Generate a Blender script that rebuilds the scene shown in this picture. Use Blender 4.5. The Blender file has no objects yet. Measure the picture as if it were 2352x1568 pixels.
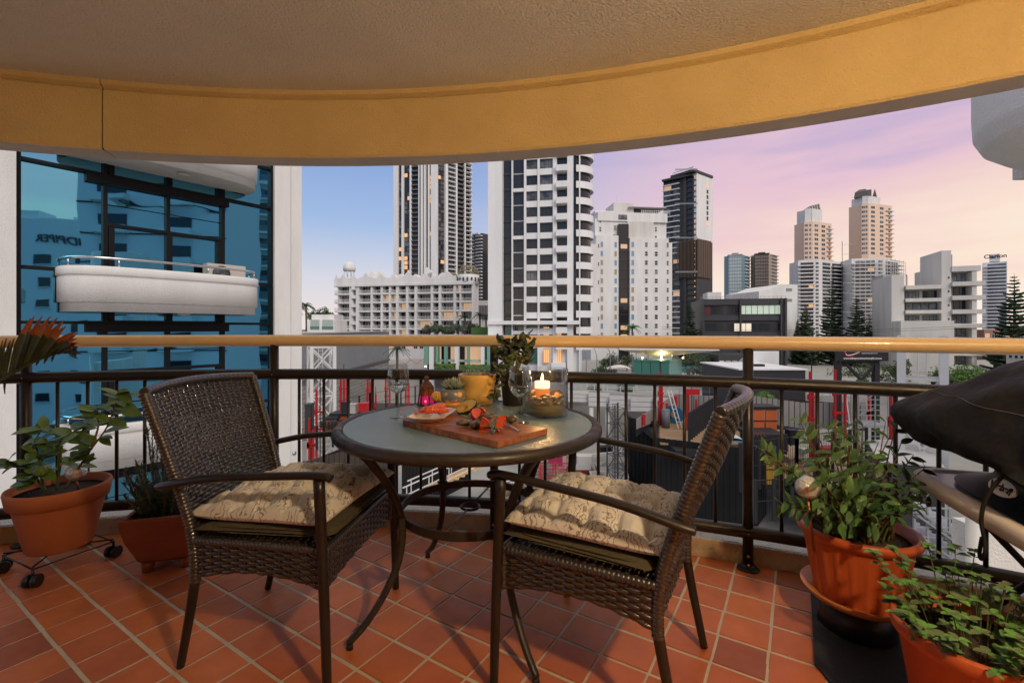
import bpy, bmesh, math, random
from mathutils import Vector, Matrix, noise
random.seed(11)
PI = math.pi
SC = bpy.context.scene
COL = SC.collection
# camera
F, CX, CY, H = 1050.0, 1176.0, 753.0, 1.10       # picture scale used to measure the place; eye height
cam = bpy.data.cameras.new("camera")
cam.sensor_width = 36.0
cam.lens = F / 2352 * 36.0
cam.shift_y = -(784.0 - CY) / 2352
cam.clip_start, cam.clip_end = 0.05, 6000
camo = bpy.data.objects.new("camera", cam)
COL.objects.link(camo)
camo.location = (0, 0, H)
camo.rotation_euler = (PI / 2, 0, 0)
SC.camera = camo
# sky, sun, exposure
world = bpy.data.worlds.new("World")
SC.world = world
world.use_nodes = True
nt = world.node_tree
nt.nodes.clear()
def N(nt, kind, **kw):
 n = nt.nodes.new(kind)
 for k, v in kw.items():
  if k.startswith("i_"):
   n.inputs[int(k[2:])].default_value = v
  else:
   setattr(n, k, v)
 return n
def ramp(nt, stops, interp='LINEAR'):
 r = nt.nodes.new('ShaderNodeValToRGB')
 r.color_ramp.interpolation = interp
 e = r.color_ramp.elements
 while len(e) < len(stops):
  e.new(0.5)
 for el, (p, c) in zip(e, stops):
  el.position = p
  el.color = (c[0], c[1], c[2], 1)
 return r
def lin(r, g, b):
 f = lambda c: (c / 255 / 12.92) if c <= 10 else ((c / 255 + 0.055) / 1.055) ** 2.4
 return (f(r), f(g), f(b))
L = nt.links
out = N(nt, 'ShaderNodeOutputWorld')
geo = N(nt, 'ShaderNodeTexCoord')
sep = N(nt, 'ShaderNodeSeparateXYZ')
L.new(geo.outputs['Generated'], sep.inputs[0])
hyp = N(nt, 'ShaderNodeVectorMath', operation='MULTIPLY')
hyp.inputs[1].default_value = (1, 1, 0)
L.new(geo.outputs['Generated'], hyp.inputs[0])
hl = N(nt, 'ShaderNodeVectorMath', operation='LENGTH')
L.new(hyp.outputs[0], hl.inputs[0])
slope = N(nt, 'ShaderNodeMath', operation='DIVIDE')
L.new(sep.outputs[2], slope.inputs[0])
L.new(hl.outputs['Value'], slope.inputs[1])
mp = N(nt, 'ShaderNodeMapping')
mp.inputs['Scale'].default_value = (1.0, 1.0, 6.0)
mp.inputs['Rotation'].default_value = (0.0, 0.30, 0.4)
L.new(geo.outputs['Generated'], mp.inputs[0])
nz = N(nt, 'ShaderNodeTexNoise')
nz.inputs['Scale'].default_value = 2.0
nz.inputs['Detail'].default_value = 5
nz.inputs['Roughness'].default_value = 0.5
L.new(mp.outputs[0], nz.inputs['Vector'])
nzo = N(nt, 'ShaderNodeMath', operation='MULTIPLY_ADD')
nzo.inputs[1].default_value = 0.56
nzo.inputs[2].default_value = -0.28
L.new(nz.outputs['Fac'], nzo.inputs[0])
sl2 = N(nt, 'ShaderNodeMath', operation='ADD')
L.new(slope.outputs[0], sl2.inputs[0])
L.new(nzo.outputs[0], sl2.inputs[1])
mr = N(nt, 'ShaderNodeMapRange')
mr.inputs['From Min'].default_value = 0.0
mr.inputs['From Max'].default_value = 1.0
L.new(sl2.outputs[0], mr.inputs['Value'])
mrb = N(nt, 'ShaderNodeMapRange')
mrb.inputs['From Min'].default_value = 0.0
mrb.inputs['From Max'].default_value = 1.0
L.new(slope.outputs[0], mrb.inputs['Value'])
blue = ramp(nt, [(0.0, lin(238, 224, 220)), (0.10, lin(214, 214, 226)), (0.22, lin(160, 186, 226)), (0.36, lin(136, 164, 216)), (0.55, lin(142, 154, 212)), (1.0, lin(240, 234, 222))])
pink = ramp(nt, [(0.0, lin(250, 236, 224)), (0.10, lin(250, 226, 208)), (0.22, lin(240, 206, 204)), (0.34, lin(228, 192, 208)), (0.46, lin(186, 170, 208)), (0.62, lin(158, 156, 212)), (1.0, lin(240, 234, 222))])
L.new(mrb.outputs[0], blue.inputs[0])
L.new(mr.outputs[0], pink.inputs[0])
nrm = N(nt, 'ShaderNodeMath', operation='DIVIDE')
L.new(sep.outputs[0], nrm.inputs[0])
L.new(hl.outputs['Value'], nrm.inputs[1])
nadd = N(nt, 'ShaderNodeMath', operation='ADD')
L.new(nrm.outputs[0], nadd.inputs[0])
L.new(nzo.outputs[0], nadd.inputs[1])
az = N(nt, 'ShaderNodeMapRange', interpolation_type='SMOOTHSTEP')
az.inputs['From Min'].default_value = -0.25
az.inputs['From Max'].default_value = 0.55
L.new(nadd.outputs[0], az.inputs['Value'])
mx = N(nt, 'ShaderNodeMix', data_type='RGBA')
L.new(az.outputs[0], mx.inputs['Factor'])
L.new(blue.outputs[0], mx.inputs['A'])
L.new(pink.outputs[0], mx.inputs['B'])
bg = N(nt, 'ShaderNodeBackground')
bg.inputs['Strength'].default_value = 0.76
L.new(mx.outputs['Result'], bg.inputs['Color'])
sky = N(nt, 'ShaderNodeTexSky', sky_type='NISHITA', sun_disc=False)
sky.sun_elevation = math.radians(6)
sky.sun_rotation = math.radians(200)
bg2 = N(nt, 'ShaderNodeBackground')
bg2.inputs['Strength'].default_value = 0.006
L.new(sky.outputs[0], bg2.inputs['Color'])
ad = N(nt, 'ShaderNodeAddShader')
L.new(bg.outputs[0], ad.inputs[0])
L.new(bg2.outputs[0], ad.inputs[1])
L.new(ad.outputs[0], out.inputs['Surface'])
sun = bpy.data.lights.new("sun", 'SUN')
sun.energy = 1.5
sun.angle = math.radians(35)
sun.color = (1.0, 0.93, 0.82)
suno = bpy.data.objects.new("sun", sun)
COL.objects.link(suno)
suno.rotation_euler = Vector((-0.35, 0.75, -0.62)).to_track_quat('-Z', 'Y').to_euler()
SC.view_settings.view_transform = 'Standard'
SC.view_settings.look = 'None'
SC.view_settings.exposure = 0.38
SC.view_settings.gamma = 1.0
SC.view_settings.use_curve_mapping = False
SC.render.engine = 'CYCLES'
SC.cycles.use_denoising = True
SC.cycles.max_bounces = 7
SC.cycles.diffuse_bounces = 3
SC.cycles.glossy_bounces = 3
SC.cycles.transmission_bounces = 7
SC.cycles.transparent_max_bounces = 12
SC.cycles.caustics_reflective = False
SC.cycles.caustics_refractive = False
SC.cycles.sample_clamp_indirect = 4.0
SC.cycles.blur_glossy = 0.5
# materials
MATS = {}
def mat(name, col=(0.5, 0.5, 0.5), rough=0.6, metal=0.0, var=None, bump=None, emit=None, trans=0.0, ior=1.45,
  spec=0.5, coat=0.0, alpha=1.0, bump2=None, rvar=None, sheen=0.0, space='World', sss=0.0, streak=0.0):
 """var=(scale, colour2, contrast)  bump=(scale, strength, distance)  emit=(colour, strength)"""
 if name in MATS:
  return MATS[name]
 m = bpy.data.materials.new(name)
 m.use_nodes = True
 t = m.node_tree
 b = t.nodes['Principled BSDF']
 I = b.inputs
 I['Base Color'].default_value = (*col, 1)
 I['Roughness'].default_value = rough
 I['Metallic'].default_value = metal
 I['IOR'].default_value = ior
 I['Specular IOR Level'].default_value = spec
 I['Transmission Weight'].default_value = trans
 I['Coat Weight'].default_value = coat
 I['Alpha'].default_value = alpha
 I['Sheen Weight'].default_value = sheen
 if sss:
  I['Subsurface Weight'].default_value = sss
  I['Subsurface Radius'].default_value = (0.02, 0.01, 0.005)
  I['Subsurface Scale'].default_value = 0.6
 tc = None
 if var or bump or bump2 or rvar:
  if space == 'World':
   tc = t.nodes.new('ShaderNodeNewGeometry')
   space = 'Position'
  else:
   tc = t.nodes.new('ShaderNodeTexCoord')
 if var:
  n = t.nodes.new('ShaderNodeTexNoise')
  n.inputs['Scale'].default_value = var[0]
  n.inputs['Detail'].default_value = 6
  n.inputs['Roughness'].default_value = 0.62
  if streak:
   mp_ = t.nodes.new('ShaderNodeMapping')
   mp_.inputs['Scale'].default_value = (1, 1, streak)
   t.links.new(tc.outputs[space], mp_.inputs[0])
   t.links.new(mp_.outputs[0], n.inputs['Vector'])
  else:
   t.links.new(tc.outputs[space], n.inputs['Vector'])
  k = var[2] if len(var) > 2 else 0.25
  r = ramp(t, [(0.5 - k, col), (0.5 + k, var[1])])
  t.links.new(n.outputs['Fac'], r.inputs[0])
  t.links.new(r.outputs[0], I['Base Color'])
 if rvar:
  n = t.nodes.new('ShaderNodeTexNoise')
  n.inputs['Scale'].default_value = rvar[0]
  n.inputs['Detail'].default_value = 4
  t.links.new(tc.outputs[space], n.inputs['Vector'])
  q = t.nodes.new('ShaderNodeMapRange')
  q.inputs['To Min'].default_value = rvar[1]
  q.inputs['To Max'].default_value = rvar[2]
  q.inputs['From Min'].default_value = 0.3
  q.inputs['From Max'].default_value = 0.7
  t.links.new(n.outputs['Fac'], q.inputs['Value'])
  t.links.new(q.outputs[0], I['Roughness'])
 prev = None
 for bp in (bump, bump2):
  if bp:
   n = t.nodes.new('ShaderNodeTexNoise')
   n.inputs['Scale'].default_value = bp[0]
   n.inputs['Detail'].default_value = 3
   t.links.new(tc.outputs[space], n.inputs['Vector'])
   bn = t.nodes.new('ShaderNodeBump')
   bn.inputs['Strength'].default_value = bp[1]
   bn.inputs['Distance'].default_value = bp[2]
   t.links.new(n.outputs['Fac'], bn.inputs['Height'])
   if prev:
    t.links.new(prev.outputs[0], bn.inputs['Normal'])
   prev = bn
 if prev:
  t.links.new(prev.outputs[0], I['Normal'])
 if emit:
  I['Emission Color'].default_value = (*emit[0], 1)
  I['Emission Strength'].default_value = emit[1]
 MATS[name] = m
 return m
# mesh and object helpers
ROOTM = {}
V = Vector
def W(x, y, d):
 """world point seen at picture position x, y and distance d"""
 return V(((x - CX) / F * d, d, H + (CY - y) / F * d))
def WF(x, y, z=0.0):
 """world point on the level z"""
 d = (H - z) * F / (y - CY)
 return V(((x - CX) / F * d, d, z))
class MB:
 def __init__(s):
  s.v, s.f, s.m, s.sm = [], [], [], []
  s.mi = 0
 def add(s, vs, fs, smooth=False):
  o = len(s.v)
  s.v += [tuple(p) for p in vs]
  for f in fs:
   s.f.append([i + o for i in f])
   s.m.append(s.mi)
   s.sm.append(smooth)
  return s
 def obox(s, c, a, b, d):
  c, a, b, d = V(c), V(a), V(b), V(d)
  vs = [c + i * a + j * b + k * d for k in (-1, 1) for j in (-1, 1) for i in (-1, 1)]
  return s.add(vs, [(0, 2, 3, 1), (4, 5, 7, 6), (0, 1, 5, 4), (2, 6, 7, 3), (0, 4, 6, 2), (1, 3, 7, 5)])
 def box(s, x0, x1, y0, y1, z0, z1):
  return s.obox(((x0 + x1) / 2, (y0 + y1) / 2, (z0 + z1) / 2), (abs(x1 - x0) / 2, 0, 0), (0, abs(y1 - y0) / 2, 0), (0, 0, abs(z1 - z0) / 2))
 def bar(s, a, b, w, h=None, up=(0, 0, 1)):
  h = h or w
  a, b = V(a), V(b)
  d = b - a
  if d.length < 1e-6:
   return s
  t = d.normalized()
  u = V(up)
  if abs(t.dot(u)) > 0.99:
   u = V((1, 0, 0))
  sx = t.cross(u).normalized()
  sy = sx.cross(t).normalized()
  return s.obox((a + b) / 2, sx * w / 2, d / 2, sy * h / 2)
 def quad(s, a, b, c, d):
  return s.add([a, b, c, d], [(0, 1, 2, 3)])
 def poly(s, pts):
  return s.add(pts, [tuple(range(len(pts)))])
 def tube(s, pts, r, n=8, cap=True, closed=False, flat=1.0, up=(0, 0, 1), smooth=True):
  pts = [V(p) for p in pts]
  k = len(pts)
  rs = r if isinstance(r, (list, tuple)) else [r] * k
  vs, fs = [], []
  prev = None
  for i, p in enumerate(pts):
   if closed:
    t = pts[(i + 1) % k] - pts[i - 1]
   else:
    t = pts[min(i + 1, k - 1)] - pts[max(i - 1, 0)]
   t = t.normalized() if t.length > 1e-9 else V((0, 0, 1))
   if prev is None:
    u = V(up)
    if abs(t.dot(u)) > 0.95:
     u = V((1, 0, 0)) if abs(t.x) < 0.9 else V((0, 1, 0))
    a = t.cross(u).normalized()
   else:
    a = (prev - t * prev.dot(t))
    a = a.normalized() if a.length > 1e-6 else t.orthogonal().normalized()
   prev = a
   b = t.cross(a).normalized()
   for j in range(n):
    q = 2 * PI * (j + 0.5) / n
    vs.append(p + (a * math.cos(q) + b * math.sin(q) * flat) * rs[i])
  m = k if closed else k - 1
  for i in range(m):
   i2 = (i + 1) % k
   for j in range(n):
    j2 = (j + 1) % n
    fs.append((i * n + j, i * n + j2, i2 * n + j2, i2 * n + j))
  s.add(vs, fs, smooth)
  if cap and not closed:
   o = len(s.v) - len(vs)
   s.f.append([o + j for j in range(n)][::-1])
   s.f.append([o + (k - 1) * n + j for j in range(n)])
   s.m += [s.mi] * 2
   s.sm += [False] * 2
  return s
 def lathe(s, prof, n=24, c=(0, 0, 0), ax=None, smooth=True, sx=1.0, sy=1.0):
  """prof: (radius, height) pairs; ax: frame (x, y, z) vectors"""
  c = V(c)
  X, Y, Z = ax or (V((1, 0, 0)), V((0, 1, 0)), V((0, 0, 1)))
  vs, fs = [], []
  for r, z in prof:
   for j in range(n):
    a = 2 * PI * j / n
    vs.append(c + X * (r * math.cos(a) * sx) + Y * (r * math.sin(a) * sy) + Z * z)
  for i in range(len(prof) - 1):
   for j in range(n):
    j2 = (j + 1) % n
    fs.append((i * n + j, i * n + j2, (i + 1) * n + j2, (i + 1) * n + j))
  s.add(vs, fs, smooth)
  o = len(s.v) - len(vs)
  if prof[0] == prof[-1]:
   return s
  if prof[0][0] > 1e-4:
   s.f.append([o + j for j in range(n)][::-1]); s.m.append(s.mi); s.sm.append(False)
  if prof[-1][0] > 1e-4:
   s.f.append([o + (len(prof) - 1) * n + j for j in range(n)]); s.m.append(s.mi); s.sm.append(False)
  return s
 def prism(s, poly, z0, z1):
  n = len(poly)
  area = sum(poly[i][0] * poly[(i + 1) % n][1] - poly[(i + 1) % n][0] * poly[i][1] for i in range(n))
  if area < 0:
   poly = poly[::-1]
  vs = [(x, y, z0) for x, y in poly] + [(x, y, z1) for x, y in poly]
  fs = [tuple(range(n))[::-1], tuple(range(n, 2 * n))]
  fs += [(i, (i + 1) % n, n + (i + 1) % n, n + i) for i in range(n)]
  return s.add(vs, fs)
 def grid(s, fn, nu, nv, smooth=True, close_u=False):
  vs = [fn(i / nu, j / nv) for j in range(nv + 1) for i in range(nu + (0 if close_u else 1))]
  w = nu if close_u else nu + 1
  fs = [(j * w + i, j * w + (i + 1) % w, (j + 1) * w + (i + 1) % w, (j + 1) * w + i) for j in range(nv) for i in range(nu)]
  return s.add(vs, fs, smooth)
 def ball(s, c, r, n=12, sc=(1, 1, 1), smooth=True):
  k = max(4, n // 2)
  prof = [(max(1e-5, r * math.sin(PI * i / k)), -r * math.cos(PI * i / k) * sc[2]) for i in range(k + 1)]
  return s.lathe(prof, n, c, sx=sc[0], sy=sc[1], smooth=smooth)
 def mesh(s, name, mats, M=None):
  me = bpy.data.meshes.new(name)
  vs = s.v
  if M is not None:
   vs = [M @ V(p) for p in vs]
  me.from_pydata([tuple(p) for p in vs], [], s.f)
  for m in (mats if isinstance(mats, (list, tuple)) else [mats]):
   me.materials.append(m)
  me.polygons.foreach_set('material_index', s.m)
  me.polygons.foreach_set('use_smooth', s.sm)
  me.update()
  return me
 def build(s, name, mats, parent=None, kind=None, label=None):
  """link as ONE object; the vertices are world coordinates"""
  M = ROOTM.get(parent.name) if parent else None
  me = s.mesh(name, mats, M.inverted() if M is not None else None)
  o = bpy.data.objects.new(name, me)
  COL.objects.link(o)
  if parent:
   o.parent = parent
   ROOTM[o.name] = M
  else:
   ROOTM[o.name] = Matrix.Identity(4)
  if kind:
   o['kind'] = kind
  if label:
   o['label'] = label
  return o
def thing(name, label, cat, loc=(0, 0, 0), rz=0.0, group=None):
 o = bpy.data.objects.new(name, None)
 COL.objects.link(o)
 o.location = loc
 o.rotation_euler = (0, 0, rz)
 o.empty_display_size = 0.2
 ROOTM[o.name] = Matrix.Translation(V(loc)) @ Matrix.Rotation(rz, 4, 'Z')
 tag(o, label, cat, group)
 return o
def tag(o, label, cat, group=None):
 o['label'] = label
 o['category'] = cat
 if group:
  o['group'] = group
 return o
def inst(me, name, parent, M, label=None):
 """object sharing a mesh, placed by a world matrix"""
 o = bpy.data.objects.new(name, me)
 COL.objects.link(o)
 if parent:
  R = ROOTM[parent.name]
  o.parent = parent
  ROOTM[o.name] = R
  o.matrix_basis = R.inverted() @ M
 else:
  o.matrix_basis = M
  ROOTM[o.name] = M
 if label:
  o['label'] = label
 return o
def copy_thing(o, loc, rz=None, label=None, scale=None):
 """copy of a thing with copies of its parts and sub-parts"""
 r = o.copy()
 COL.objects.link(r)
 r.location = loc
 if rz is not None:
  r.rotation_euler = (0, 0, rz)
 if scale:
  r.scale = scale if isinstance(scale, (tuple, list)) else (scale,) * 3
 if label:
  r['label'] = label
 def rec(a, b):
  for ch in list(a.children):
   c = ch.copy()
   COL.objects.link(c)
   c.parent = b
   rec(ch, c)
 rec(o, r)
 ROOTM[r.name] = Matrix.Translation(V(loc)) @ Matrix.Rotation(r.rotation_euler.z, 4, 'Z')
 return r
CUBES = {}
def cube(m):
 """unit cube mesh of one material, shared by alike pieces"""
 if m.name not in CUBES:
  CUBES[m.name] = MB().box(-.5, .5, -.5, .5, -.5, .5).mesh("piece", m)
 return CUBES[m.name]
def frame_M(c, a, b, d):
 """matrix taking the unit cube to a box of centre c and full edge vectors a, b, d"""
 return Matrix(((a[0], b[0], d[0], c[0]), (a[1], b[1], d[1], c[1]), (a[2], b[2], d[2], c[2]), (0, 0, 0, 1)))
def curve_pts(ctrl, n=10):
 """smooth curve through control points"""
 P = [V(p) for p in ctrl]
 out = []
 for i in range(len(P) - 1):
  p0, p1, p2, p3 = P[max(i - 1, 0)], P[i], P[i + 1], P[min(i + 2, len(P) - 1)]
  for k in range(n):
   t = k / n
   out.append(0.5 * ((2 * p1) + (p2 - p0) * t + (2 * p0 - 5 * p1 + 4 * p2 - p3) * t * t + (3 * p1 - p0 - 3 * p2 + p3) * t ** 3))
 out.append(P[-1])
 return out
def text_obj(s, name, m, parent, size, origin, xdir, ydir, depth=0.0, align='CENTER', bold=0.0, extrude=0.002):
 """lettering as real thin geometry"""
 cu = bpy.data.curves.new(name, 'FONT')
 cu.body = s
 cu.size = size
 cu.align_x = align
 cu.extrude = extrude
 cu.offset = bold
 tmp = bpy.data.objects.new(name, cu)
 COL.objects.link(tmp)
 dg = bpy.context.evaluated_depsgraph_get()
 me = bpy.data.meshes.new_from_object(tmp.evaluated_get(dg))
 bpy.data.objects.remove(tmp)
 me.materials.clear()
 me.materials.append(m)
 x, y = V(xdir).normalized(), V(ydir).normalized()
 z = x.cross(y)
 M = frame_M(origin, x, y, z)
 return inst(me, name, parent, M)
# the balcony
stucco_or = mat('yellow_stucco', (0.76, 0.57, 0.26), 0.9, var=(2.2, (0.64, 0.465, 0.20), 0.22), bump=(120, 1.0, 0.008), bump2=(3, 0.1, 0.02))
stucco_ceil = mat('ceiling_stucco', (0.84, 0.80, 0.68), 0.95, var=(1.1, (0.70, 0.66, 0.56), 0.22), bump=(85, 1.0, 0.02), bump2=(2, 0.1, 0.02))
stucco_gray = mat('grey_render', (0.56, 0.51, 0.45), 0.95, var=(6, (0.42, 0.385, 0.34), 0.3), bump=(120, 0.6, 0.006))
stucco_white = mat('white_render', (0.78, 0.775, 0.76), 0.9, streak=.25, var=(1.6, (0.64, 0.63, 0.61), 0.25), bump=(60, 0.8, 0.012))
grout_m = mat('grout', (0.60, 0.55, 0.44), 0.95, var=(9, (0.40, 0.36, 0.29), 0.3), bump=(300, 0.5, 0.002))
curb_m = mat('curb_render', (0.66, 0.52, 0.32), 0.95, var=(8, (0.38, 0.30, 0.20), 0.22), bump=(110, 1.0, 0.006))
curb_top_m = mat('curb_top_daylit', (0.62, 0.60, 0.57), 0.95, var=(30, (0.42, 0.40, 0.38), 0.3), bump=(130, 1.0, 0.012))  # curb top greyer than its face: lamp and sky light put into colour
brown_metal = mat('brown_painted_steel', (0.012, 0.0095, 0.0085), 0.36, var=(7, (0.022, 0.017, 0.014), 0.25), rvar=(12, 0.3, 0.46), bump=(40, 0.15, 0.001))
rail_cream = mat('cream_handrail_paint', (0.78, 0.58, 0.32), 0.30, var=(5, (0.74, 0.53, 0.28), 0.3), coat=0.3)
screw_m = mat('screw_brass', (0.45, 0.36, 0.2), 0.35, metal=1.0)
def tile_mat(i, c1, c2):
 return mat('terracotta_%d' % i, c1, 0.42, var=(5, tuple(q * .86 for q in c2), 0.2), rvar=(16, 0.34, 0.55), bump=(60, 0.12, 0.0015), spec=0.4)
TM = [tile_mat(0, (0.56, 0.165, 0.045), (0.47, 0.128, 0.036)), tile_mat(1, (0.52, 0.145, 0.040), (0.43, 0.112, 0.033)),
   tile_mat(2, (0.60, 0.185, 0.052), (0.52, 0.15, 0.040)), tile_mat(3, (0.38, 0.108, 0.040), (0.30, 0.082, 0.032)),
   tile_mat(4, (0.54, 0.155, 0.052), (0.46, 0.135, 0.046))]
RC = V((-1.036, -3.094, 0))         # centre of the curved balcony edge
RR = 5.607                          # radius of the railing line
def ring(r, z, a):
 return V((RC.x + r * math.sin(a), RC.y + r * math.cos(a), z))
def ang_at(px, r=RR):
 """angle of the point of the arc seen at picture column px"""
 t = (px - CX) / F
 A = t * t + 1
 B = -2 * (t * RC.x + RC.y)
 Cc = RC.x ** 2 + RC.y ** 2 - r * r
 y = (-B + math.sqrt(B * B - 4 * A * Cc)) / (2 * A)
 return math.atan2(t * y - RC.x, y - RC.y)
A0, A1 = -0.62, 0.86
NA = 90
arc = lambda r, z, a0=A0, a1=A1, n=NA: [ring(r, z, a0 + (a1 - a0) * i / n) for i in range(n + 1)]
def arc_section(mb, sec, a0=A0, a1=A1, n=NA, smooth=False):
 """sweep a closed (radius, height) section along the arc"""
 k = len(sec)
 vs = [ring(r, z, a0 + (a1 - a0) * i / n) for i in range(n + 1) for r, z in sec]
 fs = [(i * k + j, i * k + (j + 1) % k, (i + 1) * k + (j + 1) % k, (i + 1) * k + j) for i in range(n) for j in range(k)]
 fs += [tuple(range(k))[::-1], tuple(n * k + j for j in range(k))]
 return mb.add(vs, fs, smooth)
WALLY = -0.85
mb = MB()
pts = [(p.x, p.y) for p in arc(RR + 0.20, 0)]
mb.prism(pts + [(3.6, WALLY), (-4.2, WALLY)], -0.22, 0.0)
floor = mb.build('balcony_floor', grout_m, kind='structure')
TH, TP = -0.5601, 0.16005
TU, TV = -0.5926 * H, 1.9405 * H
tb, ta = V((math.cos(TH), math.sin(TH), 0)), V((math.sin(TH), -math.cos(TH), 0))
tile_me = []
for m in TM:
 bm = bmesh.new()
 bmesh.ops.create_cube(bm, size=1.0)
 for v in bm.verts:
  v.co = V((v.co.x * (TP - 0.0065), v.co.y * (TP - 0.0100), v.co.z * 0.008))
 bmesh.ops.bevel(bm, geom=[e for e in bm.edges if e.verts[0].co.z > 0 and e.verts[1].co.z > 0], offset=0.0022, segments=2, affect='EDGES')
 me = bpy.data.meshes.new('tile')
 bm.to_mesh(me)
 bm.free()
 me.materials.append(m)
 tile_me.append(me)
rnd = random.Random(5)
cand = []
for a in range(-20, 26):
 for b in range(-30, 26):
  c = V((TU, TV, 0)) + tb * TP * (b + .5) + ta * TP * (a + .5)
  rr = math.hypot(c.x - RC.x, c.y - RC.y)
  if rr > RR + 0.10 or c.y < WALLY + 0.05 or c.x > 3.2 or c.x < -3.8:
   continue
  cand.append((c, a, b))
seen = lambda c: c.y > 1.30 and abs(c.x / c.y) < 1.18
vis = sorted([q for q in cand if seen(q[0])], key=lambda q: q[0].y)
show = set(id(q) for q in vis[:298])
rest = MB()
for q in cand:
 c, a, b = q
 k = rnd.choices(range(5), weights=[5, 4, 3, 1.1, 3])[0]
 jit = rnd.uniform(-.0009, .0009)
 rot = Matrix.Rotation(TH + PI + rnd.uniform(-.006, .006), 4, 'Z') @ Matrix.Rotation(rnd.uniform(-.004, .004), 4, 'X') @ Matrix.Rotation(rnd.uniform(-.004, .004), 4, 'Y')
 M = Matrix.Translation((c.x, c.y, -0.0020 + jit)) @ rot
 if id(q) in show:
  inst(tile_me[k], 'tile', floor, M)
 else:
  rest.mi = k
  o = V((c.x, c.y, -0.002))
  rest.obox(o, tb * (TP - .0075) / 2, -ta * (TP - .0105) / 2, (0, 0, .004))
rest.build('tile_field', TM, floor, kind='stuff')
mb = MB()
arc_section(mb, [(RR + .035, -0.2), (RR + .035, 0.086), (RR + .042, 0.094), (RR + .20, 0.10), (RR + .21, 0.09), (RR + .21, -0.30)])
for i, f in enumerate(mb.f):
 pass
k = 6
for i in range(NA):
 for j in range(k):
  if j in (1, 2, 3):
   mb.m[i * k + j] = 1
curb = mb.build('balcony_curb', [curb_m, curb_top_m], kind='structure')
mb = MB()
pts = [(p.x, p.y) for p in arc(RR + 0.10, 0)]
mb.prism(pts + [(3.6, WALLY), (-4.2, WALLY)], 2.40, 2.62)
ceil = mb.build('balcony_ceiling', stucco_ceil, kind='structure')
BA = ang_at(233, RR + .0)           # the joint of the beam
bsec = [(RR - .012, 2.40), (RR - .012, 2.375), (RR + .016, 2.362), (RR + .006, 2.352), (RR + .006, 2.052), (RR + .016, 2.04), (RR + .135, 2.035), (RR + .14, 2.05), (RR + .14, 2.55), (RR - .012, 2.55)]
def beam(a0, a1, n):
 mb = MB()
 arc_section(mb, bsec, a0, a1, n)
 k = len(bsec)
 for i in range(n):
  for j in range(k):
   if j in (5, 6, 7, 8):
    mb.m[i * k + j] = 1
 mb.sm = [True if False else x for x in mb.sm]
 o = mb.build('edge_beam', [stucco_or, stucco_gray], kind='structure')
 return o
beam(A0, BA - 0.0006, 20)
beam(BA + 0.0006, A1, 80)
mb = MB()
arc_section(mb, [(RR + .012, 2.36), (RR + .012, 2.04), (RR + .12, 2.04), (RR + .12, 2.36)], BA - .0007, BA + .0007, 1)
mb.build('beam_joint', mat('joint_seal', (0.03, 0.022, 0.015), 0.9), kind='structure')
mb = MB()
for x0, x1, z0, z1 in ((-4.2, -1.7, 0, 2.4), (1.15, 3.6, 0, 2.4), (-1.7, 1.15, 2.15, 2.4)):
 mb.box(x0, x1, WALLY - .2, WALLY, z0, z1)
mb.build('balcony_rear_wall', stucco_or, kind='structure')
dark_frame = mat('black_aluminium', (0.012, 0.012, 0.013), 0.35)
t = thing('sliding_door', 'dark framed glass sliding door in the balcony rear wall', 'door', (-.275, WALLY, 0))
mb = MB()
for x in (-1.68, -.275, 1.13):
 mb.box(x - .03, x + .03, WALLY - .1, WALLY - .03, 0.0, 2.15)
mb.box(-1.65, 1.1, WALLY - .1, WALLY - .03, 2.09, 2.149)
mb.box(-1.65, 1.1, WALLY - .1, WALLY - .03, 0.001, 0.06)
mb.build('frame', dark_frame, t)
MB().box(-1.65, 1.1, WALLY - .075, WALLY - .06, .06, 2.09).build('pane', mat('dark_room_glass', (0.02, 0.025, 0.03), 0.05), t)
LAMP = V((.95, -.20, 2.06))
t = thing('ceiling_lamp', 'round opal pendant lamp under the balcony ceiling behind the viewer', 'lamp', (LAMP.x, LAMP.y, 2.40))
MB().lathe([(.05, 2.375), (.05, 2.399), (.0001, 2.399)], 24, (LAMP.x, LAMP.y, 0)).tube([(LAMP.x, LAMP.y, 2.39), (LAMP.x, LAMP.y, 2.12)], .008, 8).build('hanger', dark_frame, t)
MB().ball(LAMP, .075, 20).build('globe', mat('opal_glass_lit', (0.9, 0.8, 0.6), 0.4, emit=((1, .62, .28), 6.0)), t)
lamp = bpy.data.lights.new('ceiling_lamp_light', 'POINT')
lamp.energy = 104
lamp.color = (1.0, 0.70, 0.40)
lamp.shadow_soft_size = 0.06
lo = bpy.data.objects.new('ceiling_lamp_light', lamp)
COL.objects.link(lo)
lo.location = LAMP - V((0, 0, .10))
lo.visible_camera = True
rail = thing('balcony_railing', 'curved railing with a cream top tube and dark brown tubes and balusters', 'railing', ring(RR, 0, 0.15))
mb = MB()
mb.tube(arc(RR, 1.031), .0315, 14)
mb.build('handrail', rail_cream, rail)
mb = MB()
mb.tube(arc(RR, .847), .029, 14)
mb.build('middle_rail', brown_metal, rail)
mb = MB()
mb.tube(arc(RR, .166), .029, 14)
mb.build('bottom_rail', brown_metal, rail)
pa = [ang_at(x) for x in (60, 630, 1135, 1718)]
step = (pa[3] - pa[0]) / 3
posts = [pa[0] - step] + pa + [pa[3] + step]
bal_me = MB().tube([(0, 0, 0), (0, 0, .64)], .0082, 10).mesh('baluster', brown_metal)
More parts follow.
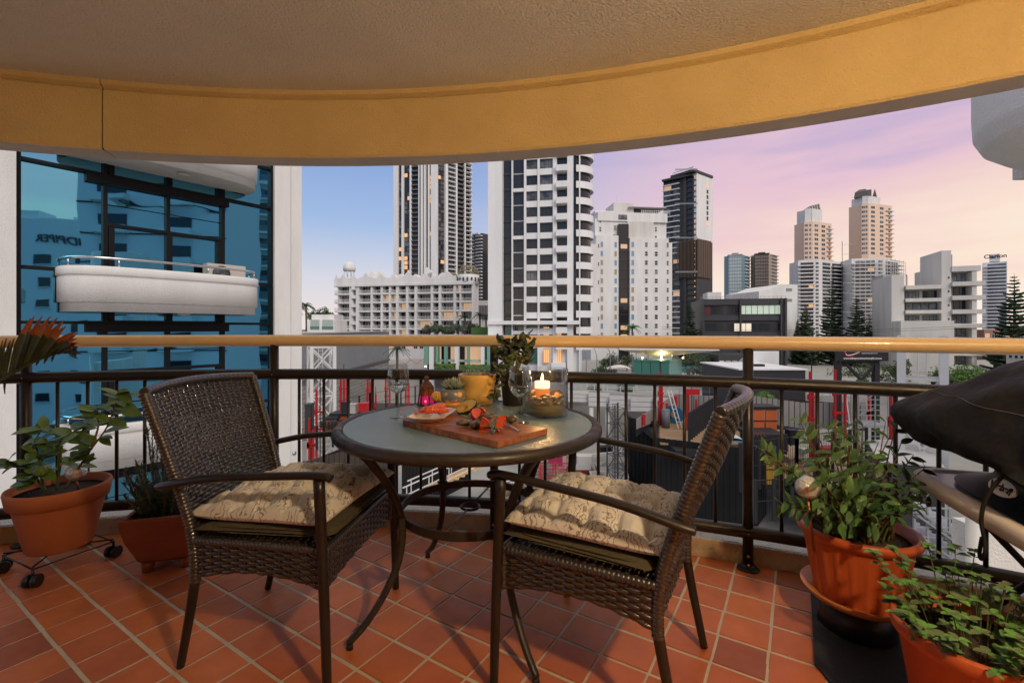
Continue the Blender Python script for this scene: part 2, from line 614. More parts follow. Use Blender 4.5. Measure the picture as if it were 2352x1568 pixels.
for i, a in enumerate(posts):
 p = ring(RR, 0, a)
 mb = MB()
 mb.tube([p, p + V((0, 0, 1.01))], .0225, 14)
 po = mb.build('post', brown_metal, rail)
 mb = MB()
 out_ = V((math.sin(a), math.cos(a), 0))
 sx = V((math.cos(a), -math.sin(a), 0))
 mb.lathe([(.047, .0062), (.047, .0105), (.043, .0125)], 24, p - out_ * .02, ax=(sx, -out_, V((0, 0, 1))), sy=0.8)
 mb.tube([p + V((0, 0, .006)), p + V((0, 0, .018)), p + V((0, 0, .02))], [.036, .028, .0226], 16, cap=False)
 mb.build('base_plate', brown_metal, po)
 mb = None
 for z, o2, br in ((.062, 0, .0075), (.028, 0.012, .0075), (.166, .007, .003), (.847, .007, .003)):
  MB().ball(p - out_ * (.0225 + o2) + V((0, 0, z)), br, 8).build('bolt', screw_m, po)
for i in range(len(posts) - 1):
 for j in range(1, 9):
  a = posts[i] + (posts[i + 1] - posts[i]) * j / 9
  inst(bal_me, 'baluster', rail, Matrix.Translation(ring(RR, .186, a)))
# table and chairs
wicker = mat('dark_wicker', (0.022, 0.0195, 0.0185), 0.30, var=(30, (0.042, 0.037, 0.034), 0.3), spec=0.9, coat=0.35)
olive = mat('olive_canvas', (0.085, 0.072, 0.040), 0.95, var=(60, (0.06, 0.05, 0.03), 0.3), bump=(500, 0.3, 0.001))
frost = mat('pebbled_table_glass', (0.20, 0.30, 0.335), 0.24, bump=(170, 0.55, 0.004), spec=0.7, var=(3, (0.16, 0.25, 0.285), 0.3))
bronze = mat('table_bronze', (0.018, 0.0145, 0.012), 0.42, var=(9, (0.036, 0.029, 0.023), 0.22), rvar=(25, 0.3, 0.6), bump=(60, 0.3, 0.002))
bare_metal = mat('bare_metal_patch', (0.24, 0.19, 0.13), 0.5, var=(20, (0.18, 0.14, 0.10), 0.3), metal=0.6)
def flower_cloth():
 m = mat('floral_cushion_cloth', (0.62, 0.54, 0.44), 0.92, bump=(400, 0.25, 0.0008), sheen=0.2)
 t = m.node_tree
 b = t.nodes['Principled BSDF']
 tc = t.nodes.new('ShaderNodeTexCoord')
 w = N(t, 'ShaderNodeTexWave')
 w.inputs['Scale'].default_value = 17
 w.inputs['Distortion'].default_value = 16
 w.inputs['Detail'].default_value = 4
 w.inputs['Detail Scale'].default_value = 1.6
 t.links.new(tc.outputs['Object'], w.inputs['Vector'])
 r = ramp(t, [(0.0, (.9, .9, .9)), (0.10, (0.6, 0.6, 0.6)), (0.22, (0, 0, 0))])
 t.links.new(w.outputs['Fac'], r.inputs[0])
 n = N(t, 'ShaderNodeTexNoise')
 n.inputs['Scale'].default_value = 16
 n.inputs['Detail'].default_value = 4
 t.links.new(tc.outputs['Object'], n.inputs['Vector'])
 r2 = ramp(t, [(0.44, (0, 0, 0)), (0.54, (1, 1, 1))])
 t.links.new(n.outputs['Fac'], r2.inputs[0])
 mul = N(t, 'ShaderNodeMath', operation='MULTIPLY')
 t.links.new(r.outputs[0], mul.inputs[0])
 t.links.new(r2.outputs[0], mul.inputs[1])
 mx = N(t, 'ShaderNodeMix', data_type='RGBA')
 mx.inputs['A'].default_value = (0.63, 0.605, 0.56, 1)
 mx.inputs['B'].default_value = (0.15, 0.115, 0.09, 1)
 t.links.new(mul.outputs[0], mx.inputs['Factor'])
 t.links.new(mx.outputs['Result'], b.inputs['Base Color'])
 return m
floral = flower_cloth()
def weave(mb, S, nrows, nst, hw, amp=0.0034, thk=0.0016, u0=-1.0, u1=1.0, v_of=None, spu=4):
 """real basket weave on a surface S(u, v): flat strands going over and under upright stakes"""
 def frame(u, v):
  p = S(u, v)
  du = S(u + .004, v) - S(u - .004, v)
  dv = S(u, v + .004) - S(u, v - .004)
  n = du.cross(dv).normalized()
  return p, du.normalized(), dv.normalized(), n
 n = nst * spu
 for j in range(nrows):
  v = (j + .5) / nrows
  base = len(mb.v)
  vs, fs = [], []
  for i in range(n + 1):
   u = u0 + (u1 - u0) * i / n
   p, du, dv, nn = frame(u, v)
   if v_of:
    ok = v_of(u, v)
   o = amp * math.cos(PI * (i / spu) + PI * j)
   c = p + nn * o
   for a, b in ((-1, -1), (1, -1), (1, 1), (-1, 1)):
    vs.append(c + dv * (a * hw) + nn * (b * thk))
  for i in range(n):
   if v_of and not (v_of(u0 + (u1 - u0) * (i + .5) / n, v)):
    continue
   for a in range(4):
    a2 = (a + 1) % 4
    fs.append((i * 4 + a, i * 4 + a2, i * 4 + 4 + a2, i * 4 + 4 + a))
  mb.add(vs, fs, True)
 for k in range(nst + 1):
  u = u0 + (u1 - u0) * (k) / nst
  pts = [S(u, t / 8) for t in range(9) if (not v_of or v_of(u, t / 8))]
  if len(pts) > 1:
   mb.tube(pts, .0045, 4, cap=False, flat=.4)
def ribbed(mb, pts, r, pitch=.0115, amp=.0018, n=10):
 """a tube wrapped in cane"""
 pts = curve_pts(pts, 8)
 ln = [0]
 for a, b in zip(pts, pts[1:]):
  ln.append(ln[-1] + (b - a).length)
 tot = ln[-1]
 k = max(2, int(tot / pitch)) * 4
 out, rs = [], []
 j = 0
 for i in range(k + 1):
  s_ = tot * i / k
  while j < len(ln) - 2 and ln[j + 1] < s_:
   j += 1
  t = (s_ - ln[j]) / max(1e-9, ln[j + 1] - ln[j])
  out.append(pts[j].lerp(pts[j + 1], t))
  rs.append(r - amp + amp * 1.6 * abs(math.sin(PI * i / 4)))
 mb.tube(out, rs, n)
def chair_parts(t):
 """dining armchair; local frame: +x is the way it faces, origin on the floor (t placed there)"""
 R = ROOTM[t.name]
 P = lambda x, y, z: R @ V((x, y, z))
 prof = [(-.262, 0), (-.228, .16), (-.200, .30), (-.204, .40), (-.222, .50), (-.285, .70), (-.355, .893)]
 wy = lambda z: .222 + .010 * min(z, .45) / .45 + max(0, z - .45) / .455 * .026
 def px(z):
  for (a, za), (b, zb) in zip(prof, prof[1:]):
   if z <= zb:
    return a + (b - a) * (z - za) / (zb - za)
  return prof[-1][0]
 for s in (-1, 1):
  mb = MB()
  mb.tube(curve_pts([P(px(z), s * wy(z), z) for z in (.008, .1, .2, .31)], 4), [.0125 + .003 * i / 12 for i in range(13)], 12)
  mb.build('leg', brown_metal, t)
  mb = MB()
  mb.tube(curve_pts([P(.272, s * .285, .006), P(.262, s * .286, .3), P(.246, s * .286, .648)], 6), [.0135 + .0035 * i / 12 for i in range(13)], 12, flat=1.0)
  mb.build('leg', brown_metal, t)
  mb = MB()
  mb.tube(curve_pts([P(-.298, s * .262, .600), P(-.25, s * .275, .612), P(-.1, s * .284, .640), P(.12, s * .287, .655), P(.25, s * .287, .660), P(.285, s * .287, .652)], 6), .0165, 12, flat=0.72, up=(0, 0, 1))
  mb.build('armrest', brown_metal, t)
  mb = MB()
  ribbed(mb, [P(px(z), s * wy(z), z) for z in (.285, .36, .45, .55,   .65, .78, .893)], .0165)
  mb.build('back_frame', wicker, t)
 bow = lambda u: -.048 * (1 - u * u)
 mb = MB()
 ribbed(mb, [P(px(.893) + bow(u) * 1.0, u * wy(.893), .895 + .012 * (1 - u * u)) for u in (-1, -.6, -.2, .2, .6, 1)], .0155, pitch=.02, amp=.001)
 mb.build('back_frame', wicker, t)
 def SB(u, v):
  z = .33 + (.888 + .012 * (1 - u * u) - .33) * v
  k = min(1, max(0, (z - .36) / .35))
  return P(px(z) + bow(u) * k, u * wy(z), z)
 mb = MB()
 weave(mb, SB, 50, 21, .0058, amp=.0026)
 mb.build('woven_back', wicker, t, kind='stuff')
 def side(a, b, depth, arch):
  def S(u, v):
   k = (u + 1) / 2
   p = V(a).lerp(V(b), k)
   lo = .300 + arch * (1 - u * u)
   return P(p.x, p.y, lo + (.424 - lo) * v)
  return S
 fl, fr, rl, rr = (.252, .262, 0), (.252, -.262, 0), (-.200, .236, 0), (-.200, -.236, 0)
 for a, b, ar, ns in ((rr, fr, .036, 15), (fr, fl, .02, 17), (fl, rl, .036, 15), (rl, rr, .0, 15)):
  mb = MB()
  weave(mb, side(a, b, .12, ar), 10, ns, .0053, amp=.003)
  mb.build('woven_skirt', wicker, t, kind='stuff')
 mb = MB()
 for a, b in ((fr, fl), (rr, fr), (rl, fl)):
  ribbed(mb, [P(a[0], a[1], .424), P((a[0] + b[0]) / 2, (a[1] + b[1]) / 2, .426), P(b[0], b[1], .424)], .0125, pitch=.013)
 for c in (fl, fr):
  ribbed(mb, [P(c[0], c[1], .305), P(c[0], c[1], .36), P(c[0], c[1], .42)], .012, pitch=.013)
 mb.build('seat_frame', wicker, t)
 def SS(u, v):
  return P(-.195 + .445 * v, u * .245, .428)
 mb = MB()
 weave(mb, SS, 36, 14, .0052, amp=.0026, spu=3)
 mb.build('woven_seat', wicker, t, kind='stuff')
 return P
def pillow(fn, w, d, z0, h, n=40, tuft=5, dim=0.55, edge=0.35, jitter=0.0, seed=1):
 """closed cushion: fn maps local x, y, z to the world"""
 mb = MB()
 rr = random.Random(seed)
 offs = [(rr.uniform(-jitter, jitter), rr.uniform(-jitter, jitter)) for _ in range(80)]
 def prof(x, y):
  e = (1 - abs(x) ** 4.5) * (1 - abs(y) ** 4.5)
  return max(0, e) ** 0.42
 def top(i, j):
  x, y = i * 2 - 1, j * 2 - 1
  t = 1.0
  if tuft:
   m = 9.0
   k = 0
   for a in range(tuft):
    for b in range(tuft):
     cx = (a + .5) / tuft * 2 - 1 + offs[k][0]
     cy = (b + .5) / tuft * 2 - 1 + offs[k][1]
     k += 1
     m = min(m, math.hypot(x - cx, y - cy))
   gx = abs(((x + 1) / 2 * tuft) % 1 - .5)
   gy = abs(((y + 1) / 2 * tuft) % 1 - .5)
   t = 1 - dim * math.exp(-(m * tuft / .62) ** 2)
   near = math.exp(-(m * tuft / 1.3) ** 2)
   t -= (.10 + .22 * near) * (math.exp(-(gx / .09) ** 2) + math.exp(-(gy / .09) ** 2))
   t += 0.10 * noise.noise(V((x * 4, y * 4, seed)))
   t += 0.07 * noise.noise(V((x * 14, y * 14, seed + 3)))
  return prof(x, y) * t
 corner = lambda x, y: (x * (1 + .035 * abs(x * y) ** 2), y * (1 + .035 * abs(x * y) ** 2))
 def T(i, j):
  x, y = corner(i * 2 - 1, j * 2 - 1)
  return fn(x * d / 2, y * w / 2, z0 + h * edge + h * (1 - edge) * top(i, j))
 def B(i, j):
  x, y = corner(i * 2 - 1, j * 2 - 1)
  return fn(x * d / 2, y * w / 2, z0 + h * edge - h * edge * prof(i * 2 - 1, j * 2 - 1))
 mb.grid(T, n, n)
 mb.grid(B, n // 2 * 2, n // 2 * 2)
 return mb
CH = (('left', (-.790, 1.672, 0), math.radians(-6)), ('right', (.322, 1.503, 0), math.radians(150.2)))
for k, (side_, loc, rz) in enumerate(CH):
 lab = 'dark woven armchair left of the round table, its back towards the glass building' if k == 0 else 'dark woven armchair right of the round table, seen from behind its side'
 t = thing('woven_armchair', lab, 'chair', loc, rz, 'armchairs at the round table')
 chair_parts(t)
 Rm = ROOTM[t.name]
 off = .025
 fn = lambda x, y, z, Rm=Rm: Rm @ V((x + .035, y, z))
 t2 = thing('seat_pad', 'thin olive canvas pad under the floral cushion on the %s armchair' % side_, 'cushion', loc, rz, 'olive seat pads')
 pillow(fn, .47, .45, .437, .046, n=24, tuft=0, edge=.5).build('pad', olive, t2)
 mb = MB()
 for zz in (.452, .470):
  ring_ = []
  for i in range(64):
   a = 2 * PI * i / 64
   ca, sa = math.cos(a), math.sin(a)
   q = (abs(ca) ** 7 + abs(sa) ** 7) ** (-1 / 7)
   ring_.append(fn(ca * q * .452 / 2 * .985, sa * q * .472 / 2 * .985, zz))
  mb.tube(ring_, .0022, 5, closed=True)
 mb.build('piping', olive, t2)
 tilt = 0.10 if k == 0 else -0.02
 cr = (-.09 if k == 0 else .08)
 M3 = Matrix.Rotation(cr, 4, 'Z')
 def fn2(x, y, z, Rm=Rm, M3=M3):
  p = M3 @ V((x, y, 0))
  return Rm @ V((p.x + .03, p.y, z + 0.004 * math.sin(9 * x) + .006 * math.sin(7 * y + 1)))
 t3 = thing('seat_cushion', 'tufted cream floral cushion on the %s armchair' % side_, 'cushion', loc, rz, 'floral seat cushions')
 pillow(fn2, .475, .46,   .474, .088, n=110, tuft=5, dim=.50, jitter=.035, seed=3 + k).build('cushion', floral, t3)
# the round table
TC = V((-.165, 1.805, 0))
TZ, TR = .735, .512
tab = thing('round_table', 'round outdoor table with a pebbled glass top, bronze rim and curved legs', 'table', TC)
mb = MB()
prof = [(TR - .040, TZ - .020), (TR - .038, TZ - .002), (TR - .030, TZ + .003), (TR - .012, TZ + .002), (TR - .002, TZ - .008), (TR, TZ - .022), (TR - .006, TZ - .032), (TR - .03, TZ - .034), (TR - .040, TZ - .030), (TR - .040, TZ - .020)]
mb.lathe(prof, 96, TC)
mb.build('rim', bronze, tab)
mb = MB()
mb.lathe([(.0001, TZ - .012), (TR - .039, TZ - .012), (TR - .039, TZ - .001), (TR - .041, TZ), (.0001, TZ)], 96, TC, smooth=False)
mb.build('glass_top', frost, tab)
mb = MB()   # rim patch where the paint has flaked off
a0 = math.radians(196)
mb.add([TC + V((r * math.cos(a0 + q), r * math.sin(a0 + q), z)) for q in (0, .03, .06, .09) for r, z in ((TR - .037, TZ + .0012), (TR - .030, TZ + .0045), (TR - .012, TZ + .0035), (TR - .0005, TZ - .008), (TR + .0012, TZ - .02))],
    [(i * 5 + j, i * 5 + j + 1, i * 5 + j + 6, i * 5 + j + 5) for i in range(3) for j in range(4)], True)
mb.build('worn_patch', bare_metal, tab)
lp = [(.455, .705), (.425, .672), (.388, .628), (.340, .56), (.298, .48), (.278, .40), (.276, .32), (.296, .235), (.345, .145), (.402, .072), (.462, .022)]
for k in range(4):
 a = math.radians(31.5 + 90 * k)
 d = V((math.cos(a), math.sin(a), 0))
 side_v = V((-math.sin(a), math.cos(a), 0))
 pts = curve_pts([TC + d * r + V((0, 0, z)) for r, z in lp], 4)
 mb = MB()
 n = len(pts)
 vs, fs = [], []
 for i, p in enumerate(pts):
  tt = (pts[min(i + 1, n - 1)] - pts[max(i - 1, 0)]).normalized()
  nn = side_v.cross(tt).normalized()
  q = i / (n - 1)
  w = .0175 - .004 * q
  th = .0205 - .008 * q
  for aa in range(8):
   ang = 2 * PI * (aa + .5) / 8
   sx = math.copysign(abs(math.cos(ang)) ** .6, math.cos(ang))
   sy = math.copysign(abs(math.sin(ang)) ** .6, math.sin(ang))
   vs.append(p + side_v * w * .8 * sx + nn * th * .8 * sy)
 for i in range(n - 1):
  for aa in range(8):
   b = (aa + 1) % 8
   fs.append((i * 8 + aa, i * 8 + b, i * 8 + 8 + b, i * 8 + 8 + aa))
 fs += [tuple(range(8))[::-1], tuple((n - 1) * 8 + aa for aa in range(8))]
 mb.add(vs, fs, True)
 lg = mb.build('leg', bronze, tab)
 f = TC + d * .458
 MB().tube([f + V((0, 0, .001)), f + V((0, 0, .02))], [.012, .010], 12).build('foot_cap', mat('black_rubber', (0.012, 0.012, 0.012), 0.6), lg)
 MB().obox(TC + d * .279 + V((0, 0, .397)), d * .012, side_v * .019, (0, 0, .021)).build('bracket', bronze, lg)
mb = MB()
mb.lathe([(.262, .382), (.262, .412), (.270, .412), (.270, .382), (.262, .382)], 72, TC, smooth=False)
mb.build('ring_brace', bronze, tab)
mb = MB()
q0, q1 = TC + V((.262 * math.cos(1.30), .262 * math.sin(1.30), .396)), TC + V((-.262 * math.cos(1.30), -.262 * math.sin(1.30), .396))
dd = (q1 - q0).normalized()
cc = TC + V((0, 0, .396))
mb.tube([q0, cc - dd * .036], .0042, 8)
mb.tube([cc + dd * .036, q1], .0042, 8)
mb.build('cross_rod', mat('grey_rod', (0.20, 0.19, 0.18), 0.4, metal=0.7, var=(30, (0.07, 0.06, 0.055), 0.3)), tab)
mb = MB()
mb.tube([cc + V((.036 * math.cos(2 * PI * i / 28), .036 * math.sin(2 * PI * i / 28), 0)) for i in range(28)], .005, 8, closed=True)
mb.build('parasol_ring', bronze, tab)
# things on the table
def TPx(cx, cy, z):
 """point on level z from the close-up picture of the table"""
 return WF((1180 + cx / 3.267) / 1.3776, (1030 + cy / 3.267) / 1.3776, z)
def thin_glass(name, tint=(0.90, 0.92, 0.92), k=1.45):
 m = bpy.data.materials.new(name)
 m.use_nodes = True
 t = m.node_tree
 t.nodes.clear()
 o = t.nodes.new('ShaderNodeOutputMaterial')
 tr = t.nodes.new('ShaderNodeBsdfTransparent')
 tr.inputs[0].default_value = (*tint, 1)
 gl = t.nodes.new('ShaderNodeBsdfGlossy')
 gl.inputs['Roughness'].default_value = 0.01
 lw = t.nodes.new('ShaderNodeLayerWeight')
 lw.inputs['Blend'].default_value = 0.5
 pw = N(t, 'ShaderNodeMath', operation='POWER')
 pw.inputs[1].default_value = 2.6
 t.links.new(lw.outputs['Facing'], pw.inputs[0])
 fr = N(t, 'ShaderNodeMath', operation='MULTIPLY_ADD')
 fr.inputs[1].default_value = 0.9
 fr.inputs[2].default_value = 0.06
 t.links.new(pw.outputs[0], fr.inputs[0])
 mx = t.nodes.new('ShaderNodeMixShader')
 t.links.new(fr.outputs[0], mx.inputs[0])
 t.links.new(tr.outputs[0], mx.inputs[1])
 t.links.new(gl.outputs[0], mx.inputs[2])
 t.links.new(mx.outputs[0], o.inputs[0])
 MATS[name] = m
 return m
clear = thin_glass('clear_glass')
wine_m = mat('white_wine', (0.96, 0.97, 0.86), 0.0, trans=1.0, ior=1.33)
def wine_glass(p, lab):
 t = thing('wine_glass', lab, 'wine glass', p, 0, 'wine glasses on the table')
 out_p = [(.0348, 0), (.0350, .0015), (.018, .006), (.0065, .014), (.0042, .03), (.0038, .065), (.0042, .09), (.010, .097), (.026, .108), (.039, .126), (.0445, .146), (.0440, .168), (.040, .195), (.0365, .217)]
 inn = [(.0355, .2172), (.0390, .195), (.0430, .168), (.0435, .146), (.038, .127), (.025, .110), (.009, .1005), (.0001, .0995)]
 mb = MB()
 mb.lathe([(.0001, 0)] + out_p + inn, 40, p)
 mb.build('glass', clear, t)
 mb = MB()
 lv = .139
 mb.lathe([(.0001, .1000), (.009, .1012), (.0248, .1108), (.0376, .1276), (.0424, lv), (.0001, lv)], 40, p)
 mb.build('wine', wine_m, t)
 return t
GZ = TZ + .0005
wine_glass(TPx(260, 948, GZ), 'wine glass of white wine left of the wooden board')
wine_glass(TPx(1520, 1002, GZ), 'wine glass of white wine between the board and the candle vase')
wood = mat('serving_board_wood', (0.30, 0.105, 0.042), 0.38, bump=(60, 0.15, 0.001))
t_ = wood.node_tree
tc = t_.nodes.new('ShaderNodeTexCoord')
mp_ = t_.nodes.new('ShaderNodeMapping')
mp_.inputs['Rotation'].default_value = (0, 0, math.radians(41.9))
mp_.inputs['Scale'].default_value = (3.2, 42, 20)
t_.links.new(tc.outputs['Object'], mp_.inputs[0])
nn_ = N(t_, 'ShaderNodeTexNoise')
nn_.inputs['Scale'].default_value = 1.5
nn_.inputs['Detail'].default_value = 5
t_.links.new(mp_.outputs[0], nn_.inputs['Vector'])
r_ = ramp(t_, [(0.3, (0.15, 0.045, 0.020)), (0.5, (0.30, 0.10, 0.040)), (0.7, (0.42, 0.17, 0.07))])
t_.links.new(nn_.outputs['Fac'], r_.inputs[0])
t_.links.new(r_.outputs[0], t_.nodes['Principled BSDF'].inputs['Base Color'])
BZ = TZ + .022
nearc, rightc, tip = V((-.043, 1.379, 0)), V((.1216, 1.565, 0)), V((-.435, 1.731, 0))
backc = tip + (rightc - nearc)
ex = (tip - nearc)
ey = (rightc - nearc)
rimp = [(0, 0), (.0, 1), (.9, 1), (.96, .97), (.995, .85), (1.0, .6), (.995, .3), (.97, .06), (.92, -.01), (.6, -.025), (.3, -.018)]
poly = [nearc + ex * a + ey * b for a, b in rimp]
board = thing('serving_board', 'reddish wooden serving board with rounded far end lying on the table', 'board', (poly[0] + poly[5]) / 2 + V((0, 0, TZ)))
bm = bmesh.new()
vs = [bm.verts.new((q.x, q.y, TZ + .001)) for q in poly]
f = bm.faces.new(vs)
if f.normal.z < 0:
 f.normal_flip()
ret = bmesh.ops.extrude_face_region(bm, geom=[f])
for v in [g for g in ret['geom'] if isinstance(g, bmesh.types.BMVert)]:
 v.co.z = BZ
bmesh.ops.recalc_face_normals(bm, faces=bm.faces)
bmesh.ops.bevel(bm, geom=[e for e in bm.edges], offset=0.0018, segments=2, affect='EDGES')
me = bpy.data.meshes.new('wood_slab')
bm.to_mesh(me)
bm.free()
me.materials.append(wood)
inst(me, 'wood_slab', board, Matrix.Identity(4))
BT = BZ + .0006
cream_gl = mat('cream_glaze', (0.72, 0.62, 0.45), 0.25, coat=0.5, var=(20, (0.75, 0.70, 0.62), 0.3))
pc = V((-.300, 1.735, 0))
dish = thing('dish', 'cream rectangular dish with cut corners holding the prawns', 'dish', pc + V((0, 0, BT)))
a = math.radians(82)
dx, dy = V((math.cos(a), math.sin(a), 0)), V((math.sin(a), -math.cos(a), 0))
def octo(w, h, c, z):
 pts = [(w, h - c), (w - c, h), (-w + c, h), (-w, h - c), (-w, -h + c), (-w + c, -h), (w - c, -h), (w, -h + c)]
 return [pc + dx * u + dy * v + V((0, 0, z)) for u, v in pts]
mb = MB()
rings = [octo(.085, .042, .02, BT), octo(.092, .048, .022, BT + .004), octo(.118, .070, .028, BT + .021), octo(.114, .066, .027, BT + .0215), octo(.088, .044, .02, BT + .007)]
vs = [q for r in rings for q in r]
fs = [(i * 8 + j, i * 8 + (j + 1) % 8, i * 8 + 8 + (j + 1) % 8, i * 8 + 8 + j) for i in range(4) for j in range(8)] + [tuple(range(8))[::-1], tuple(range(32, 40))]
mb.add(vs, fs)
mb.build('bowl', cream_gl, dish)
prawn_m = mat('cooked_prawn', (0.60, 0.045, 0.012), 0.3, var=(60, (0.74, 0.16, 0.06), 0.25), coat=0.4)
eye_m = mat('black_bead', (0.01, 0.01, 0.01), 0.2)
def prawn(c, ang, s, curl, lab):
 t = thing('prawn', lab, 'prawn', c, ang, 'prawns in the dish')
 R = ROOTM[t.name]
 P = lambda x, y, z: R @ V((x * s, y * s, z * s))
 pts, rs = [], []
 n = 28
 for i in range(n + 1):
  q = i / n
  th = curl * q
  x = .045 - .085 * q
  y = .028 * math.sin(th)
  z = .013 + .004 * math.sin(PI * q)
  seg = 0.86 + 0.14 * abs(math.sin(q * PI * 8)) if q > .3 else 1
  r = (.0035 + .0105 * min(1, q / .22)) if q < .22 else .0140 - .0095 * ((q - .22) / .78)
  pts.append(P(x, y, z))
  rs.append(r * seg * s)
 mb = MB()
 mb.tube(pts, rs, 12)
 mb.build('shell_body', prawn_m, t)
 e = pts[-1]
 d = (pts[-1] - pts[-3]).normalized()
 sd = d.cross(V((0, 0, 1)))
 for k in (-1, 0, 1):
  q = e + d * .016 * s + sd * k * .009 * s
  MB().add([e - sd * .002, e + sd * .002, q + sd * .004 * s, q + d * .004 * s, q - sd * .004 * s], [(0, 1, 2, 3, 4)]).add([e - sd * .002 + V((0, 0, .0012)), e + sd * .002 + V((0, 0, .0012)), q + sd * .004 * s + V((0, 0, .0012)), q + d * .004 * s + V((0, 0, .0012)), q - sd * .004 * s + V((0, 0, .0012))], [(0, 1, 2, 3, 4)]).build('tail_fan', prawn_m, t)
 rnd = random.Random(int(ang * 100))
 h = pts[0]
 for k in range(4):
  v = V((rnd.uniform(.5, 1), rnd.uniform(-.8, .8), .15))
  p1, p2 = h + (R.to_3x3() @ v) * .045 * s, h + (R.to_3x3() @ V((v.x * 1.3, v.y * 2.2, -.02))) * .07
  MB().tube(curve_pts([h, p1 + V((0, 0, .012)), p2 - V((0, 0, .006))], 6), .0005, 4).build('feeler', prawn_m, t)
 for k in range(5):
  b = pts[6 + k * 2]
  MB().tube([b, b + V((0, 0, -.008)) + (R.to_3x3() @ V((0, .014 + .003 * k, -.002))) * s], .0009, 4).build('leg', prawn_m, t)
 for k in (-1, 1):
  MB().ball(pts[1] + (R.to_3x3() @ V((0, k * .006, .004))) * s, .0016, 8).build('eye', eye_m, t)
prawn(pc + V((.004, -.008, BT + .008)), math.radians(20), 1.25, 2.4, 'large cooked prawn nearest the viewer in the dish')
prawn(pc + V((-.006, .040, BT + .010)), math.radians(200), 1.2, 2.6, 'cooked prawn at the back of the dish')
prawn(pc + V((.018, .02, BT + .022)), math.radians(62), 1.0, 1.8, 'cooked prawn lying on top of the other two')
skin = mat('avocado_skin', (0.022, 0.018, 0.012), 0.45, bump=(120, 0.6, 0.002))
flesh = mat('avocado_flesh', (0.42, 0.34, 0.07), 0.5, var=(60, (0.50, 0.30, 0.05), 0.3))
av = TPx(945, 915, BT)
avt = thing('avocado_half', 'half avocado without its stone, resting on the back of the board', 'avocado', av)
ad_ = math.radians(38)
X, Y, Z = V((math.cos(ad_), math.sin(ad_), .18)).normalized(), None, None
Z = V((-.26, -.42, .87)).normalized()
Y = Z.cross(X).normalized()
X = Y.cross(Z)
o = av + V((0, 0, .028))
def egg(i, j, sc=1.0, lo=True):
 a = 2 * PI * i
 el = PI / 2 * j
 r = .036 * (1 + .22 * math.cos(a)) * sc
 x, y = math.cos(a) * r * math.cos(el) * 1.28, math.sin(a) * r * math.cos(el)
 return o + X * x + Y * y - Z * (.030 * math.sin(el) * sc)
MB().grid(lambda i, j: egg(i, j), 28, 8, close_u=True).build('skin', skin, avt)
def fl(i, j):
 a = 2 * PI * i
 r0 = .0345 * (1 + .22 * math.cos(a)) * (1 - j)
 x, y = math.cos(a) * r0 * 1.28, math.sin(a) * r0
 dd = math.hypot(x + .004, y)
 dz = -.013 * math.sqrt(max(0, 1 - (dd / .0165) ** 2)) if dd < .0165 else 0
 return o + X * x + Y * y + Z * (dz + .0004)
MB().grid(fl, 28, 14, close_u=True).build('flesh', flesh, avt)
tomato_m = mat('tomato', (0.50, 0.016, 0.008), 0.18, var=(45, (0.58, 0.04, 0.012), 0.3), coat=0.4)
tomato_in = mat('tomato_flesh', (0.58, 0.035, 0.018), 0.25, var=(140, (0.66, 0.13, 0.05), 0.2), coat=0.5)
aub_m = mat('grilled_aubergine', (0.11, 0.085, 0.03), 0.35, var=(70, (0.035, 0.03, 0.015), 0.2), coat=0.3)
aub_in = mat('grilled_aubergine_flesh', (0.34, 0.27, 0.12), 0.4, var=(60, (0.12, 0.08, 0.03), 0.2))
sage_m = mat('sage_leaf', (0.11, 0.16, 0.13), 0.7, var=(90, (0.15, 0.20, 0.17), 0.3))
steel = mat('cutlery_steel', (0.75, 0.73, 0.70), 0.16, metal=1.0)
def wedge(p, rz, s, tilt, lab):
 t = thing('tomato_wedge', lab, 'tomato', p, rz, 'tomato wedges on the board')
 R = ROOTM[t.name] @ Matrix.Rotation(tilt, 4, 'X')
 P = lambda q: R @ V(q) + V((0, 0, .019 * s))
 A = math.radians(78)
 n = 10
 def sk(i, j):
  a = -A / 2 + A * i
  e = -PI / 2 * .92 + PI * .92 * j
  return P((s * .026 * math.cos(e) * math.cos(a) - .012 * s, s * .026 * math.cos(e) * math.sin(a), s * .023 * math.sin(e)))
 MB().grid(sk, n, 14).build('skin', tomato_m, t)
 mb = MB()
 for sg in (-.5, .5):
  a = A * sg
  ring_ = [P((s * .0258 * math.cos(e) * math.cos(a) - .012 * s, s * .0258 * math.cos(e) * math.sin(a), s * .0228 * math.sin(e))) for e in [-PI / 2 * .92 + PI * .92 * k / 14 for k in range(15)]]
  c = P((-.012 * s, 0, 0))
  mid = [c.lerp(q, .55) + (R.to_3x3() @ V((0, -.002 * s * (1 if sg > 0 else -1), 0))) for q in ring_]
  vs = ring_ + mid + [c]
  fs = [(k, k + 1, 16 + k, 15 + k) for k in range(14)] + [(15 + k, 16 + k, 30) for k in range(14)]
  mb.add(vs, fs, True)
 mb.build('cut_faces', tomato_in, t)
wl = [((1150, 1095), .5, 1.25, .3, 'large tomato wedge at the near edge of the board'),
   ((1330, 1082), 2.2, 1.25, .5, 'tomato wedge right of the front one, under the sage sprig'),
   ((1240, 1058), 1.2, .95, 1.0, 'small tomato wedge between two larger ones'),
   ((1060, 985), 2.8, 1.25, 1.2, 'tall tomato wedge left of the grilled aubergine'),
   ((1135, 948), .2, 1.0, .4, 'tomato wedge behind the grilled aubergine')]
for (x, y), rz, s, ti, lab in wl:
 wedge(TPx(x, y, BT), rz, s, ti, lab)
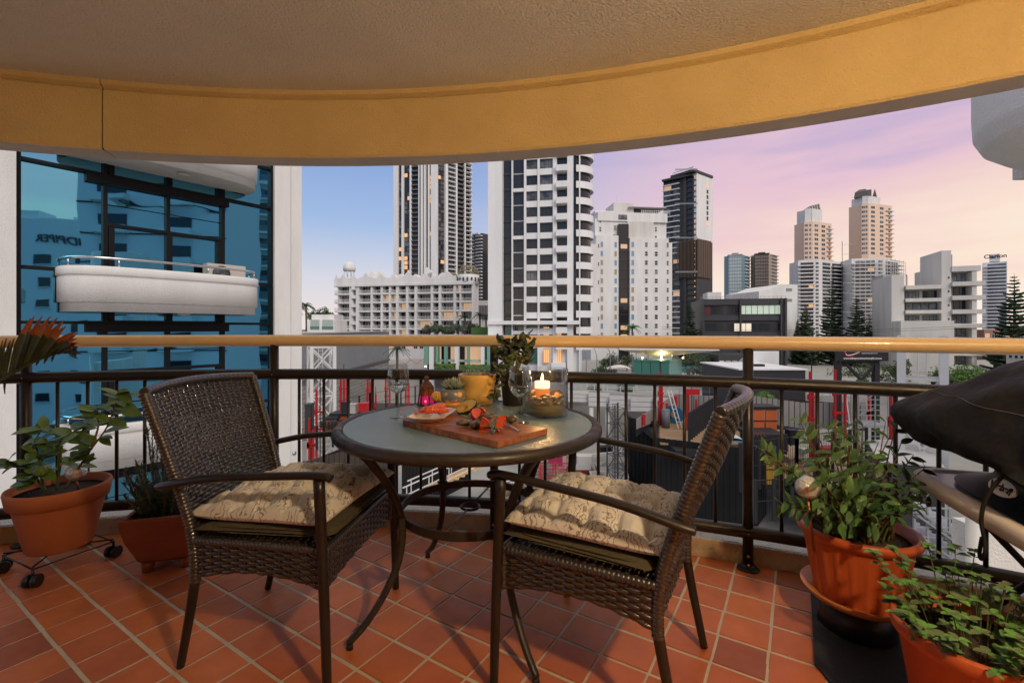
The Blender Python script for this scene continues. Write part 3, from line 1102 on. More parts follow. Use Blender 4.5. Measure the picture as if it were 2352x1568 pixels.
def chunk(p, rz, sx, sy, sz, seed, lab):
 t = thing('aubergine_piece', lab, 'aubergine', p, rz, 'grilled aubergine pieces')
 R = ROOTM[t.name]
 def S(i, j):
  a, e = 2 * PI * i, -PI / 2 + PI * j
  q = V((math.cos(e) * math.cos(a), math.cos(e) * math.sin(a), math.sin(e)))
  k = 1 + .28 * noise.noise(q * 1.7 + V((seed, 0, 0)))
  return R @ V((q.x * sx * k, q.y * sy * k, sz + q.z * sz * k))
 MB().grid(S, 20, 10, close_u=True).build('rind', aub_m, t)
 mb = MB()
 mb.lathe([(.0001, sz * 1.75), (sx * .55, sz * 1.80), (sx * .78, sz * 1.55), (sx * .8, sz * 1.45)], 16, V(p), sy=sy / sx)
 mb.build('grilled_face', aub_in, t)
for (x, y), rz, a, b, c, sd, lab in [((1195, 1035), .3, .034, .026, .010, 1, 'flat grilled aubergine slice in the middle of the board'),
         ((1195, 975), .1, .034, .018, .012, 2, 'grilled aubergine piece behind the flat slice'),
         ((1058, 1062), 1.0, .024, .018, .013, 3, 'dark aubergine chunk in front of the tall tomato wedge'),
         ((940, 1045), .5, .028, .017, .010, 4, 'aubergine piece lying in the spoon')]:
 chunk(TPx(x, y, BT) + (V((0, 0, .006)) if sd == 4 else V((0, 0, 0))), rz, a, b, c, sd, lab)
def leaf_shape(L, w, fold=.15, droop=.15, n=6, tipsharp=1.0, wave=0.0):
 """leaf along +x: pointed oval with a folded midrib and a droop"""
 mb = MB()
 vs, fs = [], []
 for i in range(n + 1):
  t = i / n
  ww = w * (math.sin(PI * t ** .8) ** (.85 * tipsharp)) * .5 if 0 < t < 1 else .0006
  z = -droop * L * t * t + wave * math.sin(t * 9)
  x = L * t
  vs += [(x, -ww, z + fold * ww * 2), (x, 0, z), (x, ww, z + fold * ww * 2)]
 for i in range(n):
  a = i * 3
  fs += [(a, a + 3, a + 4, a + 1), (a + 1, a + 4, a + 5, a + 2)]
 return mb.add(vs, fs, True)
def place(p, d, up=(0, 0, 1), s=1.0, roll=0.0):
 d = V(d).normalized()
 u = V(up)
 y = u.cross(d)
 if y.length < 1e-3:
  y = V((0, 1, 0)).cross(d)
 y.normalize()
 z = d.cross(y)
 M = Matrix(((d.x, y.x, z.x, p[0]), (d.y, y.y, z.y, p[1]), (d.z, y.z, z.z, p[2]), (0, 0, 0, 1)))
 return M @ Matrix.Rotation(roll, 4, 'X') @ Matrix.Scale(s, 4)
sage_me = leaf_shape(.042, .019, .2, .1, 8).mesh('leaf', sage_m)
for (x, y), dirs, lab in [((985, 985), ((-1, .3, .3), (.6, .5, .25)), 'pair of sage leaves over the aubergine near the spoon'),
        ((1245, 1105), ((.3, .5, 1.6), (-.9, -.1, .3), (.9, -.6, .1), (.1, -1, .05), (-.6, .4, .5)), 'sprig of five sage leaves at the near edge of the board'),
        ((1090, 935), ((.1, .4, 1), (.6, .2, .7)), 'two small sage leaves behind the tall tomato wedge')]:
 p = TPx(x, y, BT) + V((0, 0, .012))
 t = thing('sage_sprig', lab, 'herb', p, 0, 'sage on the board')
 MB().tube([p - V((0, 0, .01)), p + V((0, 0, .006))], .0013, 6).build('stem', sage_m, t)
 for d in dirs:
  inst(sage_me, 'leaf', t, place(p, d))
sp = thing('spoon', 'steel spoon with its handle to the left, holding an aubergine piece', 'spoon', TPx(800, 1042, BT))
A_, B_ = TPx(662, 1045, BT), TPx(875, 1045, BT)
hd = (B_ - A_).normalized()
sd_ = V((-hd.y, hd.x, 0))
mb = MB()
pts = curve_pts([A_ + V((0, 0, .004)), A_.lerp(B_, .5) + V((0, 0, .009)), B_ + V((0, 0, .005))], 8)
mb.tube(pts, [.005 - .003 * math.sin(PI * min(1, i / 12)) if i < 12 else .0025 for i in range(17)], 8, flat=.4)
mb.build('handle', steel, sp)
def bowl(i, j, z=0):
 a = 2 * PI * i
 r = (1 - j)
 return B_ + hd * (.026 + .027 * r * math.cos(a)) + sd_ * (.017 * r * math.sin(a)) + V((0, 0, .001 + .008 * r * r + z))
mb = MB()
mb.grid(lambda i, j: bowl(i, j), 20, 6, close_u=True)
mb.grid(lambda i, j: bowl(i, j, .0012), 20, 6, close_u=True)
mb.build('bowl', steel, sp)
fk = thing('fork', 'steel fork pointing away to the left with a mushroom on its tines', 'fork', TPx(1400, 1060, BT))
A_, B_ = TPx(1515, 1098, BT), TPx(1300, 1018, BT)
hd = (B_ - A_).normalized()
sd_ = V((-hd.y, hd.x, 0))
mb = MB()
mb.tube(curve_pts([A_ + V((0, 0, .003)), A_.lerp(B_, .45) + V((0, 0, .010)), B_ + V((0, 0, .006))], 8), [.0062 - .0035 * min(1, i / 9) for i in range(17)], 8, flat=.4)
mb.build('handle', steel, fk)
MB().obox(B_ + hd * .012 + V((0, 0, .006)), hd * .012, sd_ * .010, (0, 0, .0012)).build('head', steel, fk)
for k in range(4):
 q = B_ + hd * .022 + sd_ * (k - 1.5) * .0056 + V((0, 0, .006))
 MB().tube(curve_pts([q, q + hd * .02 + V((0, 0, -.002)), q + hd * .036 + V((0, 0, .004))], 4), .0012, 6).build('tine', steel, fk)
mp2 = TPx(1425, 1025, BT)
t = thing('mushroom', 'grilled mushroom propped beside the fork at the right of the board', 'mushroom', mp2)
mb = MB()
mb.lathe([(.0001, .034), (.010, .033), (.019, .026), (.021, .018), (.018, .012), (.006, .013), (.0001, .013)], 20, mp2 + V((.004, 0, .0)))
mb.build('cap', aub_m, t)
mb = MB()
mb.tube([mp2 + V((.004, 0, .014)), mp2 + V((-.006, -.006, .0))], [.006, .007], 10)
mb.build('stalk', aub_in, t)
# glass vase with candle
vc = V((.1355, 1.925, TZ))
vc = V(((1252 - CX) / F * 1.93, 1.93, GZ))
t = thing('candle_vase', 'clear glass cylinder with sand, shells and pebbles round a lit candle', 'vase', vc)
mb = MB()
mb.lathe([(.0001, 0), (.0945, 0), (.0965, .002), (.0965, .193), (.0955, .1945), (.0935, .193), (.0935, .009), (.0001, .009)], 64, vc)
mb.build('cylinder', clear, t)
sand = mat('sand', (0.66, 0.48, 0.20), 1.0, var=(300, (0.42, 0.28, 0.10), 0.3), bump=(900, 0.6, 0.001))
mb = MB()
mb.lathe([(.0001, .0095), (.0928, .0095), (.0928, .046), (.07, .049), (.03, .046), (.0001, .048)], 48, vc)
mb.build('sand', sand, t)
cand = mat('candle_wax', (0.80, 0.42, 0.20), 0.5, emit=((1.0, 0.26, 0.04), 0.55), sss=0.4)  # flame light through the wax put in as orange emission
cc_ = vc + V((-.012, 0, 0))
mb = MB()
mb.lathe([(.0305, .045), (.031, .137), (.029, .139), (.022, .1365), (.0001, .135)], 32, cc_)
mb.build('candle', cand, t)
MB().lathe([(.0312, .112), (.0318, .115), (.0318, .1375), (.0300, .1395), (.0285, .1385), (.0285, .113), (.0312, .112)], 32, cc_).build('wax_glow_rim', mat('glowing_wax', (0.95, 0.88, 0.75), 0.5, emit=((1.0, 0.72, 0.42), 1.6)), t)  # bright ring: flame light in the wax top put in as emission
MB().tube([cc_ + V((0, 0, .135)), cc_ + V((.001, 0, .145))], .001, 6).build('wick', eye_m, t)
mb = MB()
mb.lathe([(.0001, .143), (.0035, .147), (.0045, .152), (.003, .161), (.0001, .172)], 14, cc_)
mb.build('flame', mat('flame', (1, .7, .3), 0.5, emit=((1.0, 0.62, 0.22), 60)), t)
pl = bpy.data.lights.new('candle_light', 'POINT')
pl.energy = 1.6
pl.color = (1, .50, .16)
pl.shadow_soft_size = .006
po = bpy.data.objects.new('candle_light', pl)
COL.objects.link(po)
po.location = cc_ + V((0, 0, .185))
rnd = random.Random(3)
peb = mat('pale_pebble', (0.80, 0.68, 0.52), 0.55, var=(30, (0.50, 0.40, 0.28), 0.3))
shell_m = mat('shell', (0.85, 0.62, 0.44), 0.5, var=(50, (0.50, 0.26, 0.14), 0.3))
bm = bmesh.new()
bmesh.ops.create_icosphere(bm, subdivisions=2, radius=1)
for v in bm.verts:
 v.co *= 1 + .12 * noise.noise(v.co * 1.3)
peb_me = bpy.data.meshes.new('pebble')
bm.to_mesh(peb_me)
bm.free()
for p_ in peb_me.polygons:
 p_.use_smooth = True
peb_me.materials.append(peb)
mbs = MB()
def scal(i, j):
 a = -1.15 + 2.3 * i
 r = j
 z = .30 * math.sin(PI * r * .5) * (1 - .5 * (2 * i - 1) ** 2) + .035 * math.cos(a * 18) * r
 return V((r * math.cos(a), r * math.sin(a), z))
mbs.grid(scal, 36, 8)
mbs.grid(lambda i, j: scal(i, j) - V((0, 0, .05)), 36, 8)
shell_me = mbs.mesh('shell', shell_m)
for k in range(150):
 a = rnd.uniform(0, 2 * PI)
 r = rnd.uniform(.040, .085)
 z = .048 + rnd.uniform(0, .034) * (1 if k > 30 else .3)
 s = rnd.uniform(.007, .012)
 p = vc + V((r * math.cos(a), r * math.sin(a), z + s * .4))
 if (p - cc_).xy.length < .031 + s or (p - vc).xy.length > .0925 - s:
  continue
 M = Matrix.Translation(p) @ Matrix.Rotation(rnd.uniform(0, 6), 4, 'Z') @ Matrix.Rotation(rnd.uniform(-.6, .6), 4, 'X') @ Matrix.Diagonal((s * 1.25, s, s * .6, 1))
 inst(peb_me, 'pebble', t, M)
for k, (a, r, s, z) in enumerate([(-.9, .060, .030, .058), (-2.6, .064, .028, .060), (-.2, .066, .026, .062), (.6, .06, .03, .060), (2.2, .06, .03, .06), (-1.7, .058, .022, .060), (3.0, .066, .024, .064)]):
 p = vc + V((r * math.cos(a), r * math.sin(a), z + .012))
 M = Matrix.Translation(p) @ Matrix.Rotation(a + 1.3 + k, 4, 'Z') @ Matrix.Rotation(-.9, 4, 'Y') @ Matrix.Scale(s * 1.0, 4)
 inst(shell_me, 'shell', t, M)
# moroccan lantern
lc = TPx(555, 822, GZ)
t = thing('metal_lantern', 'small dark pierced metal lantern with pink glass at the back left of the table', 'lantern', lc)
cop = mat('aged_copper', (0.055, 0.022, 0.012), 0.42, metal=0.5, var=(60, (0.10, 0.045, 0.02), 0.3))
n6 = 6
def hexr(r, z):
 return [lc + V((r * math.cos(PI / 3 * i + .3), r * math.sin(PI / 3 * i + .3), z)) for i in range(n6)]
MB().lathe([(.0001, 0), (.047, 0), (.045, .006), (.040, .009), (.0001, .009)], 6, lc, smooth=False).build('base', cop, t)
for i in range(6):
 a = PI / 3 * i
 MB().bar(lc + V((.040 * math.cos(a), .040 * math.sin(a), .009)), lc + V((.030 * math.cos(a), .030 * math.sin(a), .078)), .006).build('corner_post', cop, t)
pinkg = mat('pink_lantern_glass', (0.55, 0.02, 0.20), 0.15, trans=0.7, emit=((0.9, 0.03, 0.25), 0.22))
amber = mat('amber_lantern_glass', (0.45, 0.10, 0.03), 0.15, trans=0.7, emit=((1, 0.25, 0.05), 0.02))
for i in range(6):
 a, b = PI / 3 * i, PI / 3 * (i + 1)
 q = lambda a, r, z: lc + V((r * math.cos(a), r * math.sin(a), z))
 MB().add([q(a, .0375, .010), q(b, .0375, .010), q(b, .0335, .045), q(a, .0335, .045)], [(0, 1, 2, 3)]).build('pane', pinkg, t)
 MB().add([q(a, .0335, .045), q(b, .0335, .045), q(b, .030, .078), q(a, .030, .078)], [(0, 1, 2, 3)]).build('upper_pane', amber, t)
mb = MB()
mb.lathe([(.030, .078), (.036, .080), (.034, .088), (.020, .108), (.010, .118), (.010, .121), (.013, .127), (.010, .134), (.003, .139), (.0001, .141)], 6, lc, smooth=False)
mb.build('roof', mat('pierced_copper', (0.07, 0.028, 0.014), 0.4, metal=0.5, bump=(260, 1.0, 0.004), var=(200, (0.20, 0.09, 0.04), 0.1)), t)
MB().ball(lc + V((-.002, -.01, .020)), .0045, 10).build('tealight', mat('tealight_flame', (1, .5, .2), .5, emit=((1, .35, .12), 9)), t)
# tortoise planter
oc = TPx(832, 832, GZ)
t = thing('tortoise_planter', 'grey tortoise shaped planter with orange spots and a spiky succulent', 'planter', oc)
grey_gl = mat('grey_glaze', (0.17, 0.19, 0.20), 0.2, coat=0.6)
orange_gl = mat('orange_glaze', (0.72, 0.36, 0.06), 0.25, coat=0.6)
mb = MB()
prof = [(.0001, .008), (.046, .008), (.056, .024), (.0625, .045), (.0605, .066), (.050, .082), (.046, .084), (.045, .080), (.040, .070), (.0001, .070)]
mb.lathe(prof, 40, oc)
mb.build('shell_bowl', grey_gl, t)
mb = MB()
mb.lathe([(.0001, .0), (.050, .0), (.060, .012), (.0615, .024), (.0575, .025), (.045, .008), (.0001, .006)], 40, oc)
mb.build('belly', orange_gl, t)
def rad(z):
 for (a, za), (b, zb) in zip(prof[1:6], prof[2:6]):
  if za <= z <= zb:
   return a + (b - a) * (z - za) / (zb - za)
 return .05
def spot(px_, py_, r):
 ang = -PI / 2 - .05 + px_
 vs = []
 for k in range(18):
  a = 2 * PI * k / 18
  z = py_ + r * math.sin(a)
  th = ang + r * math.cos(a) / rad(py_)
  vs.append(oc + V(((rad(z) + .0008) * math.cos(th), (rad(z) + .0008) * math.sin(th), z)))
 c = oc + V(((rad(py_) + .0016) * math.cos(ang), (rad(py_) + .0016) * math.sin(ang), py_))
 return MB().add(vs + [c], [(k, (k + 1) % 18, 18) for k in range(18)], True)
for a, z, r in ((.68, .062, .0125), (-.42, .063, .0085), (.38, .037, .0045), (1.05, .042, .0035), (-1.05, .05, .009), (-.3, .03, .009), (1.6, .055, .009)):
 spot(a, z, r).build('spot', orange_gl, t)
hd_ = oc + V((-.078, -.012, .048))
MB().ball(hd_, .0255, 20, sc=(1.0, .9, .92)).tube([hd_, oc + V((-.045, -.01, .04))], [.019, .022], 16).build('head', orange_gl, t)
MB().ball(hd_ + V((.004, -.0235, .004)), .003, 10).build('eye', eye_m, t)
for a in (-2.3, -.9, .8, 2.3):
 MB().ball(oc + V((.052 * math.cos(a), .052 * math.sin(a), .012)), .017, 14, sc=(1, 1, .7)).build('foot', orange_gl, t)
suc = mat('haworthia_leaf', (0.20, 0.26, 0.20), 0.5, var=(60, (0.42, 0.46, 0.36), 0.25))
spike = MB().tube([(0, 0, 0), (.3, 0, .02), (.7, 0, .06), (1, 0, .14)], [.075, .10, .06, .004], 6, flat=.5).mesh('leaf', suc)
rnd = random.Random(8)
for k in range(110):
 q = k / 110
 a = k * 2.399
 el = 1.45 - 1.25 * q ** .8
 d = V((math.cos(a) * math.cos(el), math.sin(a) * math.cos(el), math.sin(el)))
 L_ = .060 * (0.75 + .35 * q) * rnd.uniform(.85, 1.1)
 inst(spike, 'leaf', t, place(oc + V((0, 0, .082)) + d * .006, d, s=L_))
# big yellow pot
yc = TPx(1088, 800, GZ)
yc = V((((1180 + 1082 / 3.267) / 1.3776 - CX) / F * 2.225, 2.225 - .02, GZ))
t = thing('yellow_pot', 'mustard yellow glazed pot with a rolled rim and small spiky plant', 'plant pot', yc)
yel = mat('mustard_glaze', (0.76, 0.47, 0.13), 0.28, coat=0.5, var=(8, (0.72, 0.43, 0.11), 0.3))
mb = MB()
mb.lathe([(.0001, 0), (.068, 0), (.072, .003), (.080, .055), (.0835, .098), (.088, .104), (.0915, .138), (.0905, .1425), (.087, .1435), (.084, .140), (.078, .08), (.0001, .08)], 56, yc)
mb.build('pot', yel, t)
soil = mat('potting_soil', (0.035, 0.024, 0.016), 1.0, var=(60, (0.07, 0.05, 0.035), 0.25), bump=(120, 1.0, 0.01))
MB().lathe([(.0001, .118), (.0838, .114)], 32, yc).build('soil', soil, t)
for k in range(70):
 a = rnd.uniform(0, 6.28)
 r = rnd.uniform(0, .06)
 d = V((math.cos(a) * .35, math.sin(a) * .35, 1)).normalized()
 inst(spike, 'leaf', t, place(yc + V((-.005 + r * math.cos(a), r * math.sin(a), .112)), d, s=rnd.uniform(.035, .055)))
# jade plant in a dark pot
jc = V((((1180 + 1455 / 3.267) / 1.3776 - CX) / F * 2.2, 2.2 - .02, GZ))
t = thing('jade_plant', 'jade plant with thick dark leaves in a tall black pot behind the right wine glass', 'plant', jc)
blackp = mat('black_plastic_pot', (0.018, 0.017, 0.016), 0.5)
MB().lathe([(.0001, 0), (.050, 0), (.052, .004), (.064, .142), (.068, .144), (.068, .158), (.064, .159), (.061, .150), (.0001, .148)], 36, jc).build('pot', blackp, t)
jade = mat('jade_leaf', (0.032, 0.052, 0.030), 0.32, var=(30, (0.055, 0.078, 0.042), 0.3), spec=0.6)
jstem = mat('jade_stem', (0.13, 0.12, 0.08), 0.6)
mbj = MB()
def padl(i, j):
 a = 2 * PI * i
 x = (1 - math.cos(PI * j)) / 2
 w = .42 * math.sin(PI * min(1, x ** .62)) ** .8 if 0 < x < 1 else 0
 return V((x, w * math.cos(a), .07 * math.sin(PI * x) * math.sin(a) + .10 * x * x))
mbj.grid(padl, 10, 8, close_u=True)
jade_me = mbj.mesh('leaf', jade)
targets = [(1310, 150), (1290, 260), (1380, 180), (1455, 150), (1545, 120), (1600, 90), (1655, 170), (1660, 235), (1600, 290), (1480, 270), (1440, 300), (1540, 330), (1400, 340), (1600, 350), (1500, 200), (1570, 210), (1380, 280), (1640, 320)]
base = jc + V((0, 0, .148))
for k, (tx, ty) in enumerate(targets):
 dd = 2.15 + rnd.uniform(-.07, .06)
 e = W((1180 + tx / 3.267) / 1.3776, (1030 + ty / 3.267) / 1.3776, dd)
 b0 = base + V((rnd.uniform(-.02, .02), rnd.uniform(-.02, .02), 0))
 mid = b0.lerp(e, .5) + V((rnd.uniform(-.015, .015), rnd.uniform(-.02, .02), .02))
 pts = curve_pts([b0, mid, e], 5)
 MB().tube(pts, [.0045 - .0025 * i / 10 for i in range(11)], 6).build('stem', jstem, t)
 for q in range(3, 11):
  p = pts[q]
  dv = (pts[min(q + 1, 10)] - pts[q - 1]).normalized()
  for sg in (-1, 1):
   if rnd.random() < (.8 if q < 6 else .45):
    continue
   sdv = dv.cross(V((0, 0, 1)).lerp(V((1, 0, 0)), q % 2)).normalized() * sg
   d = (sdv + dv * .6 + V((rnd.uniform(-.3, .3), rnd.uniform(-.3, .3), rnd.uniform(-.1, .4)))).normalized()
   inst(jade_me, 'leaf', t, place(p, d, s=rnd.uniform(.030, .050), roll=rnd.uniform(-1, 1)))
tr = curve_pts([base + V((-.05, -.03, .0)), W((1180 + 1330 / 3.267) / 1.3776, (1030 + 470 / 3.267) / 1.3776, 2.11), W((1180 + 1290 / 3.267) / 1.3776, (1030 + 640 / 3.267) / 1.3776, 2.07), W((1180 + 1250 / 3.267) / 1.3776, (1030 + 760 / 3.267) / 1.3776, 2.06)], 6)
MB().tube(tr, .003, 6).build('stem', jstem, t)
for q in range(3, len(tr), 2):
 for sg in (-1, 1):
  dv = (tr[q] - tr[q - 1]).normalized()
  d = V((sg * .9 + rnd.uniform(-.3, .3), -.3, rnd.uniform(-.9, .5))) + dv * .4
  inst(jade_me, 'leaf', t, place(tr[q], d, s=rnd.uniform(.026, .042), roll=rnd.uniform(-1, 1)))
for (tx, ty) in ((1290, 420), (1350, 440), (1300, 480), (1400, 420)):
 e = W((1180 + tx / 3.267) / 1.3776, (1030 + ty / 3.267) / 1.3776, 2.10)
 for q in range(4):
  inst(jade_me, 'leaf', t, place(e, (rnd.uniform(-1, 1), -.2, rnd.uniform(-.2, 1)), s=rnd.uniform(.03, .045), roll=rnd.uniform(-1, 1)))
# potted plants and the barbecue
terra = mat('terracotta_pot', (0.46, 0.155, 0.065), 0.75, var=(6, (0.38, 0.12, 0.05), 0.3), bump=(120, 0.3, 0.001))
terra_d = mat('old_terracotta', (0.34, 0.10, 0.045), 0.8, var=(9, (0.22, 0.065, 0.035), 0.25), bump=(80, 0.4, 0.002))
plast_or = mat('orange_plastic', (0.50, 0.105, 0.030), 0.38, var=(4, (0.44, 0.09, 0.026), 0.3))
plast_sau = mat('saucer_plastic', (0.55, 0.22, 0.07), 0.45, var=(8, (0.48, 0.18, 0.06), 0.3))
leaf_citrus = mat('citrus_leaf', (0.075, 0.15, 0.026), 0.4, var=(14, (0.13, 0.23, 0.04), 0.25), spec=0.6)
leaf_dark = mat('shrub_leaf', (0.024, 0.072, 0.020), 0.5, var=(9, (0.040, 0.105, 0.027), 0.25))
leaf_mint = mat('herb_leaf', (0.075, 0.20, 0.04), 0.6, var=(9, (0.125, 0.29, 0.07), 0.25), bump=(120, 0.5, 0.002))
leaf_rose = mat('rosemary_leaf', (0.075, 0.13, 0.06), 0.6, var=(9, (0.14, 0.20, 0.10), 0.25))
stem_g = mat('green_stem', (0.09, 0.11, 0.04), 0.6)
stem_b = mat('brown_stem', (0.14, 0.085, 0.045), 0.8, var=(40, (0.22, 0.14, 0.07), 0.3))
crackle = mat('crackle_glass_ball', (0.75, 0.76, 0.76), 0.15, metal=0.5, bump=(70, 1.0, 0.01))
rnd = random.Random(21)
def polar(px_, dist):
 a = math.atan((px_ - CX) / F)
 return V((dist * math.sin(a), dist * math.cos(a), 0))
def solar_ball(p, z, r, lab, foot):
 t = thing('solar_light', lab, 'garden light', foot, 0, 'crackle glass solar lights')
 MB().ball(p, r, 20, sc=(1, 1, 1.0)).build('glass_ball', crackle, t)
 MB().tube([foot, p - V((0, 0, r * .9))], .0045, 8).build('stake', mat('copper_stake', (0.35, 0.15, 0.06), 0.4, metal=0.7), t)
 MB().lathe([(.012, -r * .98), (.017, -r * .85), (.014, -r * .6)], 14, p).build('collar', MATS['copper_stake'], t)
# --- round terracotta pot with a citrus, on a wheeled wire caddy
pc1 = V((-2.105, 2.13, 0))
t = thing('plant_caddy', 'black wire plant caddy on swivel wheels under the citrus pot', 'plant stand', pc1)
wire = mat('black_wire', (0.012, 0.012, 0.013), 0.4)
cw = [pc1 + V((.20 * math.cos(a), .20 * math.sin(a), .075)) for a in [math.radians(q) for q in (20, 110, 200, 290)]]
mb = MB()
for i in range(4):
 mb.tube([cw[i], cw[(i + 1) % 4]], .0035, 6)
 mb.tube([cw[i] + V((0, 0, .010)), cw[(i + 2) % 4] + V((0, 0, .010))], .0035, 6)
mb.build('wire_frame', wire, t)
for i, c in enumerate(cw):
 b = V((c.x, c.y, .027))
 ax = V((math.cos(1.1 * i), math.sin(1.1 * i), 0))
 w = MB().tube([b - ax * .024, b - ax * .006], .0265, 18).tube([b + ax * .006, b + ax * .024], .0265, 18).build('wheel', mat('black_caster', (0.010, 0.010, 0.012), 0.35), t)
 MB().tube([b, c + V((0, 0, .004))], .006, 8).build('fork', wire, w)
t = thing('potted_citrus', 'large round terracotta pot with a young citrus tree on the wire caddy', 'potted plant', pc1 + V((0, 0, .089)))
c = pc1 + V((0, 0, .089))
MB().lathe([(.0001, 0), (.112, 0), (.118, .006), (.160, .205), (.163, .212), (.176, .214), (.186, .275), (.183, .285), (.174, .284), (.166, .25), (.0001, .245)], 64, c).build('pot', terra, t)
MB().lathe([(.0001, .252), (.165, .250)], 40, c).build('soil', soil, t)
cit_me = leaf_shape(1, .50, .10, .22, 8, .9).mesh('leaf', leaf_citrus)
def ppt(x, y, d):   # from the left close-up picture
 return W((x / 1.6686) / 1.3776, (960 + y / 1.6686) / 1.3776, d)
base = c + V((.01, 0, .25))
stems = [[(235, 990, 2.12), (200, 930, 2.12), (165, 870, 2.1), (100, 850, 2.08), (40, 840, 2.06)],
   [(240, 985, 2.12), (215, 900, 2.12), (210, 820, 2.12), (190, 720, 2.12), (240, 650, 2.12)],
   [(345, 975, 2.1), (420, 860, 2.1), (480, 770, 2.1), (560, 660, 2.1), (600, 560, 2.1), (640, 490, 2.08)],
   [(300, 980, 2.14), (320, 840, 2.14), (330, 720, 2.14), (400, 690, 2.12), (470, 640, 2.1)],
   [(480, 770, 2.1), (520, 640, 2.1), (500, 560, 2.08)]]
k_ = 0
for st in stems:
 pts = curve_pts([ppt(*q) for q in st], 5)
 MB().tube(pts, [.0055 - .0035 * i / (len(pts) - 1) for i in range(len(pts))], 7).build('stem', stem_g if st[0][0] < 340 else stem_b, t)
 for q in range(5, len(pts)):
  dv = (pts[q] - pts[q - 1]).normalized()
  for _ in range(1 + (q % 2)):
   sg = rnd.choice((-1, 1))
   d = V((sg * rnd.uniform(.3, 1), rnd.uniform(-.7, .3), rnd.uniform(-.55, .35))) + dv * .3
   inst(cit_me, 'leaf', t, place(pts[q], d, up=(rnd.uniform(-.4, .4), -.5, 1), s=rnd.uniform(.060, .105), roll=rnd.uniform(-.5, .5)))
for (x, y) in ((650, 560), (700, 470), (215, 880), (630, 455), (745, 455)):
 inst(cit_me, 'leaf', t, place(ppt(x, y, 2.08), (rnd.uniform(.4, 1), -.3, rnd.uniform(-.5, .2)), up=(0, -.6, 1), s=.10, roll=rnd.uniform(-.5, .5)))
lime = mat('green_lime', (0.10, 0.17, 0.03), 0.4, bump=(160, 0.3, 0.001))
MB().ball(ppt(215, 885, 2.05), .026, 16, sc=(1, 1, .95)).build('fruit', lime, t)
MB().tube([ppt(300, 930, 2.16), ppt(325, 700, 2.16)], .006, 8).build('bamboo_stake', mat('bamboo', (0.30, 0.18, 0.08), 0.6), t)
bp = ppt(402, 888, 2.12)
solar_ball(bp, 0, .041, 'crackle glass solar light in the citrus pot', V((bp.x, bp.y + .02, .33)))
# --- square terracotta planter with rosemary
sq = V((-1.60, 2.16, 0))
t = thing('rosemary_planter', 'square tapered terracotta planter with rosemary, between the citrus pot and the armchair', 'potted plant', sq)
rot = Matrix.Rotation(.30, 4, 'Z')
def sqr(w, z, r=.02):
 return [sq + (rot @ V((sx * w, sy * w, z))) for sx, sy in ((-1, -1), (1, -1), (1, 1), (-1, 1))]
lv = [(.082, .042), (.100, .060), (.135, .16), (.150, .235), (.152, .25), (.150, .262), (.134, .262), (.130, .22), (.128, .215)]
vs = [q for w, z in lv for q in sqr(w, z)]
fs = [(i * 4 + j, i * 4 + (j + 1) % 4, i * 4 + 4 + (j + 1) % 4, i * 4 + 4 + j) for i in range(len(lv) - 1) for j in range(4)] + [(3, 2, 1, 0)]
MB().add(vs, fs).build('pot', terra_d, t)
vs = sqr(.1295, .228)
MB().add(vs, [(0, 1, 2, 3)]).build('soil', soil, t)
for sx, sy in ((-1, -1), (1, -1), (1, 1), (-1, 1)):
 c = sq + (rot @ V((sx * .072, sy * .072, .0)))
 MB().tube([c + V((0, 0, .003)), c + V((0, 0, .046))], [.022, .026], 10).build('foot', terra_d, t)
need = MB()
mst = MB()
for s_ in range(90):
 a, r = rnd.uniform(0, 6.28), rnd.uniform(0, .10)
 b = sq + V((r * math.cos(a) * .9, r * math.sin(a) * .9, .23))
 tall = s_ < 18
 h = rnd.uniform(.26, .38) if tall else rnd.uniform(.10, .24)
 bx = -.10 if not tall else .0
 b.x -= .035
 lean = V((math.cos(a) * rnd.uniform(.1, .9) * (0.25 if tall else .9) + bx, math.sin(a) * rnd.uniform(.1, .9) * (.25 if tall else .9), 1)).normalized()
 if tall:
  b = b + V((.0, 0, 0))
 pts = curve_pts([b, b + lean * h * .55, b + lean * h * .9 + V((lean.x * .02, lean.y * .02, h * .2))], 6)
 mst.tube(pts, .0018, 5)
 for q in range(2, len(pts)):
  for _ in range(9):
   f = rnd.random()
   p = pts[q].lerp(pts[q - 1], f)
   d = V((rnd.uniform(-1, 1), rnd.uniform(-1, 1), rnd.uniform(.0, 1.1))).normalized()
   L_ = rnd.uniform(.014, .026)
   u = d.cross(V((0, 0, 1))).normalized() * .0022
   need.add([p - u, p + u, p + d * L_ + u * .5, p + d * L_ - u * .5], [(0, 1, 2, 3)])
mst.build('stem', stem_b, t, kind='stuff')
need.build('foliage', leaf_rose, t, kind='stuff')
bp = ppt(915, 880, 2.22)
solar_ball(bp, 0, .034, 'small crackle glass solar light behind the rosemary', V((bp.x, bp.y, .22)))
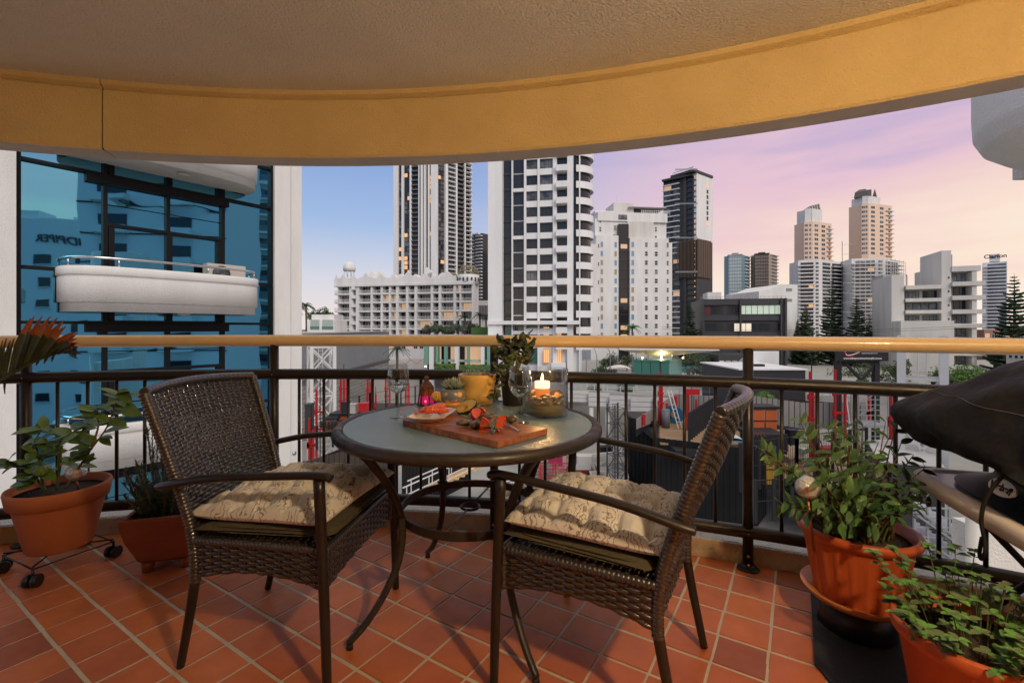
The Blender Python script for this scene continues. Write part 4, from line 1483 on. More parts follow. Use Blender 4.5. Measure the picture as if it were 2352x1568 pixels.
# --- palm reaching in from the left, its pot outside the frame
pp = V((-2.95, 1.95, 0))
t = thing('potted_palm', 'potted palm at the far left with an orange tipped frond over the handrail', 'potted plant', pp)
MB().lathe([(.0001, 0.001), (.13, 0.001), (.17, .28), (.18, .30), (.165, .30), (.15, .26), (.0001, .26)], 32, pp).build('pot', blackp, t)
palm_m = mat('palm_leaf', (0.065, 0.085, 0.028), 0.5, var=(14, (0.035, 0.045, 0.02), 0.25))
palm_o = mat('palm_leaf_burnt_tip', (0.46, 0.13, 0.025), 0.6, var=(18, (0.28, 0.09, 0.03), 0.3))
def frond(ctrl, leaflets, m1, m2):
 pts = curve_pts(ctrl, 8)
 MB().tube(pts, [.010 - .008 * i / (len(pts) - 1) for i in range(len(pts))], 7).build('rachis', palm_m, t)
 for (f, e, w, burnt) in leaflets:
  q = pts[int(f * (len(pts) - 1))]
  d = e - q
  L_ = d.length
  dn = d.normalized()
  side = dn.cross(V((0, 1, .2))).normalized()
  nseg = 9
  mb = MB()
  vs, fs = [], []
  for i in range(nseg + 1):
   tt = i / nseg
   ww = w * (.5 + 1.0 * tt if tt < .5 else 1.0 * (1 - ((tt - .5) / .5) ** 1.6)) + .0004
   p = q + d * tt + V((0, 0, .05 * L_ * math.sin(PI * tt))) + V((0, -.02 * L_ * math.sin(PI * tt), 0))
   vs += [p - side * ww, p + V((0, .004, 0)), p + side * ww]
  for i in range(nseg):
   a = i * 3
   fs += [(a, a + 3, a + 4, a + 1), (a + 1, a + 4, a + 5, a + 2)]
  mb.add(vs, fs, True)
  for i in range(nseg):
   if i / nseg >= burnt:
    mb.m[i * 2] = mb.m[i * 2 + 1] = 1
  mb.build('leaflet', [palm_m, palm_o], t)
def p6(x, y, d):    # from the close-up of the palm
 return W((x / 4.238) / 1.3776, (980 + y / 4.238) / 1.3776, d)
ctrl = [pp + V((0, 0, .28)), pp + V((.15, -.05, .62)), p6(-250, 1080, 1.97), p6(0, 950, 1.98), p6(330, 760, 2.0), p6(650, 620, 2.02), p6(920, 560, 2.04)]
lf = []
tips = [(410, 110), (450, 90), (560, 85), (672, 90), (765, 105), (855, 140), (880, 222), (1020, 290), (1030, 325), (1028, 385), (1045, 440), (1050, 500), (1085, 595)]
for i, (x, y) in enumerate(tips):
 f = .60 + .40 * (i / 12) ** 1.1
 bt = (.70, .68, .66, .6, .6, .58, .62, .6, .66, .72, .8, .95, 2)[i]
 lf.append((f, p6(x, y, 1.96 + .02 * (i % 3)), .015 if i < 8 else .011, bt - .12))
 lf.append((f - .02, p6(x - 45, y + 60, 1.99), .012, bt - .1))
for i in range(7):
 x = -120 + i * 52
 lf.append((.46 + i * .025, p6(x + 100, 380 + 30 * (i % 2), 1.99), .0085, .97))
for i in range(9):
 lf.append((.45 + i * .055, p6(-150 + i * 105, 1250 - i * 60 if i < 3 else 900 - i * 25, 2.03), .006, 2))
frond(ctrl, lf, palm_m, palm_o)
# --- right: large ribbed orange pot on its saucer
ang = math.radians(37.0)
pr = V((2.09 * math.sin(ang), 2.09 * math.cos(ang), 0))
t = thing('shrub_pot', 'large ribbed orange plastic pot with a leafy green shrub, standing on a saucer', 'potted plant', pr)
zb = .130
HZ = .80
MB().lathe([(.10, .001), (.12, .015), (.11, .118), (.0001, .118)], 30, pr).build('wheeled_base', wire, t)
MB().lathe([(.0001, zb - .009), (.150, zb - .009), (.158, zb), (.176, zb + .022), (.172, zb + .024), (.150, zb + .004), (.0001, zb + .004)], 56, pr).build('saucer', plast_sau, t)
def potw(i, j):
 a = 2 * PI * i
 z = j
 r = .128 + (.168 - .128) * z + .0022 * (1 if (math.cos(a * 22) > .2) else -1) * (1 if z < .84 else 0)
 return pr + V((r * math.cos(a), r * math.sin(a), zb + .004 + .275 * HZ * z))
mb = MB()
mb.grid(potw, 176, 10, close_u=True)
mb.lathe([(r_, zb + z_ * HZ) for r_, z_ in ((.166, .262), (.176, .268), (.188, .284), (.191, .300), (.187, .312), (.178, .316), (.168, .308), (.158, .26), (.15, .24))], 64, pr)
mb.build('pot', plast_or, t)
MB().lathe([(.0001, zb + .272 * HZ), (.158, zb + .268 * HZ)], 40, pr).build('soil', soil, t)
shr_me = leaf_shape(1, .40, .12, .22, 7, .9).mesh('leaf', leaf_dark)
shr_me2 = leaf_shape(1, .40, .12, .22, 7, .9).mesh('leaf', mat('shrub_leaf_pale', (0.055, 0.13, 0.032), 0.45, var=(9, (0.075, 0.17, 0.04), 0.25)))  # paler leaf tone, mixed in at random
def p3(x, y, d):    # from the right close-up picture
 return W((2400 + x / 2.2405) / 1.3776, (1050 + y / 2.2405) / 1.3776, d)
heads = [(290, 620, 1.62), (390, 640, 1.66), (330, 700, 1.60), (480, 660, 1.64), (600, 650, 1.68), (700, 700, 1.66), (740, 650, 1.7), (900, 640, 1.66), (960, 680, 1.66), (1020, 760, 1.62),
   (850, 780, 1.6), (640, 780, 1.6), (520, 850, 1.56), (400, 900, 1.58), (280, 940, 1.56), (210, 960, 1.6), (60, 830, 1.66), (20, 810, 1.68), (700, 900, 1.55), (830, 950, 1.55), (980, 900, 1.6), (1100, 870, 1.6), (1180, 960, 1.58),
   (560, 1000, 1.52), (700, 1050, 1.5), (860, 1080, 1.5), (1000, 1050, 1.54), (1130, 1080, 1.56), (1220, 1200, 1.5), (450, 1060, 1.52), (250, 1250, 1.55), (210, 1200, 1.58), (420, 1180, 1.52), (600, 1180, 1.46), (760, 1160, 1.46), (920, 1200, 1.46), (1060, 1220, 1.5), (480, 1300, 1.5), (1150, 1130, 1.66), (650, 1270, 1.46), (820, 1290, 1.46)]
nb = pr + V((0, 0, zb + .268 * HZ))
cnt = 0
nlf = 0
extra = MB()
rnd.seed(5)
heads = heads + [(x + rnd.uniform(-70, 70), y + rnd.uniform(-10, 90), d + rnd.uniform(-.05, .12)) for x, y, d in heads if y > 640]
for (x, y, d) in heads:
 e = p3(x, y, d)
 b = nb + V(((e.x - nb.x) * .22 + rnd.uniform(-.04, .04), (e.y - nb.y) * .15 + rnd.uniform(-.05, .05), 0))
 mid = b.lerp(e, .5) + V((0, 0, .03))
 pts = curve_pts([b, mid, e], 6)
 MB().tube(pts, [.0042 - .003 * i / 12 for i in range(13)], 5).build('stem', stem_b if cnt % 3 else stem_g, t)
 cnt += 1
 for q in range(4, 13):
  if rnd.random() < .25:
   continue
  dv = (pts[q] - pts[q - 1]).normalized()
  sg = 1 if q % 2 else -1
  sdv = dv.cross(V((rnd.uniform(-.4, .4), -1, .3))).normalized() * sg
  dd = sdv + dv * .7 + V((0, rnd.uniform(-.3, .1), rnd.uniform(-.45, .15)))
  Ml = place(pts[q], dd, up=(rnd.uniform(-.3, .3), -.4, 1), s=rnd.uniform(.032, .060), roll=rnd.uniform(-.5, .5))
  nlf += 1
  if nlf <= 295:
   inst(shr_me2 if rnd.random() < .33 else shr_me, 'leaf', t, Ml)
  else:
   extra.mi = int(rnd.random() < .33)
   extra.add([Ml @ v.co for v in shr_me.vertices], [tuple(p.vertices) for p in shr_me.polygons], True)
extra.build('foliage', [leaf_dark, MATS['shrub_leaf_pale']], t, kind='stuff')
for k in range(40):  # dry stalks standing in the pot
 a, r = rnd.uniform(0, 6.28), rnd.uniform(0, .12)
 b = nb + V((r * math.cos(a), r * math.sin(a), 0))
 if k < 16:
  MB().tube([b, b + V((rnd.uniform(-.01, .01), rnd.uniform(-.01, .01), rnd.uniform(.05, .12)))], rnd.uniform(.003, .006), 6).build('stalk', stem_b, t)
bp = p3(350, 1100, 1.58)
solar_ball(bp, 0, .040, 'crackle glass solar light in the orange shrub pot', V((bp.x + .02, bp.y, .33)))
# --- near right pot with oregano
pn = V((1.185, 1.165, 0))
t = thing('herb_pot', 'orange pot of bushy light green oregano at the lower right corner', 'potted plant', pn)
MB().lathe([(.0001, .001), (.100, .001), (.118, .012), (.120, .024), (.108, .030), (.0001, .028)], 40, pn + V((-.03, .03, 0))).build('saucer', terra, t)
MB().lathe([(.0001, .031), (.112, .031), (.118, .036), (.155, .285), (.162, .292), (.172, .300), (.174, .325), (.168, .333), (.158, .330), (.150, .27), (.0001, .27)], 56, pn).build('pot', plast_or, t)
MB().lathe([(.0001, .298), (.152, .294)], 40, pn).build('soil', soil, t)
her_me = leaf_shape(1, .68, .18, .18, 6, .8).mesh('leaf', leaf_mint)
her_me2 = leaf_shape(1, .68, .18, .18, 6, .8).mesh('leaf', mat('herb_leaf_grey', (0.085, 0.125, 0.055), 0.65, var=(9, (0.13, 0.17, 0.08), 0.25)))
n_l = 0
for s_ in range(84):
 a = rnd.uniform(0, 6.28)
 r = .158 * math.sqrt(rnd.random())
 b = pn + V((r * math.cos(a), r * math.sin(a), .296))
 h = rnd.uniform(.05, .13) * (1.25 - r / .3)
 if s_ < 5:
  b, h = pn + V((-.06 + s_ * .03, .09, .296)), .17
 lean = V((math.cos(a) * r * 3.2, math.sin(a) * r * 3.2, .8)).normalized()
 if s_ < 5:
  lean = V(((-.5, -.3, .1, .35, .5)[s_], .35, 1)).normalized()
 pts = curve_pts([b, b + lean * h * .6, b + lean * h * 1.1 + V((lean.x * .02, lean.y * .02, 0))], 4)
 MB().tube(pts, .0014, 4).build('stem', stem_g, t)
 for q in range(2, len(pts)):
  for k in (0, PI) if q < len(pts) - 1 else (0, PI / 2, PI, 1.5 * PI):
   if n_l >= 292 and q < len(pts) - 1:
    continue
   th = k + q * 1.57 + rnd.uniform(-.4, .4)
   d = V((math.cos(th), math.sin(th), rnd.uniform(.0, .45)))
   n_l += 1
   inst(her_me if rnd.random() < .62 else her_me2, 'leaf', t, place(pts[q], d, s=rnd.uniform(.020, .038) * (1 if q < len(pts) - 1 else .8)))
# --- black rubber mat
mb = MB()
mb.prism([(1.269, 1.945), (.985, 1.488), (.975, 1.30), (1.15, .9), (2.3, .7), (2.5, 1.2), (1.75, 1.72)], 0.0035, 0.013)
o = mb.build('rubber_mat', mat('black_rubber_mat', (0.010, 0.011, 0.014), 0.7, var=(200, (0.022, 0.026, 0.034), 0.2), bump=(260, 0.8, 0.003)))
tag(o, 'black rubber mat under the orange shrub pot and the barbecue', 'mat')
# barbecue under its cover
ex_ = V((.30, .954, 0))         # along the barbecue, away from the viewer
ey_ = V((-.954, .30, 0))        # towards the table: its front
bc = V((1.60, 1.17, 0))
t = thing('barbecue', 'barbecue on a folding stand with cream side shelves, under a black cover', 'barbecue', bc)
Q = lambda l, f, z: bc + ex_ * l + ey_ * f + V((0, 0, z))
cov = mat('black_cover_fabric', (0.010, 0.009, 0.008), 0.6, spec=0.3, bump=(9, 0.5, 0.035), bump2=(240, 0.2, 0.001), rvar=(6, 0.5, 0.75))
bbk = mat('black_enamel', (0.009, 0.009, 0.009), 0.5, spec=.3)
shelf_m = mat('cream_plastic_shelf', (0.64, 0.58, 0.51), 0.5, bump=(300, 0.15, 0.0008))
shelf_in = mat('grey_shelf_top', (0.20, 0.22, 0.25), 0.3, var=(9, (0.26, 0.28, 0.31), 0.3), bump=(30, 0.2, 0.002))
def cover(i, j):
 a = 2 * PI * i
 e = j * PI / 2
 ca, sa = math.cos(a), math.sin(a)
 q = (abs(ca) ** 2.6 + abs(sa) ** 2.6) ** (-1 / 2.6)
 R_l, R_f = .43, .285
 k = math.cos(e) ** .75 if j < 1 else 0
 l, f = ca * q * R_l * k, sa * q * R_f * k
 z = .690 + .345 * math.sin(e) ** .9
 w = max(0, math.cos(a - math.radians(42))) ** 4
 hz = math.exp(-((z - .80) / .10) ** 2)
 l += .13 * w * hz
 f += .13 * w * hz
 w2 = max(0, math.cos(a - math.radians(-42 + 180))) ** 9
 l -= .05 * w2 * hz
 fold = .017 * math.sin(a * 9 + 2.2 * math.sin(z * 17)) * (1 - j) + .006 * math.sin(a * 17 + z * 30)
 l += ca * fold
 f += sa * fold
 z += .012 * noise.noise(V((l * 7, f * 7, z * 5)))
 if j == 0:
  z += .012 * math.sin(a * 5) + .03 * max(0, math.cos(a - 1.2)) ** 3
 return Q(l, f, z)
mb = MB()
mb.grid(cover, 120, 26, close_u=True)
mb.build('cover', cov, t)
seam = [cover(i / 120, .33 + .03 * math.sin(i / 9)) + (cover(i / 120, .33) - Q(0, 0, .8)).normalized() * .002 for i in range(120)]
MB().tube(seam, .0011, 4, closed=True).build('seam', mat('grey_thread', (0.16, 0.15, 0.14), 0.8), t)
mb = MB()
def body(i, j):
 a = 2 * PI * i
 ca, sa = math.cos(a), math.sin(a)
 q = (abs(ca) ** 3 + abs(sa) ** 3) ** (-1 / 3)
 k = 1.10 - .30 * math.sin(j * PI) ** .8
 return Q(ca * q * .37 * k, sa * q * .245 * k, .600 + .11 * j)
mb.grid(body, 64, 8, close_u=True)
mb.build('cook_box', bbk, t)
mb = MB()
def rrect(L_, w_, z, r, n=9):
 pts = []
 for cx_, cy_, a0_ in ((L_ - r, w_ - r, 0), (-L_ + r, w_ - r, PI / 2), (-L_ + r, -w_ + r, PI), (L_ - r, -w_ + r, 1.5 * PI)):
  for k in range(n + 1):
   a = a0_ + PI / 2 * k / n
   pts.append(Q(cx_ + r * math.cos(a), cy_ + r * math.sin(a), z))
 return pts
rs_ = [rrect(.435, .300, .543, .10), rrect(.445, .310, .552, .11), rrect(.450, .315, .567, .115), rrect(.447, .312, .588, .11), rrect(.438, .303, .595, .10), rrect(.415, .280, .596, .09), rrect(.408, .273, .589, .09)]
kk = len(rs_[0])
vs = [q for r in rs_ for q in r]
fs = [(i * kk + j, i * kk + (j + 1) % kk, (i + 1) * kk + (j + 1) % kk, (i + 1) * kk + j) for i in range(len(rs_) - 1) for j in range(kk)]
fs += [tuple(range(kk))[::-1]]
mb.add(vs, fs, True)
mb.build('shelf', shelf_m, t)
MB().add(rrect(.410, .275, .5895, .09), [tuple(range(kk))]).build('shelf_top', shelf_in, t)
bo = Q(-.02, .235, .650)
nrm_ = (ey_ * .93 + V((0, 0, .36))).normalized()
bx_ = -ex_
by_ = nrm_.cross(bx_).normalized()
o_ = MB().add([bo + bx_ * .050 * math.cos(2 * PI * k / 32) + by_ * .023 * math.sin(2 * PI * k / 32) + nrm_ * .052 for k in range(32)] + [bo + bx_ * .048 * math.cos(2 * PI * k / 32) + by_ * .021 * math.sin(2 * PI * k / 32) + nrm_ * .046 for k in range(32)],
     [tuple(range(32))] + [(k, k + 32, (k + 1) % 32 + 32, (k + 1) % 32) for k in range(32)]).build('badge', mat('badge_white', (0.72, 0.68, 0.60), 0.35), t)
text_obj('Weber', 'lettering', bbk, o_, .026, bo + nrm_ * .0525 - by_ * .008 - bx_ * .004, bx_, by_, bold=.0012, extrude=.0006)
mb = MB()
mb.tube([bo + bx_ * .034 + by_ * y + nrm_ * .0528 for y in (-.012, .002)], .0016, 6)
mb.ball(bo + bx_ * .034 + by_ * .004 + nrm_ * .0525, .0055, 10)
mb.build('emblem', bbk, o_)
cp = [Q(-.05, .262, .745), Q(-.045, .300, .70), Q(-.04, .328, .64), Q(-.035, .335, .58), Q(-.045, .333, .53), Q(-.05, .335, .50), Q(-.035, .335, .475), Q(-.028, .335, .49), Q(-.038, .335, .535)]
MB().tube(curve_pts(cp, 6), .0048, 8).build('tie_cord', cov, t)
for sgn in (-1, 1):
 MB().tube([Q(.30 * sgn, .22, .55), Q(.36 * sgn, -.25, .012)], .011, 10).build('leg', bbk, t)
 MB().tube([Q(.30 * sgn, -.22, .55), Q(.33 * sgn, .26, .012)], .011, 10).build('leg', bbk, t)
for f in (-.2, .22):
 MB().tube([Q(.34, f, .05), Q(-.34, f, .05)], .009, 8).build('stretcher', bbk, t)
# city helpers
GZ0 = -14.0        # street and building site level
class Fac:
 """an upright facade plane between two picture columns at their distances"""
 def __init__(s, xl, dl, xr, dr):
  s.A = V(((xl - CX) / F * dl, dl, 0))
  s.B = V(((xr - CX) / F * dr, dr, 0))
  s.u = (s.B - s.A).normalized()
  s.n = V((s.u.y, -s.u.x, 0))       # outwards, to the viewer
  s.L = (s.B - s.A).length
 def at(s, px):
  t = (px - CX) / F
  d = s.B - s.A
  k = (t * s.A.y - s.A.x) / (d.x - t * d.y)
  return k * s.L
 def dep(s, px):
  return (s.A + s.u * s.at(px)).y
 def z(s, px, y):
  return H + (CY - y) / F * s.dep(px)
 def p(s, k, z, n=0.0):
  q = s.A + s.u * k + s.n * n
  return V((q.x, q.y, z))
 def box(s, name, par, m, k0, k1, z0, z1, n0, n1):
  c = s.p((k0 + k1) / 2, (z0 + z1) / 2, (n0 + n1) / 2)
  M = frame_M(c, s.u * (k1 - k0), s.n * (n1 - n0), V((0, 0, z1 - z0)))
  return inst(cube(m), name, par, M)
 def pbox(s, name, par, m, x0, x1, y0, y1, n0, n1, xr=None):
  """box given by picture columns and rows (rows measured at column xr)"""
  xr = xr if xr is not None else (x0 + x1) / 2
  return s.box(name, par, m, s.at(x0), s.at(x1), s.z(xr, y1), s.z(xr, y0), n0, n1)
 def unit(s, me, name, par, k0, k1, z0, z1, n0=0.0, dn=1.0):
  """unit mesh (x 0..1, z 0..1, y outwards) stretched over a bay"""
  M = frame_M(s.p(k0, z0, n0), s.u * (k1 - k0), s.n * dn, V((0, 0, z1 - z0)))
  return inst(me, name, par, M)
def window_mesh(frame_m, glass_m, nx=2, ny=1, fw=.05, proud=.06):
 """framed window as unit mesh with recessed panes"""
 key = 'win', frame_m.name, glass_m.name, nx, ny, fw
 if key in CUBES:
  return CUBES[key]
 mb = MB()
 mb.mi = 0
 bars = [(0, fw, 0, 1), (1 - fw, 1, 0, 1), (fw, 1 - fw, 0, fw), (fw, 1 - fw, 1 - fw, 1)]
 for i in range(1, nx):
  x = i / nx
  bars.append((x - fw / 2.4, x + fw / 2.4, fw, 1 - fw))
 for j in range(1, ny):
  z = j / ny
  for i in range(nx):
   bars.append((i / nx + fw / 2 if i else fw, (i + 1) / nx - fw / 2 if i < nx - 1 else 1 - fw, z - fw / 2.4, z + fw / 2.4))
 for a, b, c, d in bars:
  mb.box(a, b, -.02, proud, c, d)
 mb.mi = 1
 mb.box(fw * .5, 1 - fw * .5, -.02, .018, fw * .5, 1 - fw * .5)
 CUBES[key] = mb.mesh('window', [frame_m, glass_m])
 return CUBES[key]
g_dark = mat('dark_window_glass', (0.020, 0.022, 0.026), 0.08, spec=0.6)
g_mid = mat('curtained_window_glass', (0.15, 0.155, 0.16), 0.15, spec=0.7, var=(.45, (0.03, 0.032, 0.036), 0.08))
g_lit = mat('lit_window', (0.5, 0.3, 0.15), 0.3, emit=((1.0, 0.50, 0.20), 0.5))
g_litp = mat('dim_lit_window', (0.3, 0.22, 0.15), 0.3, emit=((1.0, 0.62, 0.34), 0.35))
g_blue = mat('sky_reflection_window_glass', (0.16, 0.30, 0.46), 0.12, spec=0.8)  # blue sky reflection put into the pane colour
g_tan = mat('tan_window_glass', (0.34, 0.28, 0.20), 0.2)
g_teal = mat('teal_window_glass', (0.035, 0.14, 0.14), 0.08, spec=0.8)
w_wall = mat('white_painted_render', (0.76, 0.755, 0.745), 0.8, streak=.15, var=(.5, (0.60, 0.59, 0.575), 0.22))
w_wall2 = mat('white_tower_paint', (0.79, 0.79, 0.79), 0.7, streak=.12, var=(.4, (0.66, 0.66, 0.66), 0.22))
cream_wall = mat('warm_white_render', (0.66, 0.64, 0.60), 0.85, streak=.12, var=(.5, (0.50, 0.485, 0.455), 0.22))
grey_wall = mat('grey_painted_render', (0.40, 0.39, 0.37), 0.85, var=(.3, (0.34, 0.33, 0.31), 0.3))
char = mat('charcoal_cladding', (0.045, 0.045, 0.050), 0.5, var=(.3, (0.035, 0.035, 0.038), 0.3))
dframe = mat('dark_window_frame', (0.035, 0.035, 0.04), 0.5)
wframe = mat('white_window_frame', (0.62, 0.62, 0.61), 0.5)
rail_glass = mat('balustrade_glass', (0.22, 0.28, 0.30), 0.08, alpha=0.45, spec=0.9)
rail_steel = mat('balustrade_steel', (0.35, 0.36, 0.37), 0.35, metal=0.6)
# the near blue glass building on the left
nb_lab = 'near white building with blue mirror glass and curved balconies at the left'
BF = Fac(43, 8.6, 625, 12.3)
nb = thing('glass_building', nb_lab, 'building', (BF.A.x, BF.A.y, GZ0))
def mirror_blue():
 m = mat('blue_mirror_glass', (0.15, 0.48, 0.68), 0.015, metal=1.0)
 t = m.node_tree
 b = t.nodes['Principled BSDF']
 tc = t.nodes.new('ShaderNodeTexCoord')
 n = N(t, 'ShaderNodeTexNoise')
 n.inputs['Scale'].default_value = 1.1
 n.inputs['Detail'].default_value = 1
 t.links.new(tc.outputs['Object'], n.inputs['Vector'])
 bn = N(t, 'ShaderNodeBump')
 bn.inputs['Strength'].default_value = 0.15
 bn.inputs['Distance'].default_value = 0.03
 t.links.new(n.outputs['Fac'], bn.inputs['Height'])
 t.links.new(bn.outputs[0], b.inputs['Normal'])
 return m
mirror = mirror_blue()
zb0, zt0 = GZ0, 9.5
zl1, zl2, zl3 = BF.z(43, 361), BF.z(43, 611.5), BF.z(300, 741)
FH_ = zl1 - zl3
k_a, k_b = BF.at(35), BF.at(628)
core = BF.box('core', nb, char, k_a, k_b + .3, zb0, zt0, -6, -.12)
cols = [BF.at(x) for x in (43, 241.5, 386, 512, 625)]
pane_me = MB().box(0, 1, -.02, .0, 0, 1).mesh('pane', mirror)
levels = [zl3 + FH_ * k for k in range(-5, 3)]
rndb = random.Random(4)
for z in levels:
 mid = z + (zl2 - zl3)
 mid2 = z + (BF.z(300, 575) - zl3)
 for i in range(4):
  rows = [(z, z + (zl2 - zl3)), (mid, z + FH_)] if i in (0, 3) else [(z + .03, z + FH_ * .80), (z + FH_ * .80, z + FH_ * 1.0)]
  for a, b in rows:
   BF.unit(pane_me, 'pane', nb, cols[i] + .0, cols[i + 1], a + .02, b, -.06 + rndb.uniform(-.004, .004), 1.0)
frm = mat('black_mullion', (0.006, 0.0065, 0.007), 0.5, spec=.25)
for x in (39, 241.5, 386, 512, 625):
 k = BF.at(x)
 w_ = .05 if x in (39, 625) else .035
 BF.box('mullion', nb, frm, k - w_, k + w_, zb0, zt0, -.06, .035)
for z in levels:
 BF.box('transom', nb, frm, cols[0], cols[-1], z - .035, z + .025, -.06, .03)
 for i in (0, 3):
  zz = z + (zl2 - zl3)
  BF.box('transom', nb, frm, cols[i] + .04, cols[i + 1] - .04, zz - .03, zz + .03, -.06, .026)
 BF.box('door_head', nb, frm, cols[1] - .3, cols[3] + .12, z + FH_ - .20, z + FH_ - .03, -.05, .06)
 zz = z + FH_ * .665
 BF.box('transom', nb, frm, cols[1] + .03, cols[3], zz - .032, zz + .032, -.06, .032)
 for k in (cols[1] + .10, cols[2] + .03, cols[3] - .08):
  BF.box('door_stile', nb, frm, k - .05, k + .05, z + .04, zz - .04, -.06, .028)
BF.box('end_wall', nb, stucco_white, BF.at(-260), BF.at(34), zb0, zt0, -2, .20)
k0 = BF.at(626)
BF.box('column', nb, stucco_white, k0, k0 + .42, zb0, zt0, -2.2, .12)
BF.box('column_reveal', nb, stucco_white, k0 + .42, k0 + .80, zb0, zt0, -2.2, .02)
tp = BF.p(k0 + .58, BF.z(652, 1045), .03)
MB().lathe([(.05, 0), (.055, .008), (.0001, .012)], 20, tp, ax=(BF.u, V((0, 0, 1)), BF.n)).build('wall_tap', mat('chrome', (0.6, 0.6, 0.6), 0.2, metal=1), nb)
chrome = MATS['chrome']
outline = []
for k, n in ((0.55, 0.0), (.56, .25), (.64, .52), (.82, .74), (1.10, .88), (1.55, .96), (2.1, 1.0), (2.7, 1.0), (3.2, .97), (3.6, .90), (3.86, .76), (3.98, .55), (4.02, .28), (4.02, 0.0)):
 outline.append((k, n))
oc2 = [(q.x, q.y) for q in curve_pts([(k, n, 0) for k, n in outline], 5)]
so = BF.z(300, 719.5)
def loft(levels_, m, name, par):
 """stack of scaled outlines: (inset, z)"""
 vs = []
 n = len(oc2)
 for ins, z in levels_:
  for (k, q) in oc2:
   cxk, cq = 2.3, 0
   kk = cxk + (k - cxk) * (1 + ins / 1.75)
   qq = q * (1 + ins / 1.0)
   vs.append(BF.p(kk, z, qq))
 fs = [(i * n + j, i * n + j + 1, (i + 1) * n + j + 1, (i + 1) * n + j) for i in range(len(levels_) - 1) for j in range(n - 1)]
 mb = MB()
 mb.add(vs, fs, True)
 mb.add([vs[j] for j in range(n)], [tuple(range(n))[::-1]])
 return mb.build(name, m, par)
for lv_ in range(-4, 2):
 z = so + FH_ * lv_
 par = loft([(-.10, z + .02), (.0, z), (.0, z + .19), (.045, z + .195), (.045, z + .66), (.045, z + .71), (.06, z + .715), (.065, z + .72), (.065, z + .86), (.05, z + .885), (-.10, z + .885), (-.10, z + .15), (-.12, z + .15)], stucco_white, 'balcony', nb)
 hr = [BF.p(2.3 + (k - 2.3) * .99, z + 1.05, q * .985) for k, q in oc2]
 MB().tube(hr, .028, 10).build('handrail', chrome, par)
 mb = MB()
 for j in (8, 22, 36, 52, 62):
  k, q = oc2[min(j, len(oc2) - 1)]
  b = BF.p(2.3 + (k - 2.3) * .99, z + .88, q * .985)
  MB().tube([b, b + V((0, 0, .17))], .016, 8).build('rail_post', chrome, par)
 lp_ = BF.p(2.45, z - .035, .62)
 MB().lathe([(.0001, -.01), (.09, .0), (.12, .02), (.125, .04)], 24, lp_).build('soffit_light', mat('soffit_light_cover', (0.62, 0.60, 0.56), 0.4), par)
az_ = so + .70
t = thing('air_conditioner', 'cream air conditioner unit with a round fan grille on the opposite balcony', 'air conditioner', BF.p(3.3, az_, .35))
BF.box('casing', t, mat('cream_sheet_metal', (0.55, 0.50, 0.44), 0.5), 2.95, 3.78, az_, az_ + .50, .22, .50)
gc = BF.p(3.25, az_ + .27, .50)
mb = MB()
for r in (.04, .07, .10, .13, .16, .19):
 mb.tube([gc + BF.n * .012 + BF.u * (r * math.cos(2 * PI * i / 24)) + V((0, 0, r * math.sin(2 * PI * i / 24))) for i in range(24)], .004, 4, closed=True)
for i in range(16):
 a = 2 * PI * i / 16
 mb.tube([gc + BF.n * .013, gc + BF.n * .013 + BF.u * (.19 * math.cos(a)) + V((0, 0, .19 * math.sin(a)))], .003, 4)
mb.build('fan_grille', rail_steel, t)
MB().lathe([(.195, 0), (.195, .006), (.0001, .007)], 32, gc, ax=(BF.u, V((0, 0, 1)), BF.n)).build('fan_opening', frm, t)
# buildings across the street that the mirror glass reflects
def refl_tower(name, lab, X, Y, wx, wy, z1, wm, rows, pitch, style, group=None):
 t = thing(name, lab, 'building', (X, Y, GZ0), 0)
 MB().box(X - wx / 2, X + wx / 2, Y - wy / 2, Y + wy / 2, GZ0, z1).build('wall', wm, t)
 n = 0
 f = X - wx / 2
 for r in range(rows):
  z = z1 - 2.2 - r * pitch
  if style == 'punched':
   for k in range(int(wy / 4)):
    y = Y - wy / 2 + 2.2 + k * 4
    inst(cube(g_dark), 'window', t, frame_M(V((f - .03, y, z)), (.1, 0, 0), (0, 1.6, 0), (0, 0, 1.1)))
    inst(cube(wframe), 'sill', t, frame_M(V((f - .08, y, z - .62)), (.2, 0, 0), (0, 1.8, 0), (0, 0, .1)))
  elif style == 'bay':
   inst(cube(frm), 'shadow_gap', t, frame_M(V((f - .03, Y, z - 1.3)), (.1, 0, 0), (0, wy, 0), (0, 0, .12)))
   for k in range(int(wy / 6)):
    y = Y - wy / 2 + 3 + k * 6
    inst(cube(g_dark), 'window', t, frame_M(V((f - .05, y, z)), (.14, 0, 0), (0, 2.4, 0), (0, 0, 1.5)))
    inst(cube(wm), 'balcony', t, frame_M(V((f - .6, y, z - .95)), (1.2, 0, 0), (0, 3.0, 0), (0, 0, .75)))
  else:
   inst(cube(wm), 'balcony', t, frame_M(V((f - .8, Y, z)), (1.6, 0, 0), (0, wy + 1.6, 0), (0, 0, .35)))
   inst(cube(g_mid), 'window_band', t, frame_M(V((f - .06, Y, z + 1.35)), (.1, 0, 0), (0, wy * .9, 0), (0, 0, 1.9)))
   inst(cube(rail_glass), 'balustrade', t, frame_M(V((f - 1.55, Y, z + .65)), (.05, 0, 0), (0, wy + 1.4, 0), (0, 0, .9)))
 return t
white_r = mat('pale_render', (0.70, 0.72, 0.72), 0.9)
rt = refl_tower('lettered_building', 'plain pale apartment block with large lettering, behind the viewer', 64, -29, 18, 20, 15.6, white_r, 8, 3.1, 'punched')
for o_ in [c for c in rt.children if c.name.startswith(('window', 'sill'))]:
 if o_.matrix_basis.translation.z + GZ0 > 11:
  bpy.data.objects.remove(o_)
